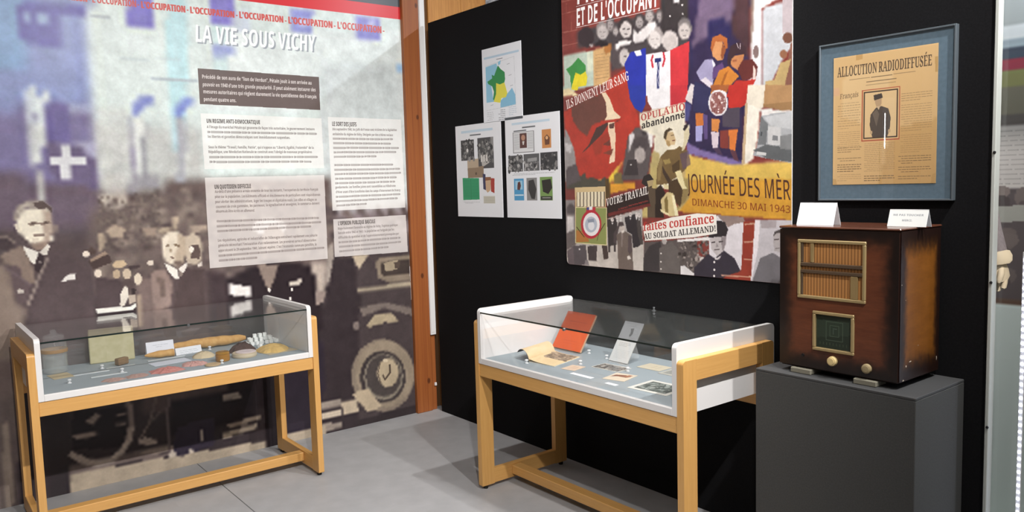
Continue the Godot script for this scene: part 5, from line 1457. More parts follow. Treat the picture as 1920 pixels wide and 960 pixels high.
func uv_scaled(m: StandardMaterial3D, sx: float, sy: float) -> StandardMaterial3D:
	m.uv1_scale = Vector3(sx, sy, 1)
	return m

func tri_scaled(m: StandardMaterial3D, s: float) -> StandardMaterial3D:
	m.uv1_triplanar = true
	m.uv1_world_triplanar = true
	m.uv1_scale = Vector3(s, s, s)
	return m

# ---------------------------------------------------------------- makers
func materials() -> void:
	var beech := wood_image(512, 256, 0xd8a764, 0xcd9b58, 5, 26.0)
	M.beech = uv_scaled(pic(beech, 0.42), 1.6, 3.2)
	M.white = mat(0xe2e1e0, 0.35)
	M.deck = mat(0x8f9ba1, 0.7)
	M.glass = glass(0xdfe6e2, 0.02)
	M.edge = mat(0x1f2a28, 0.2)
	M.rubber = mat(0x121212, 0.7)
	M.clear = glass(0xeef2f2, 0.12)
	M.black = tri_scaled(pic(speckle_image(256, 256, 0x0e0e10, 0x161618, 3, 0.2), 0.9), 2.0)
	M.black.metallic_specular = 0.28
	M.paper = mat(0xe8ebf0, 0.7)
	M.pine = uv_scaled(pic(wood_image(768, 384, 0xd69a4f, 0xb87a38, 8, 16.0, [[0.1, 0.3, 0.035, 2.0], [0.3, 0.7, 0.03, 2.0], [0.47, 0.25, 0.04, 2.0], [0.62, 0.6, 0.03, 2.0], [0.8, 0.35, 0.036, 2.0], [0.93, 0.75, 0.03, 2.0], [0.2, 0.88, 0.022, 2.0], [0.72, 0.9, 0.025, 2.0]]), 0.5), 1.1, 2.4)
	M.post = uv_scaled(pic(wood_image(1024, 192, 0xa2612f, 0x8a4a24, 21, 9.0, [[0.07, 0.4, 0.06, 9.0], [0.2, 0.62, 0.05, 9.0], [0.31, 0.3, 0.055, 9.0], [0.44, 0.55, 0.06, 9.0], [0.53, 0.7, 0.04, 9.0], [0.66, 0.35, 0.05, 9.0], [0.79, 0.6, 0.045, 9.0], [0.9, 0.45, 0.05, 9.0]]), 0.5), 0.34, 5.0)
	M.pale_print = mat(0xd8cdb8, 0.7)
	M.metal = mat(0x8f9396, 0.35, 0.9)
	M.lamp_body = mat(0x2b2b2d, 0.5)

func lit(c: Color, energy: float) -> StandardMaterial3D:
	var m := StandardMaterial3D.new()
	m.albedo_color = c
	m.emission_enabled = true
	m.emission = c
	m.emission_energy_multiplier = energy
	return m

func look(from: Vector3, to: Vector3) -> Basis:
	return Basis.looking_at(to - from, Vector3.UP if abs((to - from).normalized().y) < 0.98 else Vector3.FORWARD)

func spot(at: Vector3, aim: Vector3, energy: float, angle: float, label: String, c := Color(1.0, 0.95, 0.88)) -> void:
	var t := thing("track_spotlight", label, "spotlight", at, 0.0, "spotlights on the ceiling tracks")
	t.basis = look(at, aim)
	var turn := Transform3D(Basis(Vector3.RIGHT, PI / 2), Vector3.ZERO)
	var st := mb()
	lathe(st, [Vector2(0.0, -0.16), Vector2(0.04, -0.16), Vector2(0.048, -0.14), Vector2(0.048, 0.0), Vector2(0.043, 0.0), Vector2(0.043, -0.02), Vector2(0.0, -0.02)], 24, Transform3D(Basis(Vector3.RIGHT, -PI / 2), Vector3.ZERO))
	obj("housing", st, M.lamp_body, t, true)
	st = mb()
	lathe(st, [Vector2(0.042, -0.012), Vector2(0.0, -0.012)], 24, Transform3D(Basis(Vector3.RIGHT, -PI / 2), Vector3.ZERO))
	obj("lens", st, lit(c, 4.0), t, true)
	var bracket := mb()
	bx(bracket, at + Vector3(-0.01, 0.03, -0.01) - (aim - at).normalized() * 0.09, at + Vector3(0.01, 3.45 - at.y, 0.01) - (aim - at).normalized() * 0.09, 0.002)
	obj("bracket", bracket, M.lamp_body, t)
	var l := SpotLight3D.new()
	l.name = "light"
	t.add_child(l, true)
	l.position = Vector3(0, 0, -0.02)
	l.light_color = c
	l.light_energy = energy
	l.spot_range = 14.0
	l.spot_attenuation = 2.0
	l.spot_angle = angle
	l.spot_angle_attenuation = 0.7
	l.light_size = 0.035
	l.shadow_enabled = true

func fill_panel(at: Vector3, w: float, d: float, energy: float, label: String) -> void:  # unseen panel added overhead to fill the room with soft light
	var t := thing("fill_light_panel", label, "fill light", at, 0.0, "added fill light panels on the ceiling")
	obj("frame", box(Vector3(-w / 2 - 0.02, 0.0, -d / 2 - 0.02), Vector3(w / 2 + 0.02, 0.04, d / 2 + 0.02), 0.003), M.white, t, true)
	obj("diffuser", box(Vector3(-w / 2, -0.006, -d / 2), Vector3(w / 2, 0.0, d / 2), 0.001), lit(Color(1, 0.98, 0.95), 1.5), t, true)
	var l := AreaLight3D.new()
	l.name = "light"
	t.add_child(l, true)
	l.position = Vector3(0, -0.012, 0)
	l.rotation.x = -PI / 2
	l.area_size = Vector2(w, d)
	l.light_color = Color(1, 0.98, 0.95)
	l.light_energy = energy
	l.area_range = 14.0
	l.shadow_enabled = true

# a beech table showcase; local x along its length, z from the wall to the visitor
const LONG := 1.292
const DEEP := 0.557
func showcase(label: String, at: Vector3, turn: float, clip: float, lock: Array) -> Node3D:
	var t := thing("table_showcase", label, "showcase", at, turn)
	var side := Transform3D(Basis(Vector3(0, 0, 1), Vector3(0, 1, 0), Vector3(-1, 0, 0)), Vector3.ZERO)
	for e in 2:
		var u0 := 0.0 if e == 0 else LONG - 0.03
		# legs with a rounded outer top corner, outlined in (z, y) and pushed along x
		for v in 2:
			var st := mb()
			var o := rounded(DEEP - 0.076, 0.018, DEEP, 0.845, [0, 0.004, 0.016, 0]) if v == 1 else rounded(0.0, 0.018, 0.076, 0.845, [0.004, 0, 0, 0.016])
			prism(st, o, -u0, -u0 - 0.03, side, true)
			obj("leg", st, M.beech, t, true)
			var foot := mb()
			var fz := DEEP - 0.03 if v == 1 else 0.03
			lathe(foot, [Vector2(0, 0), Vector2(0.011, 0), Vector2(0.012, 0.004), Vector2(0.012, 0.012), Vector2(0.006, 0.019), Vector2(0, 0.019)], 14, Transform3D(Basis(), Vector3(u0 + 0.015, 0, fz)))
			obj("foot", foot, M.rubber, t, true)
		obj("top_rail", box(Vector3(u0, 0.764, 0.076), Vector3(u0 + 0.03, 0.845, DEEP - 0.076), 0.002), M.beech, t, true)
		obj("bottom_rail", box(Vector3(u0, 0.02, 0.076), Vector3(u0 + 0.03, 0.092, DEEP - 0.076), 0.002), M.beech, t, true)
		var p := mb()
		var x0 := 0.03 if e == 0 else LONG - 0.052
		prism(p, rounded(-0.048, 0.635, DEEP, 0.905, [0.004, 0.004, 0.02, 0.02]), -x0, -x0 - 0.022, side, true)
		obj("end_panel", p, M.white, t, true)
	obj("apron", box(Vector3(0.03, 0.573, DEEP - 0.03), Vector3(LONG - 0.03, 0.634, DEEP - 0.004), 0.002), M.beech, t, true)
	obj("apron", box(Vector3(0.03, 0.573, 0.004), Vector3(LONG - 0.03, 0.634, 0.03), 0.002), M.beech, t, true)
	obj("stretcher", box(Vector3(0.03, 0.038, 0.315), Vector3(LONG - 0.03, 0.084, 0.372), 0.003), M.beech, t, true)
	var ux := 0.052
	var uy := LONG - 0.052
	obj("tray", box(Vector3(ux, 0.6355, -0.046), Vector3(uy, 0.648, DEEP - 0.016), 0.001), M.white, t, true)
	obj("lip", box(Vector3(ux, 0.6355, DEEP - 0.016), Vector3(uy, 0.664, DEEP), 0.002), M.white, t, true)
	obj("deck", box(Vector3(ux, 0.648, -0.046), Vector3(uy, 0.662, DEEP - 0.016), 0.001), M.deck, t, true)
	var g := obj("front_glass", box(Vector3(ux, 0.664, DEEP - 0.012), Vector3(uy, 0.881, DEEP - 0.006), 0.0), M.glass, t, true)
	g = obj("top_glass", box(Vector3(ux, 0.883, -0.044), Vector3(uy, 0.889, DEEP - 0.004), 0.0), M.glass, t, true)
	obj("glass_edge", box(Vector3(ux, 0.8825, DEEP - 0.0045), Vector3(uy, 0.8895, DEEP - 0.001), 0.0005), M.edge, g, true)
	var cl := mb()
	lathe(cl, [Vector2(0, -0.006), Vector2(0.006, -0.006), Vector2(0.007, 0.0), Vector2(0.006, 0.006), Vector2(0, 0.0065)], 14, Transform3D(Basis(Vector3.RIGHT, PI / 2), Vector3(clip, 0.884, DEEP + 0.004)))
	obj("glass_clip", cl, M.metal, g, true)
	if lock.size():
		cl = mb()
		lathe(cl, [Vector2(0.009, 0.0), Vector2(0.009, 0.003), Vector2(0.004, 0.005), Vector2(0.004, 0.011), Vector2(0.006, 0.013), Vector2(0.005, 0.017), Vector2(0, 0.018)], 16, Transform3D(Basis(), Vector3(lock[0], 0.889, lock[1])))
		obj("lock_knob", cl, M.metal, g, true)
	obj("back_glass", box(Vector3(ux, 0.664, -0.046), Vector3(uy, 0.881, -0.040), 0.0), M.glass, t, true)
	return t

func flat(called: String, label: String, category: String, at: Vector3, w: float, d: float, turn: float, m: Material, thick := 0.0012, group := "") -> MeshInstance3D:
	# a sheet lying flat, picture up
	var st := mb()
	var h := Vector3(w / 2, 0, d / 2)
	quad(st, Vector3(-h.x, thick, -h.z), Vector3(h.x, thick, -h.z), Vector3(h.x, thick, h.z), Vector3(-h.x, thick, h.z), Vector3.UP)
	var pts := [Vector3(-h.x, 0, -h.z), Vector3(h.x, 0, -h.z), Vector3(h.x, 0, h.z), Vector3(-h.x, 0, h.z)]
	var z2 := [Vector2.ZERO, Vector2.ZERO, Vector2.ZERO, Vector2.ZERO]
	for i in 4:
		var a: Vector3 = pts[i]
		var b: Vector3 = pts[(i + 1) % 4]
		quad(st, a, b, b + Vector3(0, thick, 0), a + Vector3(0, thick, 0), ((a + b) * 0.5).normalized(), z2)
	quad(st, pts[0], pts[1], pts[2], pts[3], Vector3.DOWN, z2)
	var o := obj(called, st, m)
	o.position = at
	o.rotation.y = turn
	tag(o, label, category, group)
	return o

# thin board facing -x (on the black partition), picture on its face; y0..y1, z0..z1
func on_board(called: String, label: String, category: String, z0: float, z1: float, y0: float, y1: float, x: float, thick: float, m: Material, back: Material) -> Node3D:
	var t := thing(called, label, category, Vector3(x, y0, (z0 + z1) / 2))
	obj("backing", box(Vector3(x - thick + 0.0004, y0, z0), Vector3(x, y1, z1), 0.0003), back, t)
	var st := mb()
	var xf := x - thick
	quad(st, Vector3(xf, y1, z0), Vector3(xf, y1, z1), Vector3(xf, y0, z1), Vector3(xf, y0, z0), Vector3.LEFT)
	obj("print", st, m, t)
	return t

func tent_card(called: String, label: String, at: Vector3, w: float, h: float, turn: float, face: Material) -> Node3D:
	var t := thing(called, label, "card", at, turn)
	var lean := 0.32
	var st := mb()
	quad(st, Vector3(-w / 2, h, 0), Vector3(w / 2, h, 0), Vector3(w / 2, 0, h * lean), Vector3(-w / 2, 0, h * lean), Vector3(0, 0.3, 1).normalized())
	obj("front_face", st, face, t, true)
	st = mb()
	bx(st, Vector3(-w / 2, -h * 1.05, -0.0012), Vector3(w / 2, 0, -0.0002), 0.0002, Transform3D(Basis(Vector3.RIGHT, -atan(lean)), Vector3(0, h, 0)))
	obj("fold", st, M.paper, t, true)
	st = mb()
	bx(st, Vector3(-w / 2, -h * 1.05, 0), Vector3(w / 2, 0, 0.001), 0.0002, Transform3D(Basis(Vector3.RIGHT, atan(lean)), Vector3(0, h, 0)))
	obj("back_face", st, M.paper, t, true)
	return t

func _ready() -> void:
	rng.seed = 1943
	# ------------------------------------------------ camera, light, exposure
	var cam := Camera3D.new()
	cam.name = "camera"
	add_child(cam)
	cam.transform = Transform3D(Basis(Vector3(0.78515, -0.02802, 0.61788), Vector3(0.07807, 0.99544, -0.05406), Vector3(-0.61436, 0.09107, 0.78367)).orthonormalized(), Vector3(-2.816, 1.5, 4.492))
	cam.fov = 35.648
	cam.near = 0.05
	cam.current = true
	var we := WorldEnvironment.new()
	we.name = "environment"
	var env := Environment.new()
	env.background_mode = Environment.BG_COLOR
	env.background_color = Color(0.02, 0.02, 0.02)
	env.tonemap_mode = Environment.TONE_MAPPER_LINEAR
	env.tonemap_exposure = 0.9
	env.sdfgi_enabled = true
	env.ssao_enabled = true
	env.ssil_enabled = true
	we.environment = env
	add_child(we)
	materials()
	# three spots on the track behind the visitor, one over the poster, one beyond the partition
	var warm := Color(1.0, 0.985, 0.975)
	spot(Vector3(-0.42, 3.2, 4.35), Vector3(-0.5, 0.9, 2.0), 7.4, 42.0, "spotlight on the rear track, nearest the partition", warm)
	spot(Vector3(-1.35, 3.2, 4.35), Vector3(-0.7, 1.1, 1.2), 7.4, 42.0, "middle spotlight on the rear track", warm)
	spot(Vector3(-2.5, 3.2, 4.35), Vector3(-1.3, 1.1, 0.4), 7.4, 42.0, "spotlight on the rear track, farthest from the partition", warm)
	spot(Vector3(-0.2, 3.25, 2.5), Vector3(-0.7, 0.0, 1.3), 4.6, 46.0, "spotlight above the black partition", warm)
	spot(Vector3(1.25, 3.4, 3.1), Vector3(-1.1, 2.3, 0.0), 3.6, 40.0, "spotlight beyond the black partition turned to the mural", Color(0.95, 0.97, 1.0))
	fill_panel(Vector3(-3.6, 3.56, 3.2), 1.2, 1.2, 1.5, "added square fill light panel on the ceiling left of the mural")
	fill_panel(Vector3(-2.4, 3.56, 6.0), 1.2, 1.2, 0.9, "added square fill light panel on the ceiling behind the visitor")
	print("lights ", Time.get_ticks_msec())

	# ------------------------------------------------ the room
	var vinyl_image := speckle_image(1024, 1024, 0xa0a1a3, 0xa9aaac, 31, 0.012, 0.2)
	var vinyl := tri_scaled(pic(vinyl_image, 0.5), 0.55)
	var fl := struct("floor", box(Vector3(-7, -0.12, -0.12), Vector3(3.2, -0.006, 8.2), 0.001), mat(0x4c4d4e, 0.8))
	for x0 in [-6.9, -5.565, -3.565, -1.565, 0.435]:
		var x1: float = {-6.9: -5.565, -5.565: -3.565, -3.565: -1.565, -1.565: 0.435, 0.435: 3.15}[x0]
		struct("vinyl_length", box(Vector3(x0 + 0.0016, -0.006, -0.1), Vector3(x1 - 0.0016, 0.0, 8.1), 0.0012), vinyl, fl)
	var plaster := mat(0xcfcac2, 0.85)
	struct("ceiling", box(Vector3(-7, 3.6, -0.12), Vector3(3.2, 3.75, 8.2)), mat(0xd6d2ca, 0.9))
	struct("wall_left", box(Vector3(-7.15, 0, -0.12), Vector3(-7, 3.6, 8.2)), plaster)
	struct("wall_front", box(Vector3(-7.15, 0, 8.2), Vector3(3.35, 3.6, 8.35)), plaster)
	struct("wall_right", box(Vector3(3.2, 0, -0.12), Vector3(3.35, 3.6, 8.2)), plaster)
	var back := struct("wall_back", box(Vector3(-7.15, 0, -0.27), Vector3(3.35, 3.6, -0.03)), mat(0x6a4a2a, 0.8))
	for i in 12:
		var x := 0.07 + i * 0.262
		var st := mb()
		bx(st, Vector3(x, 0.0, -0.03), Vector3(min(x + 0.2604, 3.19), 3.6, -0.01), 0.002)
		struct("plank", st, M.pine, back)
	for i in 9:
		struct("plank", box(Vector3(-6.99 + i * 0.4, 0.0, -0.03), Vector3(-6.99 + i * 0.4 + 0.3985, 3.6, -0.012), 0.002), M.pine, back)
	var post := struct("trim_1", box(Vector3(-0.152, 0, -0.03), Vector3(-0.034, 3.6, 0.035), 0.003), M.post)
	struct("rebate", box(Vector3(-0.034, 0, -0.03), Vector3(0.008, 3.6, 0.022), 0.002), M.post, post)
	var duct := thing("cable_duct", "white plastic cable duct running down beside the wooden post", "cable duct", Vector3(-0.012, 0.512, 0.03))
	obj("cover", box(Vector3(-0.0335, 0.512, 0.0225), Vector3(0.009, 3.58, 0.042), 0.003), M.white, duct)
	obj("rim", box(Vector3(-0.031, 0.53, 0.0425), Vector3(-0.005, 3.57, 0.0455), 0.001), M.white, duct)
	tag(obj("cable_clip", box(Vector3(-0.012, 0.163, 0.0225), Vector3(0.004, 0.185, 0.036), 0.003), M.white), "small white clip low on the wooden post", "clip")

	tag(obj("mottled_panel", box(Vector3(0.535, 2.6, -0.0095), Vector3(0.98, 3.3, 0.0), 0.002), tri_scaled(pic(speckle_image(256, 256, 0x77777a, 0xe2e2e4, 33, 0.03), 0.7), 2.5)), "pale grey mottled panel high on the pine wall beyond the partition", "panel")

	# ------------------------------------------------ mural panel
	var mural := thing("mural_panel", "tall mural panel with a sepia crowd photograph and pale text boxes", "mural", Vector3(-1.77, 0, 0))
	obj("board", box(Vector3(-3.4, 0.0, -0.011), Vector3(-0.153, 2.76, 0.0055), 0.0005), M.white, mural)
	var st := mb()
	quad(st, Vector3(-3.4, 2.76, 0.006), Vector3(-0.1525, 2.76, 0.006), Vector3(-0.1525, 0.0, 0.006), Vector3(-3.4, 0.0, 0.006), Vector3.BACK, [Vector2(0, 0), Vector2(0.99617, 0), Vector2(0.99617, 1), Vector2(0, 1)])
	var mural_skin := pic(printed(MURAL_W, MURAL_H, MURAL_OPS, MURAL_TEXT, 0x5a4f50, 4, 0.024, 0.48), 0.3)
	mural_skin.metallic_specular = 0.32
	obj("print", st, mural_skin, mural)
	print("mural ", Time.get_ticks_msec())

	# ------------------------------------------------ black partition
	var part := thing("partition", "black display partition standing across the corner", "partition", Vector3(0.008, 0, 1.75))
	obj("board", box(Vector3(0.0, 0.0, 0.088), Vector3(0.018, 2.535, 3.4185), 0.001), M.black, part)
	var profile := obj("edge_profile", box(Vector3(-0.006, 0.0, 3.419), Vector3(0.03, 2.535, 3.431), 0.002), mat(0xb9bdb8, 0.4), part)
	for y in [0.652, 1.135, 1.556]:
		var sc := mb()
		lathe(sc, [Vector2(0, 0.004), Vector2(0.004, 0.003), Vector2(0.005, 0), Vector2(0, 0)], 10, Transform3D(Basis(Vector3.FORWARD, -PI / 2), Vector3(-0.006, y, 3.428)))
		obj("screw", sc, mat(0x3c3c3e, 0.4, 0.8), profile)

	# collage poster
	st = mb()
	var collage := thing("collage_poster", "large collage poster with tricolour flag, soldier's head and matchbook", "poster", Vector3(0, 1.068, 2.036))
	var o := rounded(1.372, 1.068, 2.7, 2.62, [0.024, 0.024, 0.024, 0.024])
	prism(st, o, 0.0005, 0.0052, Transform3D(Basis(Vector3(0, 0, 1), Vector3(0, 1, 0), Vector3(-1, 0, 0)), Vector3.ZERO))
	obj("backing", st, M.white, collage)
	st = mb()
	var idx := Geometry2D.triangulate_polygon(o)
	for i in range(0, idx.size(), 3):
		var p := []
		var uv := []
		for j in 3:
			var q := o[idx[i + j]]
			p.append(Vector3(-0.0056, q.y, q.x))
			uv.append(Vector2((q.x - 1.372) / 1.328, (2.62 - q.y) / 1.552))
		tri(st, p, [Vector3.LEFT, Vector3.LEFT, Vector3.LEFT], uv)
	obj("print", st, pic(printed(COLLAGE_W, COLLAGE_H, COLLAGE_OPS, COLLAGE_TEXT, 0x7d3b35, 3, 0.026, 0.6), 0.4), collage)
	print("collage ", Time.get_ticks_msec())

	sheets()
	framed_speech()
	radio()
	cabinet()
	lit_stele()
	showcase("beech table showcase with rationed food in front of the mural", Vector3(-2.402, 0, 0.106), 0.0, 0.654, [])
	showcase("beech table showcase with booklets and photographs by the black partition", Vector3(-0.056, 0, 1.362), -PI / 2, 0.661, [0.632, -0.03])
	food()
	booklets()
	print("done ", Time.get_ticks_msec())

func sheets() -> void:
	# map of the zones
	var ops := [[0, "p", 0xb8cfe0, 1, [14, 40, 250, 40, 250, 50, 14, 50]], [0, "p", 0x8fc3dc, 1, [24, 88, 100, 80, 110, 110, 60, 180, 70, 240, 80, 262, 24, 262]], [0, "p", 0x86bcd8, 1, [120, 286, 122, 262, 165, 236, 200, 210, 220, 245, 222, 290, 120, 296]],
		[0, "p", 0x2f8a4a, 1, [34, 160, 68, 148, 66, 130, 82, 138, 110, 92, 128, 112, 154, 130, 156, 164, 150, 178, 120, 184, 94, 174, 92, 230, 78, 256, 70, 250, 78, 214, 66, 186, 40, 172]],
		[0, "p", 0xe2d94e, 1, [94, 174, 120, 184, 150, 178, 158, 200, 168, 232, 158, 250, 128, 250, 118, 272, 74, 262, 80, 250, 92, 226]],
		[0, "k", 0xc0c4c8, 1, [1.5, 24, 84, 218, 66]], [0, "k", 0xc0c4c8, 1, [1.5, 218, 66, 222, 292]], [0, "k", 0xc0c4c8, 1, [1.5, 222, 292, 24, 300]], [0, "p", 0x8fc3dc, 1, [110, 76, 130, 70, 126, 88, 112, 92]], [0, "k", 0x7a7d80, 1, [3, 100, 62, 142, 62]]]
	small_print(ops, 26, 70, 312, 5, 9, 2, 0x9a9da2, 41)
	small_print(ops, 105, 150, 308, 7, 9, 3, 0x6f7278, 42)
	small_print(ops, 175, 225, 300, 5, 9, 2, 0x8fa6bc, 43)
	for p in [[170, 96], [180, 150], [188, 200], [52, 278]]:
		ops.append([0, "k", 0x9a9da2, 1, [2, p[0], p[1], p[0] + 18, p[1] - 2]])
	on_board("map_sheet", "white sheet with a green and yellow map of France", "sheet", 0.665, 1.030, 1.858, 2.281, -0.0005, 0.0022, pic(printed(264, 360, ops, [], 0xe6e9ee, 0), 0.6), M.paper)
	# two sheets of documents
	ops = [[0, "p", 0xc3d6e4, 1, [56, 44, 352, 44, 352, 62, 56, 62]], [0, "k", 0x6d7074, 1, [7, 140, 84, 240, 84]],
		[0, "p", 0x3a393b, 1, [50, 118, 176, 118, 176, 280, 50, 280]], [2, "p", 0x3a393b, 1, [50, 118, 176, 118, 176, 280, 50, 280]],
		[0, "p", 0x4a494b, 1, [210, 112, 356, 112, 356, 350, 210, 350]], [0, "p", 0xb8b4ae, 1, [236, 262, 300, 240, 330, 300, 250, 340]], [0, "p", 0x8d8b8a, 1, [330, 112, 356, 112, 356, 220, 340, 240]],
		[0, "p", 0x8f7a63, 1, [108, 340, 260, 330, 260, 420, 110, 420]], [0, "p", 0xb9a68e, 1, [108, 280, 214, 270, 214, 340, 108, 342]], [0, "p", 0x5a4a3c, 1, [180, 380, 196, 376, 196, 396, 182, 398]],
		[0, "p", 0x2f9a68, 1, [56, 418, 214, 424, 214, 592, 56, 596]], [0, "k", 0x247a52, 1, [4, 136, 430, 136, 590]],
		[0, "p", 0x3a3a5a, 1, [250, 390, 275, 396, 275, 520, 252, 510]], [0, "p", 0xa8392e, 1, [320, 428, 356, 430, 352, 544, 322, 530]], [0, "p", 0xcaa988, 1, [272, 424, 324, 424, 318, 520, 290, 540, 276, 520]], [0, "p", 0x8d5a3a, 1, [272, 418, 324, 418, 324, 442, 272, 446]],
		[0, "p", 0xc9c6b8, 1, [252, 566, 356, 566, 356, 622, 252, 622]],
		[0, "c", 0, 1, [70, 4, 11, 51, 0x202022, 0x9b9a98, 54, 122, 172, 122, 172, 276, 54, 276]], [0, "c", 0, 1, [80, 4, 12, 52, 0x262628, 0xa8a6a2, 214, 130, 330, 130, 350, 300, 214, 300]]]
	ops.append([0, "e", 0xe0dedc, 1, [112, 200, 10, 0, 0, 14]])
	for x in [238, 262, 286]:
		ops.append([0, "p", 0xd8d4cf, 1, [x, 246, x + 12, 244, x + 14, 296, x - 2, 300]])
	for i in 12:
		ops.append([0, "k", 0x257a54, 0.7, [2, 64, 440 + i * 12, 128, 440 + i * 12]])
		ops.append([0, "k", 0x257a54, 0.7, [2, 144, 440 + i * 12, 206, 440 + i * 12]])
	small_print(ops, 60, 214, 612, 2, 9, 2, 0x9a9da2, 44)
	for i in 4:
		ops.append([0, "k", 0xa8a698, 1, [2, 256, 578 + i * 12, 352, 578 + i * 12]])
	on_board("document_sheet", "white sheet with two dark photographs above a green notice", "sheet", 0.365, 0.827, 1.305, 1.860, -0.0005, 0.0022, pic(printed(416, 500, scale_ops(ops, 0.981, 0.686), [], 0xe8eaee, 0), 0.6), M.paper)
	ops = [[0, "p", 0xc3d6e4, 1, [56, 50, 352, 50, 352, 68, 56, 68]], [0, "k", 0x6d7074, 1, [7, 140, 96, 240, 96]],
		[0, "p", 0x8a8a8c, 1, [62, 128, 232, 128, 232, 300, 62, 300]], [0, "p", 0xdcdddf, 1, [68, 134, 226, 134, 226, 294, 68, 294]], [0, "p", 0x5a3a36, 1, [118, 142, 174, 142, 174, 262, 118, 262]], [0, "e", 0xb58a74, 1, [146, 178, 16, 0, 0, 24]], [0, "p", 0xdad6d2, 1, [138, 206, 156, 206, 150, 236, 142, 236]],
		[0, "p", 0xc98a52, 1, [292, 130, 360, 130, 360, 276, 292, 276]], [0, "p", 0x6a4430, 1, [310, 190, 330, 170, 350, 196, 346, 250, 314, 252]], [0, "e", 0xe0b080, 1, [328, 196, 10, 0, 0, 14]], [0, "k", 0x55575a, 1, [5, 70, 120, 170, 120]],
		[0, "p", 0x4a4a4c, 1, [20, 318, 138, 318, 138, 452, 20, 452]], [0, "p", 0x5c5c5e, 1, [146, 314, 268, 314, 268, 450, 146, 450]], [0, "p", 0x3c3c3e, 1, [276, 310, 404, 310, 404, 448, 276, 448]], [0, "p", 0x9a9a9a, 1, [176, 350, 250, 344, 250, 372, 176, 378]],
		[0, "c", 0, 1, [60, 4, 11, 53, 0x2a2a2c, 0xb0aeac, 24, 322, 134, 322, 134, 448, 24, 448]], [0, "c", 0, 1, [50, 3, 9, 54, 0x2c2c2e, 0xc4c2c0, 150, 380, 264, 380, 264, 446, 150, 446]], [0, "c", 0, 1, [50, 4, 10, 55, 0x222224, 0x8d8b89, 280, 330, 400, 320, 400, 444, 280, 444]],
		[0, "p", 0x4f9ac8, 1, [62, 510, 142, 510, 142, 690, 62, 690]], [0, "p", 0x9cc8e0, 1, [72, 526, 132, 526, 132, 600, 72, 600]], [0, "p", 0x5a3430, 1, [94, 540, 112, 534, 118, 570, 108, 606, 88, 600, 90, 566]], [0, "p", 0xd0e4ee, 1, [66, 640, 138, 640, 138, 652, 66, 652]],
		[0, "p", 0x8c8b8a, 1, [164, 506, 246, 506, 246, 690, 164, 690]], [0, "p", 0x3a3838, 1, [180, 530, 220, 520, 240, 600, 226, 680, 200, 676, 176, 600]],
		[0, "p", 0x7a9a58, 1, [268, 504, 362, 504, 362, 690, 268, 690]], [0, "p", 0x2c2824, 1, [282, 530, 350, 520, 360, 590, 330, 640, 290, 620]], [0, "p", 0x3a3a36, 1, [272, 656, 358, 656, 358, 686, 272, 686]], [0, "k", 0xb8b8b0, 1, [3, 284, 670, 346, 670]]]
	for i in 12:
		ops.append([0, "k", 0x9a9ca0, 0.9, [2, 72, 146 + i * 11, 114, 146 + i * 11]])
		ops.append([0, "k", 0x9a9ca0, 0.9, [2, 178, 146 + i * 11, 222, 146 + i * 11]])
	small_print(ops, 50, 380, 470, 2, 10, 2, 0x8a8d92, 45)
	on_board("document_sheet", "white sheet with a row of three photographs above three small posters", "sheet", 0.867, 1.335, 1.306, 1.872, -0.0005, 0.0022, pic(printed(416, 500, scale_ops(ops, 0.981, 0.60), [], 0xe8eaee, 0), 0.6), M.paper)

func scale_ops(ops: Array, sx: float, sy: float) -> Array:
	var out := []
	for op in ops:
		var f: Array = op[4].duplicate()
		var first: int = {"p": 0, "e": 0, "k": 1, "c": 6}[op[1]]
		for i in range(first, f.size()):
			f[i] = f[i] * (sx if (i - first) % 2 == 0 else sy)
		out.append([op[0], op[1], op[2], op[3], f])
	return out

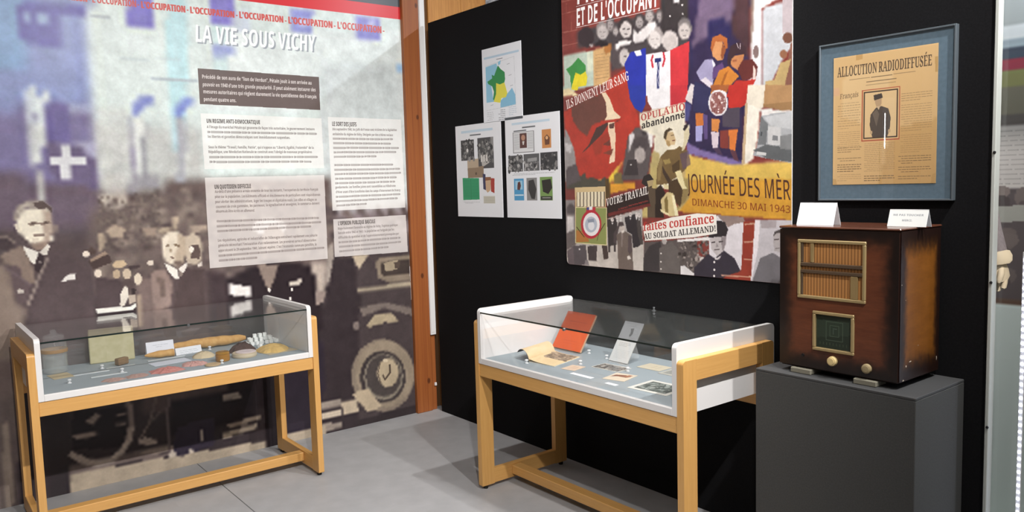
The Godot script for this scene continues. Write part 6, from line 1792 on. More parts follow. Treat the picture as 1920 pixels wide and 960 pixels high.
func framed_speech() -> void:
	var t := thing("framed_document", "yellowed radio speech under glass on a grey-blue mat", "frame", Vector3(-0.01, 1.404, 3.064))
	var z0 := 2.822
	var z1 := 3.310
	var y0 := 1.402
	var y1 := 1.980
	obj("backboard", box(Vector3(-0.012, y0 + 0.003, z0 + 0.003), Vector3(-0.001, y1 - 0.003, z1 - 0.003), 0.001), tri_scaled(pic(speckle_image(192, 192, 0x526979, 0x5d7484, 61, 0.09, 0.25), 0.8), 3.0), t)
	var rim := mat(0x77828a, 0.35, 0.6)
	obj("frame_side", box(Vector3(-0.022, y0, z0), Vector3(-0.0005, y1, z0 + 0.006), 0.001), rim, t)
	obj("frame_side", box(Vector3(-0.022, y0, z1 - 0.006), Vector3(-0.0005, y1, z1), 0.001), rim, t)
	obj("frame_side", box(Vector3(-0.022, y0, z0 + 0.006), Vector3(-0.0005, y0 + 0.006, z1 - 0.006), 0.001), rim, t)
	obj("frame_side", box(Vector3(-0.022, y1 - 0.006, z0 + 0.006), Vector3(-0.0005, y1, z1 - 0.006), 0.001), rim, t)
	# the document, 512 x 640
	var ops := [[4, "p", 0xd6b27c, 1, [0, 0, 512, 0, 512, 640, 0, 640]], [4, "p", 0xdcbc8a, 1, [60, 60, 300, 80, 280, 380, 40, 300]], [4, "p", 0xc9a268, 1, [300, 380, 512, 340, 512, 640, 240, 640]],
		[1, "p", 0xb98f52, 0.7, [118, 0, 152, 0, 152, 24, 118, 26]], [1, "p", 0xb08a4e, 0.7, [498, 60, 512, 60, 512, 130, 500, 130]], [1, "p", 0xb9935a, 0.6, [0, 610, 18, 612, 22, 640, 0, 640]], [1, "p", 0xb9935a, 0.6, [494, 600, 512, 590, 512, 640, 490, 640]], [1, "p", 0xd8a888, 0.6, [0, 150, 32, 150, 32, 190, 0, 190]], [1, "k", 0xb8965c, 0.6, [3, 242, 380, 246, 640]],
		[1, "p", 0xb0563c, 1, [150, 176, 340, 176, 340, 428, 150, 428]], [1, "p", 0xd9b680, 1, [155, 181, 335, 181, 335, 423, 155, 423]], [1, "p", 0x3f2f26, 1, [160, 187, 329, 187, 329, 417, 160, 417]], [1, "p", 0xdcbd8c, 1, [166, 193, 323, 193, 323, 411, 166, 411]],
		[1, "p", 0x4b4038, 1, [196, 300, 222, 268, 250, 262, 284, 276, 296, 320, 292, 380, 280, 410, 206, 410, 192, 350]], [1, "p", 0x6a5d50, 1, [206, 296, 226, 274, 240, 300, 226, 360]], [1, "p", 0xb89a76, 1, [218, 226, 250, 222, 250, 250, 240, 268, 226, 266, 218, 244]], [1, "p", 0x3c322c, 1, [210, 206, 250, 200, 256, 222, 214, 232]], [1, "p", 0xcdb491, 1, [226, 262, 244, 262, 236, 280]], [1, "e", 0xc0a27c, 1, [200, 386, 7, 0, 0, 9]], [1, "e", 0xc0a27c, 1, [290, 384, 7, 0, 0, 9]]]
	var ink := 0x6b563c
	ops.append([0, "k", ink, 0.6, [3, 84, 118, 190, 118]])
	ops.append([0, "k", ink, 0.8, [4, 196, 118, 300, 118]])
	ops.append([0, "k", ink, 0.6, [3, 306, 116, 410, 116]])
	ops.append([0, "k", ink, 0.8, [4, 172, 138, 320, 138]])
	ops.append([0, "k", ink, 0.5, [3, 170, 154, 318, 154]])
	small_print(ops, 24, 142, 232, 11, 12.5, 2.2, ink, 71, 0.5)
	small_print(ops, 24, 142, 376, 9, 10, 2.2, ink, 72, 0.45)
	small_print(ops, 24, 150, 454, 3, 11, 3.0, ink, 73, 0.75)
	small_print(ops, 24, 150, 508, 2, 12, 3.0, ink, 74, 0.75)
	small_print(ops, 24, 150, 540, 4, 11, 3.2, ink, 75, 0.8)
	small_print(ops, 24, 150, 590, 4, 10, 2.0, ink, 76, 0.4)
	small_print(ops, 166, 318, 440, 16, 9, 2.0, ink, 77, 0.45)
	small_print(ops, 166, 318, 600, 3, 11, 3.2, ink, 78, 0.8)
	small_print(ops, 346, 488, 214, 4, 11, 2.6, ink, 79, 0.75)
	small_print(ops, 346, 488, 268, 12, 11, 2.2, ink, 80, 0.55)
	small_print(ops, 346, 488, 410, 9, 10, 2.0, ink, 81, 0.4)
	small_print(ops, 336, 488, 510, 4, 11, 3.0, ink, 82, 0.8)
	small_print(ops, 336, 488, 562, 3, 11, 3.0, ink, 83, 0.75)
	small_print(ops, 336, 488, 606, 2, 11, 3.0, ink, 84, 0.75)
	var texts := [["ALLOCUTION RADIODIFFUSÉE", "serifbold", 0x4a3828, 1, [20.0, 98.0, 486.0, 98.0, 20.0, 48.0]], ["Français", "serif", 0x5a4632, 1, [34.0, 208.0, 132.0, 204.0, 36.0, 184.0]]]
	var z2 := 2.878
	var z3 := 3.251
	var st := mb()
	quad(st, Vector3(-0.0142, 1.927, z2), Vector3(-0.0142, 1.927, z3), Vector3(-0.0142, 1.461, z3), Vector3(-0.0142, 1.461, z2), Vector3.LEFT)
	var d := obj("document", st, pic(printed(512, 640, ops, texts, 0xd6b27c), 0.75), t)
	obj("sheet_edge", box(Vector3(-0.0138, 1.461, z2), Vector3(-0.0125, 1.927, z3), 0.0002), mat(0xc9a268, 0.8), d)
	st = mb()
	quad(st, Vector3(-0.019, y1 - 0.006, z0 + 0.006), Vector3(-0.019, y1 - 0.006, z1 - 0.006), Vector3(-0.019, y0 + 0.006, z1 - 0.006), Vector3(-0.019, y0 + 0.006, z0 + 0.006), Vector3.LEFT)
	obj("glass", st, M.glass, t)

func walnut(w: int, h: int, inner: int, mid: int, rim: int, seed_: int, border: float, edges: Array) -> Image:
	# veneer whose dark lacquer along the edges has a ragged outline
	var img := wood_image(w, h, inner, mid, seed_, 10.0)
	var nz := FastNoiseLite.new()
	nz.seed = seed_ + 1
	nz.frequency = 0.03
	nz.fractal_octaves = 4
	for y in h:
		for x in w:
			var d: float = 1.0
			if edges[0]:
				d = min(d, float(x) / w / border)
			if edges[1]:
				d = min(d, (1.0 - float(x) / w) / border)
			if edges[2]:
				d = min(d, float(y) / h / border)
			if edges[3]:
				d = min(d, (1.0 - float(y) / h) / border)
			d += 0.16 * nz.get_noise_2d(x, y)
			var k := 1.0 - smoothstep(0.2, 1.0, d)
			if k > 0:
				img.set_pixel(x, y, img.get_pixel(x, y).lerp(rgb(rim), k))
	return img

func radio() -> void:
	# pedestal
	var pd := thing("pedestal", "dark grey box pedestal carrying the wooden radio", "pedestal", Vector3(-0.175, 0, 3.06))
	obj("body", box(Vector3(-0.347, 0, 2.772), Vector3(-0.002, 0.79, 3.352), 0.002), tri_scaled(pic(speckle_image(256, 256, 0x3c3d3d, 0x464746, 91, 0.25), 0.8), 2.2), pd)
	obj("top", box(Vector3(-0.347, 0.79, 2.772), Vector3(-0.002, 0.8, 3.352), 0.002), mat(0x3c3d3e, 0.7), pd)
	# radio
	var t := thing("radio", "old wooden valve radio with cloth grille and green dial", "radio", Vector3(-0.155, 0.8, 3.06))
	var x := -0.300
	var z0 := 2.838
	var z1 := 3.274
	var y0 := 0.819
	var y1 := 1.318
	var front := pic(walnut(320, 360, 0x6e3f29, 0x583020, 0x1b1210, 101, 0.17, [true, true, true, true]), 0.3)
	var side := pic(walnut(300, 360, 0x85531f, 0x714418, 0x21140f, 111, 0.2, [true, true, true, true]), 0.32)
	var dark := mat(0x2a1813, 0.3)
	obj("cabinet", box(Vector3(x + 0.003, y0, z0 + 0.003), Vector3(-0.014, y1, z1 - 0.003), 0.006), dark, t)
	# front panel with two openings
	var holes := [[2.926, 3.152, 1.082, 1.266], [2.985, 3.114, 0.903, 1.019]]
	var bands := [[y0 + 0.006, 0.903], [0.903, 1.019], [1.019, 1.082], [1.082, 1.266], [1.266, y1 - 0.006]]
	var st := mb()
	for b in bands:
		var cuts := [[z0 + 0.004, z1 - 0.004]]
		for h in holes:
			if absf(h[2] - b[0]) < 1e-4:
				cuts = [[z0 + 0.004, h[0]], [h[1], z1 - 0.004]]
		for c in cuts:
			var uv := []
			for q in [[c[0], b[1]], [c[1], b[1]], [c[1], b[0]], [c[0], b[0]]]:
				uv.append(Vector2((q[0] - z0) / (z1 - z0), (y1 - q[1]) / (y1 - y0)))
			quad(st, Vector3(x, b[1], c[0]), Vector3(x, b[1], c[1]), Vector3(x, b[0], c[1]), Vector3(x, b[0], c[0]), Vector3.LEFT, uv)
	obj("front_panel", st, front, t)
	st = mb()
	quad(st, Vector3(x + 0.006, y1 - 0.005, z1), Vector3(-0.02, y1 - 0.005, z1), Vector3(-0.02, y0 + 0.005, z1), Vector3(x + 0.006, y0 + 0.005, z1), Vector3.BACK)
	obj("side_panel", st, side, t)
	obj("top_panel", box(Vector3(x - 0.001, y1 - 0.004, z0 - 0.001), Vector3(-0.012, y1 + 0.004, z1 + 0.001), 0.003), uv_scaled(pic(wood_image(256, 128, 0x5f3a2a, 0x4a2b20, 131, 10.0), 0.22), 3.0, 3.0), t)
	# grille: brass-coloured frame, woven cloth, bars
	var brass := mat(0xa8946a, 0.4, 0.35)
	var frame_of := func(h: Array, w: float, called: String) -> void:
		var fr := mb()
		bx(fr, Vector3(x - 0.007, h[2] - w, h[0] - w), Vector3(x + 0.004, h[2], h[1] + w), 0.002)
		bx(fr, Vector3(x - 0.007, h[3], h[0] - w), Vector3(x + 0.004, h[3] + w, h[1] + w), 0.002)
		bx(fr, Vector3(x - 0.007, h[2], h[0] - w), Vector3(x + 0.004, h[3], h[0]), 0.002)
		bx(fr, Vector3(x - 0.007, h[2], h[1]), Vector3(x + 0.004, h[3], h[1] + w), 0.002)
		obj(called, fr, brass, t)
	frame_of.call(holes[0], 0.011, "grille_frame")
	var cloth := Image.create(240, 200, false, Image.FORMAT_RGB8)
	for yy in 200:
		for xx in 240:
			var w := 0.5 + 0.5 * sin(xx * TAU / 12.0)
			var v := 0.5 + 0.5 * sin(yy * TAU / 5.0)
			cloth.set_pixel(xx, yy, rgb(0xb98248).lerp(rgb(0x7d5228), clampf(w * w * 0.9 + 0.2 * v, 0, 1)))
	st = mb()
	quad(st, Vector3(x + 0.0025, 1.266, 2.926), Vector3(x + 0.0025, 1.266, 3.152), Vector3(x + 0.0025, 1.082, 3.152), Vector3(x + 0.0025, 1.082, 2.926), Vector3.LEFT)
	obj("grille_cloth", st, pic(cloth, 0.8), t)
	var bar := mat(0x4f3f30, 0.45)
	obj("grille_bar", box(Vector3(x - 0.006, 1.184, 2.926), Vector3(x + 0.002, 1.197, 3.152), 0.002), bar, t)
	obj("grille_bar", box(Vector3(x - 0.006, 1.160, 2.926), Vector3(x + 0.002, 1.172, 3.152), 0.002), bar, t)
	var ochre := mat(0x8a744c, 0.5)
	obj("grille_post", box(Vector3(x - 0.005, 1.197, 2.963), Vector3(x + 0.002, 1.266, 2.976), 0.002), ochre, t)
	obj("grille_post", box(Vector3(x - 0.004, 1.197, 2.926), Vector3(x + 0.002, 1.266, 2.936), 0.002), bar, t)
	obj("grille_post", box(Vector3(x - 0.005, 1.082, 3.110), Vector3(x + 0.002, 1.160, 3.136), 0.002), ochre, t)
	obj("grille_post", box(Vector3(x - 0.004, 1.082, 2.926), Vector3(x + 0.002, 1.160, 2.935), 0.002), bar, t)
	frame_of.call(holes[1], 0.011, "dial_frame")
	var dial := [[3, "p", 0x2c352c, 1, [0, 0, 128, 0, 128, 112, 0, 112]], [2, "p", 0x343f34, 1, [0, 20, 128, 10, 128, 60, 0, 80]]]
	for q in [[36, 22, 96, 84], [50, 34, 82, 70]]:
		dial.append([0, "k", 0x4c5a4c, 1, [2.5, q[0], q[1], q[2], q[1], q[2], q[3], q[0], q[3], q[0], q[1]]])
	dial.append([0, "k", 0x55635a, 1, [2, 60, 44, 74, 44]])
	dial.append([0, "k", 0x55635a, 1, [2, 62, 46, 62, 62]])
	for i in 9:
		dial.append([0, "k", 0x46523f, 1, [1.5, 14 + i * 12, 92, 14 + i * 12, 100]])
	st = mb()
	quad(st, Vector3(x + 0.0025, 1.019, 2.985), Vector3(x + 0.0025, 1.019, 3.114), Vector3(x + 0.0025, 0.903, 3.114), Vector3(x + 0.0025, 0.903, 2.985), Vector3.LEFT)
	var dl := obj("dial", st, pic(printed(128, 112, dial, [], 0x2c352c, 3), 0.15), t)
	for k in [[3.049, 0.862, 0xd0bb86], [3.170, 0.856, 0x9a8a68]]:
		st = mb()
		lathe(st, [Vector2(0, 0.016), Vector2(0.011, 0.0158), Vector2(0.0115, 0.0135), Vector2(0.013, 0.0135), Vector2(0.0155, 0.0125), Vector2(0.017, 0.004), Vector2(0.017, 0.0), Vector2(0, 0)] if k[0] < 3.1 else [Vector2(0, 0.013), Vector2(0.010, 0.0125), Vector2(0.015, 0.010), Vector2(0.0165, 0.003), Vector2(0.0165, 0.0), Vector2(0, 0)], 26, Transform3D(Basis(Vector3.FORWARD, -PI / 2), Vector3(x, k[1], k[0])))
		obj("knob", st, mat(k[2], 0.45), t)
	st = mb()
	lathe(st, [Vector2(0, 0.001), Vector2(0.004, 0.001), Vector2(0.005, 0.002), Vector2(0.006, 0.0)], 14, Transform3D(Basis(Vector3.FORWARD, -PI / 2), Vector3(x, 0.866, 2.935)))
	obj("knob_spindle_hole", st, mat(0x0c0807, 0.8), t)
	for z in [2.893, 3.128]:
		obj("wedge", box(Vector3(x - 0.012, 0.8005, z), Vector3(x + 0.06, 0.8185, z + 0.078), 0.002), mat(0x7d7a6c, 0.8), t)
	for z in [2.86, 3.2]:
		obj("rear_foot", box(Vector3(-0.07, 0.8005, z), Vector3(-0.03, 0.8185, z + 0.04), 0.002), mat(0x2a2522, 0.8), t)
	# chips in the lacquer along the corner
	var chip := mat(0xc4b8a6, 0.8)
	for c in [[0.828, -0.268, 0.012, 0.006], [0.872, -0.25, 0.008, 0.009], [0.884, -0.222, 0.018, 0.004], [1.142, -0.287, 0.003, 0.005], [0.866, -0.035, 0.004, 0.022], [0.93, -0.17, 0.006, 0.003], [1.09, -0.26, 0.004, 0.003]]:
		st = mb()
		var o := PackedVector2Array()
		for i in 7:
			var a := TAU * i / 7.0
			var r := rng.randf_range(0.55, 1.0)
			o.append(Vector2(c[1] + cos(a) * c[2] * 0.5 * r, c[0] + sin(a) * c[3] * 0.5 * r))
		prism(st, o, z1 + 0.0002, z1 + 0.0007)
		obj("lacquer_chip", st, chip, t)
	# the two cards on top
	var blank := []
	small_print(blank, 14, 114, 16, 6, 9, 1.6, 0xc8cdd6, 141, 0.8)
	tent_card("tent_card", "tall white tent card on the radio's left half", Vector3(-0.208, 1.3225, 2.936), 0.142, 0.079, -PI / 2, pic(printed(128, 72, blank, [], 0xeceef2, 0), 0.7))
	var words := [["NE PAS TOUCHER", "sansbold", 0x8a9096, 1, [22.0, 36.0, 178.0, 36.0, 22.0, 25.0]], ["MERCI.", "sansbold", 0x8a9096, 1, [72.0, 66.0, 126.0, 66.0, 72.0, 55.0]]]
	tent_card("tent_card", "white tent card asking not to touch on the radio", Vector3(-0.17, 1.3225, 3.238), 0.131, 0.056, -PI / 2 - 0.06, pic(printed(200, 96, [], words, 0xe6eae8, 0), 0.7))

func cabinet() -> void:  # invented cabinet in place of a glossy panel that mirrors the hall
	var t := thing("reflection_cabinet", "made-up glazed cabinet with a lit edge replacing a mirroring panel beyond the partition", "cabinet", Vector3(0.24, 0, 3.75))
	var grey := mat(0xaab2ae, 0.5)
	obj("base", box(Vector3(0.034, 0, 3.05), Vector3(0.46, 0.1, 4.4), 0.003), grey, t)
	obj("top", box(Vector3(0.034, 2.35, 3.05), Vector3(0.46, 2.42, 4.4), 0.003), grey, t)
	obj("side", box(Vector3(0.034, 0.1, 3.05), Vector3(0.46, 2.35, 3.07), 0.002), grey, t)
	obj("side", box(Vector3(0.034, 0.1, 4.38), Vector3(0.46, 2.35, 4.4), 0.002), grey, t)
	obj("back_board", box(Vector3(0.441, 0.1, 3.07), Vector3(0.46, 2.35, 4.38), 0.002), grey, t)
	# reflection of the hall painted as flat bands: 512 x 900 for 1.31 m x 2.25 m
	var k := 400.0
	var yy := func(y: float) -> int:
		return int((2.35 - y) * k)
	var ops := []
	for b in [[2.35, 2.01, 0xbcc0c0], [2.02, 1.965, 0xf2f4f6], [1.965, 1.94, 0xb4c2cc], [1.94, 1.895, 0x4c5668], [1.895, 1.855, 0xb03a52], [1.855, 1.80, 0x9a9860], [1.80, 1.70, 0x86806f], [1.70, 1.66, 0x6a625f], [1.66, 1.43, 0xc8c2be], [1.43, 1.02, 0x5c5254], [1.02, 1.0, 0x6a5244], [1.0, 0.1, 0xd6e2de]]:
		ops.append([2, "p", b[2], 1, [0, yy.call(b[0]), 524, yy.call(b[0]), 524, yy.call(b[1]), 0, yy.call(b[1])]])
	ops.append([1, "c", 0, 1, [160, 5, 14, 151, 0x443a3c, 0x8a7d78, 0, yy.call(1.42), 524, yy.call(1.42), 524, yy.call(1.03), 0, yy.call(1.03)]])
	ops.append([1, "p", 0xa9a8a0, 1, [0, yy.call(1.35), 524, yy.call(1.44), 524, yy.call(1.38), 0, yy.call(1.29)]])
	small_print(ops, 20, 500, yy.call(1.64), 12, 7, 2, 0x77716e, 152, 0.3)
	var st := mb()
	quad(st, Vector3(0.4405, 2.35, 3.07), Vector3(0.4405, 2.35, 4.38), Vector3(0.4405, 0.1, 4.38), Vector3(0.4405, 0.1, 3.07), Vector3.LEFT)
	obj("painted_reflection", st, pic(printed(524, 900, ops, [], 0x8d9a97, 2), 0.45), t)
	st = mb()
	quad(st, Vector3(0.036, 2.35, 3.07), Vector3(0.036, 2.35, 4.38), Vector3(0.036, 0.1, 4.38), Vector3(0.036, 0.1, 3.07), Vector3.LEFT)
	obj("glass", st, M.glass, t)
	obj("added_lamp_diffuser", box(Vector3(0.12, 2.335, 3.2), Vector3(0.3, 2.3495, 4.25), 0.002), lit(Color(0.95, 0.98, 1.0), 1.5), t)  # lamp added under the top to brighten the interior
	var fill_light := AreaLight3D.new()
	fill_light.name = "light"
	t.add_child(fill_light, true)
	fill_light.position = Vector3(-0.03, 2.33, 0.0)
	fill_light.rotation.x = -PI / 2
	fill_light.area_size = Vector2(0.18, 1.05)
	fill_light.light_color = Color(0.95, 0.98, 1.0)
	fill_light.light_energy = 0.5
	fill_light.area_range = 6.0
	fill_light.shadow_enabled = true
	# light strip: a row of small diodes on a rail inside the glass
	var ls := thing("light_strip", "vertical strip of small bright diodes behind the cabinet glass", "light strip", Vector3(0.05, 0.1, 3.507))
	obj("rail", box(Vector3(0.045, 0.1, 3.5), Vector3(0.052, 1.235, 3.514), 0.001), M.white, ls)
	var dm := lit(Color(0.9, 0.92, 1.0), 9.0)
	for i in 49:
		var y := 0.12 + i * 0.0226
		obj("diode", box(Vector3(0.0415, y, 3.503), Vector3(0.045, y + 0.008, 3.511), 0.001), dm, ls)
	var l := AreaLight3D.new()
	l.name = "light"
	ls.add_child(l, true)
	l.position = Vector3(-0.012, 0.57, 0)
	l.rotation.y = PI / 2
	l.area_size = Vector2(0.008, 1.1)
	l.light_color = Color(0.9, 0.92, 1.0)
	l.light_energy = 0.05
	l.area_range = 6.0
	l.shadow_enabled = true
	# reflection of a sleeve and pale gloved hand, modelled as solid parts
	var s := thing("reflected_sleeve", "reflection of a grey coat sleeve and cream gloved hand modelled as a solid", "garment", Vector3(0.2, 1.2, 3.36))
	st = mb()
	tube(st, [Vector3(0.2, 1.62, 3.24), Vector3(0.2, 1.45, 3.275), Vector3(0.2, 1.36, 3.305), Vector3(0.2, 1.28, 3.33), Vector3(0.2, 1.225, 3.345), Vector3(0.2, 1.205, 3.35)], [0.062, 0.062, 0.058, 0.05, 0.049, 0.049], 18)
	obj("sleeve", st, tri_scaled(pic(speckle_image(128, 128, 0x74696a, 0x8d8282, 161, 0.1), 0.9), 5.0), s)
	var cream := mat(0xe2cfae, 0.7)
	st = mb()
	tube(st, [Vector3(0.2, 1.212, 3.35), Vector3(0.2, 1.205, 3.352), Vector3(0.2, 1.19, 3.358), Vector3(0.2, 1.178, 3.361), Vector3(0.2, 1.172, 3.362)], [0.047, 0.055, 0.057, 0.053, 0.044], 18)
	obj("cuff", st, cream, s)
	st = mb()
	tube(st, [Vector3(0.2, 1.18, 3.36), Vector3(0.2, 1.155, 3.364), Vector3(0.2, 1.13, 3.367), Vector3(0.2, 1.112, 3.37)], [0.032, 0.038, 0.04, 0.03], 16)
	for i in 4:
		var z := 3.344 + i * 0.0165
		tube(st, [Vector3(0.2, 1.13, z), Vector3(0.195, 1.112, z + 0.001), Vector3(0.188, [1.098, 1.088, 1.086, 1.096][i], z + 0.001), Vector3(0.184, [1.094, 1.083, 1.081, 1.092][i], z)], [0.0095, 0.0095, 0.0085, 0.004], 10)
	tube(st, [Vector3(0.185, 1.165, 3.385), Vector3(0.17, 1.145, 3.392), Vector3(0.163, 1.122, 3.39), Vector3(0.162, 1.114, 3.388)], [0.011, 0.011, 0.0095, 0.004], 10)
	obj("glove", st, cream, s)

func lit_stele() -> void:
	# out of the picture; its row of diodes shows in the glass of the framed speech
	var t := thing("lit_stele", "slim white display post with a short row of diodes", "display post", Vector3(-3.62, 0, 1.28))
	obj("foot", box(Vector3(-3.74, 0, 1.14), Vector3(-3.5, 0.02, 1.42), 0.004), M.white, t)
	obj("post", box(Vector3(-3.66, 0.02, 1.25), Vector3(-3.58, 2.1, 1.31), 0.004), M.white, t)
	var rail := obj("diode_rail", box(Vector3(-3.58, 1.69, 1.268), Vector3(-3.572, 1.98, 1.292), 0.001), M.lamp_body, t)
	var dm := lit(Color(1.0, 1.0, 1.0), 30.0)
	for i in 19:
		var y := 1.698 + i * 0.0148
		obj("diode", box(Vector3(-3.572, y, 1.276), Vector3(-3.568, y + 0.0075, 1.284), 0.001), dm, rail)
	var l := AreaLight3D.new()
	l.name = "light"
	t.add_child(l, true)
	l.position = Vector3(0.056, 1.835, 0)
	l.rotation.y = -PI / 2
	l.area_size = Vector2(0.008, 0.28)
	l.light_energy = 0.02
	l.area_range = 6.0
	l.shadow_enabled = true

const DECK := 0.6625
func stud(x: float, z: float, label: String) -> void:
	var st := mb()
	lathe(st, [Vector2(0, 0), Vector2(0.009, 0), Vector2(0.009, 0.003), Vector2(0.004, 0.005), Vector2(0.004, 0.009), Vector2(0.008, 0.012), Vector2(0.009, 0.016), Vector2(0.006, 0.019), Vector2(0, 0.02)], 16)
	var o := obj("acrylic_stud", st, M.stud)
	o.position = Vector3(x, DECK, z)
	tag(o, label, "stud", "clear studs in the showcases")

func strip(x: float, z: float, l: float, label: String) -> void:
	var o := obj("clear_strip", box(Vector3(-l / 2, 0, -0.008), Vector3(l / 2, 0.003, 0.008), 0.0006), M.strip)
	o.position = Vector3(x, DECK, z)
	tag(o, label, "strip", "pale strips in the food showcase")

func food() -> void:
	M.stud = mat(0xd8dcde, 0.08)
	M.strip = mat(0xc6ced2, 0.3)
	# storage jar
	var t := thing("glass_jar", "large glass storage jar with a brown band at the left end", "jar", Vector3(-2.235, DECK, 0.19))
	var st := mb()
	lathe(st, [Vector2(0, 0.001), Vector2(0.05, 0.001), Vector2(0.055, 0.006), Vector2(0.055, 0.135), Vector2(0.05, 0.152), Vector2(0.042, 0.162), Vector2(0.042, 0.172)], 32)
	obj("jar_wall", st, glass(0xdfe8e8, 0.08), t, true)
	st = mb()
	lathe(st, [Vector2(0, 0.004), Vector2(0.049, 0.004), Vector2(0.051, 0.03), Vector2(0.05, 0.085), Vector2(0.03, 0.092), Vector2(0, 0.09)], 28)
	obj("contents", st, glass(0xb4bebd, 0.28), t, true)
	st = mb()
	lathe(st, [Vector2(0.056, 0.098), Vector2(0.057, 0.1), Vector2(0.057, 0.112), Vector2(0.056, 0.115)], 32)
	obj("band", st, mat(0x9a7a52, 0.7), t, true)
	st = mb()
	lathe(st, [Vector2(0.044, 0.164), Vector2(0.046, 0.166), Vector2(0.046, 0.176), Vector2(0.04, 0.182), Vector2(0.018, 0.186), Vector2(0.012, 0.192), Vector2(0.015, 0.2), Vector2(0.01, 0.206), Vector2(0, 0.207)], 28)
	obj("lid", st, glass(0xe6eeee, 0.2), t, true)
	var kraft := mat(0xb4a684, 0.8)
	flat("paper_piece", "torn tan paper in front of the glass jar", "paper", Vector3(-2.232, DECK, 0.298), 0.088, 0.12, 0.12, kraft)
	# cream packet
	t = thing("cream_packet", "pale yellow upright packet leaning behind the brown block", "packet", Vector3(-1.974, DECK, 0.13))
	obj("packet", box(Vector3(-0.102, 0, -0.006), Vector3(0.102, 0.172, 0.006), 0.004, Transform3D(Basis(Vector3.UP, -0.1) * Basis(Vector3.RIGHT, -0.08), Vector3.ZERO)), tri_scaled(pic(speckle_image(256, 256, 0xb3ae86, 0xc2be9c, 171, 0.02, 0.1), 0.8), 4.0), t, true)
	t = thing("brown_block", "small brown block before the cream packet", "block", Vector3(-1.956, DECK, 0.242))
	obj("block", box(Vector3(-0.03, 0, -0.016), Vector3(0.03, 0.034, 0.016), 0.004, Transform3D(Basis(Vector3.UP, 0.5), Vector3(0, 0.001, 0))), uv_scaled(pic(wood_image(96, 64, 0x8d7350, 0x6a5236, 175, 8.0), 0.7), 8.0, 8.0), t, true)
	strip(-2.11, 0.343, 0.152, "pale strip between the jar and the pink coupons")
	strip(-1.972, 0.297, 0.13, "pale strip in front of the brown block")
	strip(-2.056, 0.45, 0.154, "pale strip nearest the showcase front on the left")
	strip(-1.752, 0.262, 0.18, "pale strip in front of the short loaf")
	for q in [[-2.05, 0.268, "clear stud before the cream packet"], [-1.994, 0.422, "clear stud at the end of a pale strip"], [-2.226, 0.49, "clear stud in the front left corner of the food showcase"], [-1.579, 0.585, "clear stud in front of the amber pot"], [-1.514, 0.19, "clear stud beside the long loaf"]]:
		stud(q[0], q[1], q[2])
	# cards
	var lines := []
	small_print(lines, 30, 100, 18, 2, 9, 1.6, 0xa8b0bc, 181, 0.9)
	tent_card("tent_card", "white tent card behind the short loaf", Vector3(-1.748, DECK, 0.13), 0.134, 0.072, -0.05, pic(printed(128, 72, lines, [], 0xdfe4ee, 0), 0.7))
	lines = []
	small_print(lines, 20, 110, 18, 3, 9, 1.6, 0xa0a8b4, 182, 0.9)
	tent_card("tent_card", "low white tent card leaning between the two loaves", Vector3(-1.628, DECK, 0.205), 0.134, 0.036, 0.1, pic(printed(128, 40, lines, [], 0xdfe4ea, 0), 0.7))
	flat("paper_piece", "plain white paper under the pink meat slices", "paper", Vector3(-1.762, DECK, 0.36), 0.178, 0.096, 0.1, mat(0xc8d0dc, 0.7))
	# bread
	var crust := tri_scaled(pic(speckle_image(256, 256, 0xd0a868, 0xb98a48, 191, 0.03, 0.2), 0.75), 4.0)
	st = mb()
	var pts := []
	var rad := []
	for i in 23:
		var u := i / 22.0
		pts.append(Vector3(lerpf(-1.685, -1.305, u), DECK + 0.0295 + 0.001 * sin(u * 23.0), lerpf(0.118, 0.145, u)))
		rad.append(0.033 * pow(sin(PI * clampf(u * 0.94 + 0.03, 0, 1)), 0.35) * (1.0 + 0.07 * sin(u * 29.0)))
	tube(st, pts, rad, 18, 0.82)
	tag(obj("baguette", st, crust), "long pale loaf lying along the back of the showcase", "bread")
	st = mb()
	pts = []
	rad = []
	for i in 15:
		var u := i / 14.0
		pts.append(Vector3(lerpf(-1.84, -1.702, u), DECK + 0.0185, lerpf(0.2, 0.215, u)))
		rad.append(0.0235 * (pow(sin(PI * 0.5 * clampf(u * 1.5 + 0.06, 0, 1)), 0.7)) * (1.0 + 0.05 * sin(u * 15.0)))
	tube(st, pts, rad, 18, 0.78)
	tag(obj("bread_end", st, crust), "short loaf end in front of the white tent card", "bread")
	# heaps
	st = mb()
	heap(st, Vector3(-1.592, DECK, 0.345), 0.055, 0.06, 0.026, 201)
	tag(obj("flour_heap", st, tri_scaled(pic(speckle_image(96, 96, 0xcdbfa0, 0xb9aa8a, 202, 0.2), 0.9), 12.0)), "small heap of off-white flour beside the amber pot", "flour")
	flat("paper_piece", "brown paper under the pale yellow meal", "paper", Vector3(-1.265, DECK, 0.46), 0.17, 0.19, 0.15, mat(0xb0a58a, 0.8))
	st = mb()
	heap(st, Vector3(-1.272, DECK + 0.0013, 0.455), 0.084, 0.088, 0.032, 203)
	tag(obj("meal_heap", st, tri_scaled(pic(speckle_image(128, 128, 0xcdb06a, 0xb4965a, 204, 0.25), 0.9), 12.0)), "heap of yellow meal spread on paper at the right end", "meal")
	# amber pot
	t = thing("amber_pot", "small amber glass pot in front of the flour", "pot", Vector3(-1.556, DECK, 0.528))
	st = mb()
	lathe(st, [Vector2(0, 0), Vector2(0.031, 0), Vector2(0.034, 0.004), Vector2(0.034, 0.03), Vector2(0.031, 0.034), Vector2(0, 0.034)], 30)
	obj("pot", st, mat(0x9a6a12, 0.1), t, true)
	st = mb()
	lathe(st, [Vector2(0.0315, 0.0345), Vector2(0.033, 0.036), Vector2(0.033, 0.043), Vector2(0.029, 0.047), Vector2(0.02, 0.048), Vector2(0, 0.046)], 30)
	obj("lid", st, mat(0xb58420, 0.14, 0.4), t, true)
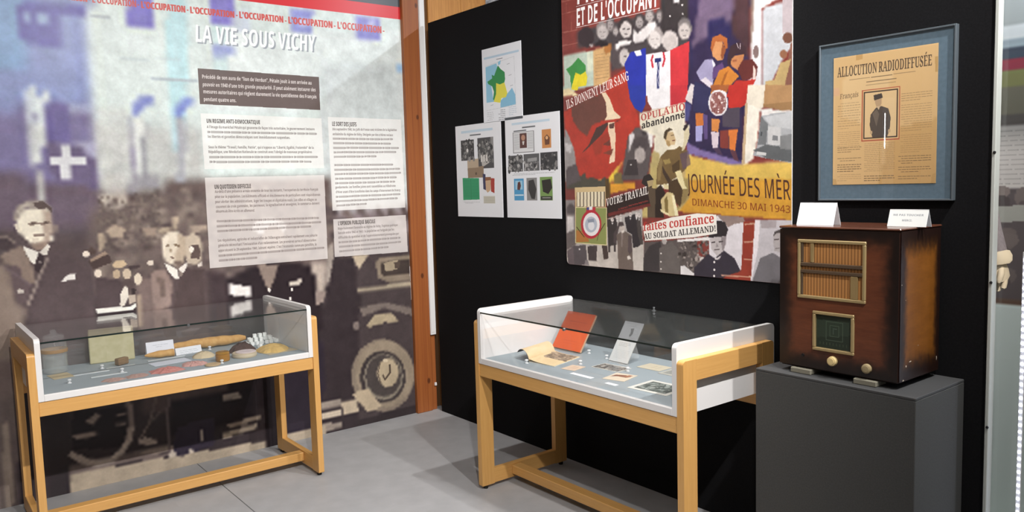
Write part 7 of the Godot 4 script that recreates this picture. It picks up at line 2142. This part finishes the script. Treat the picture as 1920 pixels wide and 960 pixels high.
	# round tin with ground coffee behind it
	t = thing("round_tin", "low round cream tin with printed band", "tin", Vector3(-1.437, DECK, 0.5))
	st = mb()
	lathe(st, [Vector2(0, 0), Vector2(0.058, 0), Vector2(0.06, 0.003), Vector2(0.06, 0.02), Vector2(0.057, 0.022), Vector2(0, 0.022)], 36)
	obj("body", st, mat(0xbfb196, 0.5), t, true)
	st = mb()
	lathe(st, [Vector2(0.0602, 0.006), Vector2(0.0606, 0.007), Vector2(0.0606, 0.016), Vector2(0.0602, 0.017)], 36)
	var band := [[0, "p", 0xc8bca2, 1, [0, 0, 512, 0, 512, 32, 0, 32]]]
	for i in 34:
		band.append([0, "k", 0x8d7d62, 0.9, [7, i * 15 + 4, 16, i * 15 + 10, 16]])
	var bm := pic(printed(512, 32, band, [], 0xc8bca2, 0), 0.5)
	bm.uv1_scale = Vector3(1, 20, 1)
	obj("printed_band", st, bm, t, true)
	st = mb()
	lathe(st, [Vector2(0.05, 0.0222), Vector2(0.05, 0.0245), Vector2(0.046, 0.026), Vector2(0, 0.026)], 30, Transform3D(Basis(), Vector3(0.008, 0, -0.002)))
	obj("label_disc", st, mat(0xcbbfc0, 0.6), t, true)
	st = mb()
	heap(st, Vector3(-1.403, DECK, 0.372), 0.07, 0.055, 0.048, 205, 0.3)
	tag(obj("coffee_heap", st, tri_scaled(pic(speckle_image(128, 128, 0x341f18, 0x4a2f26, 206, 0.3, 0.8), 0.9), 14.0)), "dark brown heap of ground coffee behind the round tin", "coffee")
	# sugar
	var cube := box(Vector3(-0.0095, 0, -0.0095), Vector3(0.0095, 0.019, 0.0095), 0.0012).commit()
	var sugar := mat(0xe6ebe9, 0.75)
	for layer in 3:
		for i in [7, 5, 3][layer]:
			for j in [3, 2, 1][layer]:
				var o := MeshInstance3D.new()
				o.name = numbered("sugar_cube")
				o.mesh = cube
				o.material_override = sugar
				add_child(o)
				o.position = Vector3(-1.253 + (i - [3.0, 2.0, 1.0][layer]) * 0.027 + rng.randf_range(-0.0012, 0.0012), DECK + layer * 0.0192, 0.226 + (j - [1.0, 0.5, 0.0][layer]) * 0.027 + rng.randf_range(-0.0012, 0.0012))
				o.rotation.y = rng.randf_range(-0.75, 0.75)
				tag(o, ["white sugar cube in the bottom layer of the pile", "white sugar cube in the second layer of the pile", "white sugar cube on top of the pile"][layer], "sugar cube", "sugar cubes in the pile")
	var lone := MeshInstance3D.new()
	lone.name = numbered("sugar_cube")
	lone.mesh = cube
	lone.material_override = sugar
	add_child(lone)
	lone.position = Vector3(-1.296, DECK, 0.34)
	lone.rotation.y = 0.5
	tag(lone, "single sugar cube lying in front of the pile", "sugar cube", "sugar cubes in the pile")
	# meat slices: thin wavy pieces
	var meat := tri_scaled(pic(speckle_image(192, 192, 0xa8605a, 0xc48a80, 211, 0.05, 0.15), 0.55), 6.0)
	var pink := tri_scaled(pic(speckle_image(192, 192, 0xb07e7a, 0xc9a49a, 212, 0.05, 0.15), 0.55), 6.0)
	var dull := tri_scaled(pic(speckle_image(192, 192, 0x9a7a72, 0xb09488, 213, 0.05, 0.15), 0.6), 6.0)
	var slices := [[-1.822, 0.555, 0.072, 0.056, 0.016, meat, "dark pink meat slice at the front, the reddest", 221], [-1.688, 0.505, 0.062, 0.05, 0.014, pink, "pale pink meat slice left of the amber pot", 222], [-1.962, 0.565, 0.05, 0.042, 0.008, dull, "flat dull pink slice beside the reddest one", 223], [-2.06, 0.57, 0.046, 0.04, 0.008, dull, "flat dull pink slice, the leftmost of the meat", 224]]
	for q in slices:
		st = mb()
		var c := Vector3(q[0], DECK, q[1])
		heap(st, c, q[2], q[3], q[4], q[7], 0.5, 8, 34)
		tag(obj("meat_slice", st, q[5]), q[6], "meat")
	var disc := mb()
	lathe(disc, [Vector2(0, 0), Vector2(0.036, 0), Vector2(0.037, 0.004), Vector2(0.034, 0.007), Vector2(0, 0.007)], 26, Transform3D(Basis(), Vector3(-1.625, DECK, 0.59)))
	tag(obj("tan_biscuit", disc, mat(0xb39a74, 0.8)), "flat round tan biscuit at the showcase front", "biscuit")

func photo_print(w: int, h: int, edge: int, seed_: int, dark: int, light: int) -> StandardMaterial3D:
	var e := edge
	return pic(printed(w, h, [[0, "p", dark, 1, [e, e, w - e, e, w - e, h - e, e, h - e]], [0, "c", 0, 1, [120, 3, 10, seed_, dark, light, e, e, w - e, e, w - e, h - e, e, h - e]], [0, "p", 0xd8d8d0, 1, [0, 0, w, 0, w, e, 0, e]], [0, "p", 0xd8d8d0, 1, [0, h - e, w, h - e, w, h, 0, h]], [0, "p", 0xd8d8d0, 1, [0, 0, e, 0, e, h, 0, h]], [0, "p", 0xd8d8d0, 1, [w - e, 0, w, 0, w, h, w - e, h]]], [], 0xd8d8d0, 0), 0.35)

# booklet leaning on a clear stand; local x to the right, z to the visitor
func on_stand(called: String, label: String, stand_label: String, at: Vector3, w: float, h: float, thick: float, slope: float, cover: Material, pages: Material) -> void:
	var sd := thing("acrylic_stand", stand_label, "stand", at, -PI / 2)
	var lean := Transform3D(Basis(Vector3.RIGHT, -slope), Vector3.ZERO)
	obj("back_rest", box(Vector3(-w * 0.45, 0.0075, -0.006), Vector3(w * 0.45, h * 0.78, -0.003), 0.0, lean), M.clear, sd, true)
	obj("ledge", box(Vector3(-w * 0.45, 0.0, -0.003), Vector3(w * 0.45, 0.003, 0.02), 0.0), M.clear, sd, true)
	var top := lean * Vector3(0, h * 0.78, -0.006)
	var prop := mb()
	var o := PackedVector2Array([Vector2(0.0, 0.0), Vector2(-top.z, top.y - 0.004), Vector2(-top.z + 0.05, 0.0)])
	prism(prop, PackedVector2Array([Vector2(0.012, 0.0), Vector2(-top.z + 0.004, top.y - 0.006), Vector2(-top.z + 0.05, 0.0)]), -0.0015, 0.0015, Transform3D(Basis(Vector3(0, 0, -1), Vector3(0, 1, 0), Vector3(1, 0, 0)), Vector3.ZERO))
	obj("prop", prop, M.clear, sd, true)
	var t := thing(called, label, "booklet", at + Vector3(0, 0.0035, 0), -PI / 2)
	obj("pages", box(Vector3(-w / 2 + 0.001, 0.001, -0.0025), Vector3(w / 2 - 0.001, h - 0.001, thick - 0.0035), 0.0005, lean), pages, t, true)
	var st := mb()
	var n := lean.basis * Vector3.BACK
	var f := thick - 0.003
	quad(st, lean * Vector3(-w / 2, h, f), lean * Vector3(w / 2, h, f), lean * Vector3(w / 2, 0, f), lean * Vector3(-w / 2, 0, f), n)
	obj("cover", st, cover, t, true)

func booklets() -> void:
	var sheet_white := mat(0xdcdcd4, 0.7)
	# open book with its left leaf curling over
	var t := thing("open_book", "open yellowed book with its left leaf curling up", "book", Vector3(-0.40, DECK, 1.64), 0.0)
	var page := pic(speckle_image(128, 128, 0xd8c096, 0xe0cba6, 231, 0.02, 0.08), 0.8)
	var st := mb()
	# right-hand block with a printed picture; corners on the deck in (x, z)
	var a := Vector3(-0.500, 0, 1.640)
	var b := Vector3(-0.290, 0, 1.585)
	var c := Vector3(-0.262, 0, 1.735)
	var d := Vector3(-0.478, 0, 1.795)
	var leaf := func(u: float, v: float) -> Vector3:
		var p := a.lerp(b, u).lerp(d.lerp(c, u), v)
		return p + Vector3(0, DECK + 0.004 + 0.012 * exp(-v * 3.0) - 0.001 * v, 0)
	sheet(st, leaf, 8, 10, Vector3.UP)
	var block := [[0, "p", 0x8d7e6c, 1, [120, 10, 250, 10, 250, 120, 120, 120]], [0, "c", 0, 1, [90, 4, 12, 241, 0x5a4c40, 0xb8a58c, 122, 12, 248, 12, 248, 118, 122, 118]]]
	small_print(block, 14, 108, 20, 10, 9, 2, 0xb59e78, 242, 0.7)
	obj("right_page", st, pic(printed(256, 128, block, [], 0xdcc69c, 0), 0.8), t)
	st = mb()
	prism(st, PackedVector2Array([Vector2(a.x, a.z), Vector2(b.x, b.z), Vector2(c.x, c.z), Vector2(d.x, d.z)]), -DECK - 0.003, -DECK, Transform3D(Basis(Vector3(1, 0, 0), Vector3(0, 0, 1), Vector3(0, -1, 0)), Vector3.ZERO))
	obj("page_block", st, sheet_white, t)
	# curled leaf rising from the gutter and rolling over to the left
	var curl := func(u: float, v: float, lift: float) -> Vector3:
		var g := a.lerp(b, u)
		var ang := v * 2.6
		var out := Vector3(0.02, 0, -0.15).normalized()
		var r := 0.05
		return g + out * (r * (1.0 - cos(ang)) * 1.15) + Vector3(0, DECK + 0.004 + lift + r * sin(ang) * 0.95, 0)
	st = mb()
	sheet(st, func(u, v): return curl.call(u, v, 0.0012), 8, 14, Vector3.UP)
	obj("left_page", st, page, t)
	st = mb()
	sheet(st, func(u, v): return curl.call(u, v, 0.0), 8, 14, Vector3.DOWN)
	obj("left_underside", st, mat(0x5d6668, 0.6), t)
	var red := [[0, "k", 0xa03818, 0.8, [5, 50, 76, 210, 76]], [0, "k", 0xa03818, 0.6, [4, 90, 100, 170, 100]], [0, "k", 0xb04020, 0.5, [3, 60, 230, 200, 230]], [0, "k", 0xb04020, 0.4, [3, 80, 250, 180, 250]]]
	on_stand("red_booklet", "orange-red booklet leaning on a clear stand", "clear acrylic stand under the orange-red booklet", Vector3(-0.205, DECK, 1.577), 0.205, 0.205, 0.012, 0.6, pic(printed(256, 300, red, [], 0xd2561f, 0), 0.5), mat(0xc8a080, 0.8))
	var grey := [[2, "p", 0xb4b8bc, 1, [0, 0, 160, 0, 160, 130, 0, 120]], [1, "p", 0x6d6f70, 1, [74, 48, 98, 40, 104, 80, 92, 104, 80, 96, 84, 70]], [1, "k", 0x8d9092, 1, [3, 60, 30, 110, 26]]]
	small_print(grey, 30, 130, 150, 3, 10, 3, 0x8d9294, 251, 0.8)
	small_print(grey, 24, 140, 200, 7, 9, 2, 0xa2a6a8, 252, 0.7)
	on_stand("grey_leaflet", "pale grey leaflet leaning on a clear stand", "clear acrylic stand under the pale grey leaflet", Vector3(-0.215, DECK, 1.94), 0.118, 0.205, 0.005, 0.6, pic(printed(160, 280, grey, [], 0xc4c8c8, 2), 0.5), mat(0xc9cac6, 0.8))
	# flat things
	flat("old_card", "pinkish card half under the open book", "card", Vector3(-0.43, DECK, 1.87), 0.09, 0.075, 0.2, pic(printed(96, 80, [[0, "k", 0xb08a78, 0.8, [4, 14, 30, 80, 34]], [0, "k", 0xb08a78, 0.8, [4, 20, 52, 70, 54]]], [], 0xd0bca6, 0), 0.6))
	flat("caption_strip", "white caption strip near the open book", "caption", Vector3(-0.503, DECK, 2.003), 0.024, 0.132, 0.0, M.paper)
	flat("photograph", "dark landscape photograph below the grey leaflet", "photograph", Vector3(-0.307, DECK, 1.987), 0.095, 0.158, 0.06, photo_print(96, 160, 5, 261, 0x4a4846, 0xb4b0a8))
	flat("leaflet", "cream leaflet with a rust-brown print", "leaflet", Vector3(-0.405, DECK, 2.137), 0.12, 0.105, 0.25, pic(printed(120, 104, [[1, "p", 0x7d5240, 1, [50, 10, 90, 16, 100, 60, 84, 92, 60, 80, 66, 40]], [1, "p", 0x9a6a50, 1, [70, 60, 108, 70, 104, 92, 76, 84]]], [], 0xcfc4b0, 1), 0.6))
	flat("photograph", "black and white photograph with a broad white border", "photograph", Vector3(-0.42, DECK, 2.368), 0.165, 0.195, 0.07, photo_print(150, 176, 18, 262, 0x47504c, 0xa8b0aa))
	flat("postcard", "cream postcard at the back beside the grey leaflet", "postcard", Vector3(-0.166, DECK, 2.118), 0.095, 0.128, 0.05, pic(printed(96, 128, [[0, "k", 0x9a8f70, 0.9, [4, 30, 60, 66, 66]], [0, "k", 0x9a8f70, 0.8, [3, 24, 90, 70, 90]]], [], 0xc4bca6, 0), 0.6))
	flat("postcard", "grey postcard with a brown edge at the back right", "postcard", Vector3(-0.185, DECK, 2.262), 0.1, 0.128, 0.05, pic(printed(96, 128, [[0, "p", 0x7d6a62, 1, [0, 96, 96, 96, 96, 128, 0, 128]], [1, "p", 0x8a8c86, 1, [16, 14, 80, 14, 80, 84, 16, 84]]], [], 0xb0b0a6, 1), 0.6))
	flat("caption_strip", "white caption strip before the cream leaflet", "caption", Vector3(-0.515, DECK, 2.195), 0.022, 0.06, 0.0, M.paper)
	for q in [[-0.521, 1.648, "clear stud in front of the open book"], [-0.17, 1.70, "clear stud right of the orange-red booklet"], [-0.356, 1.838, "clear stud at the right edge of the open book"], [-0.19, 1.842, "clear stud left of the grey leaflet"], [-0.303, 2.085, "clear stud beside the dark photograph"]]:
		stud(q[0], q[1], q[2])
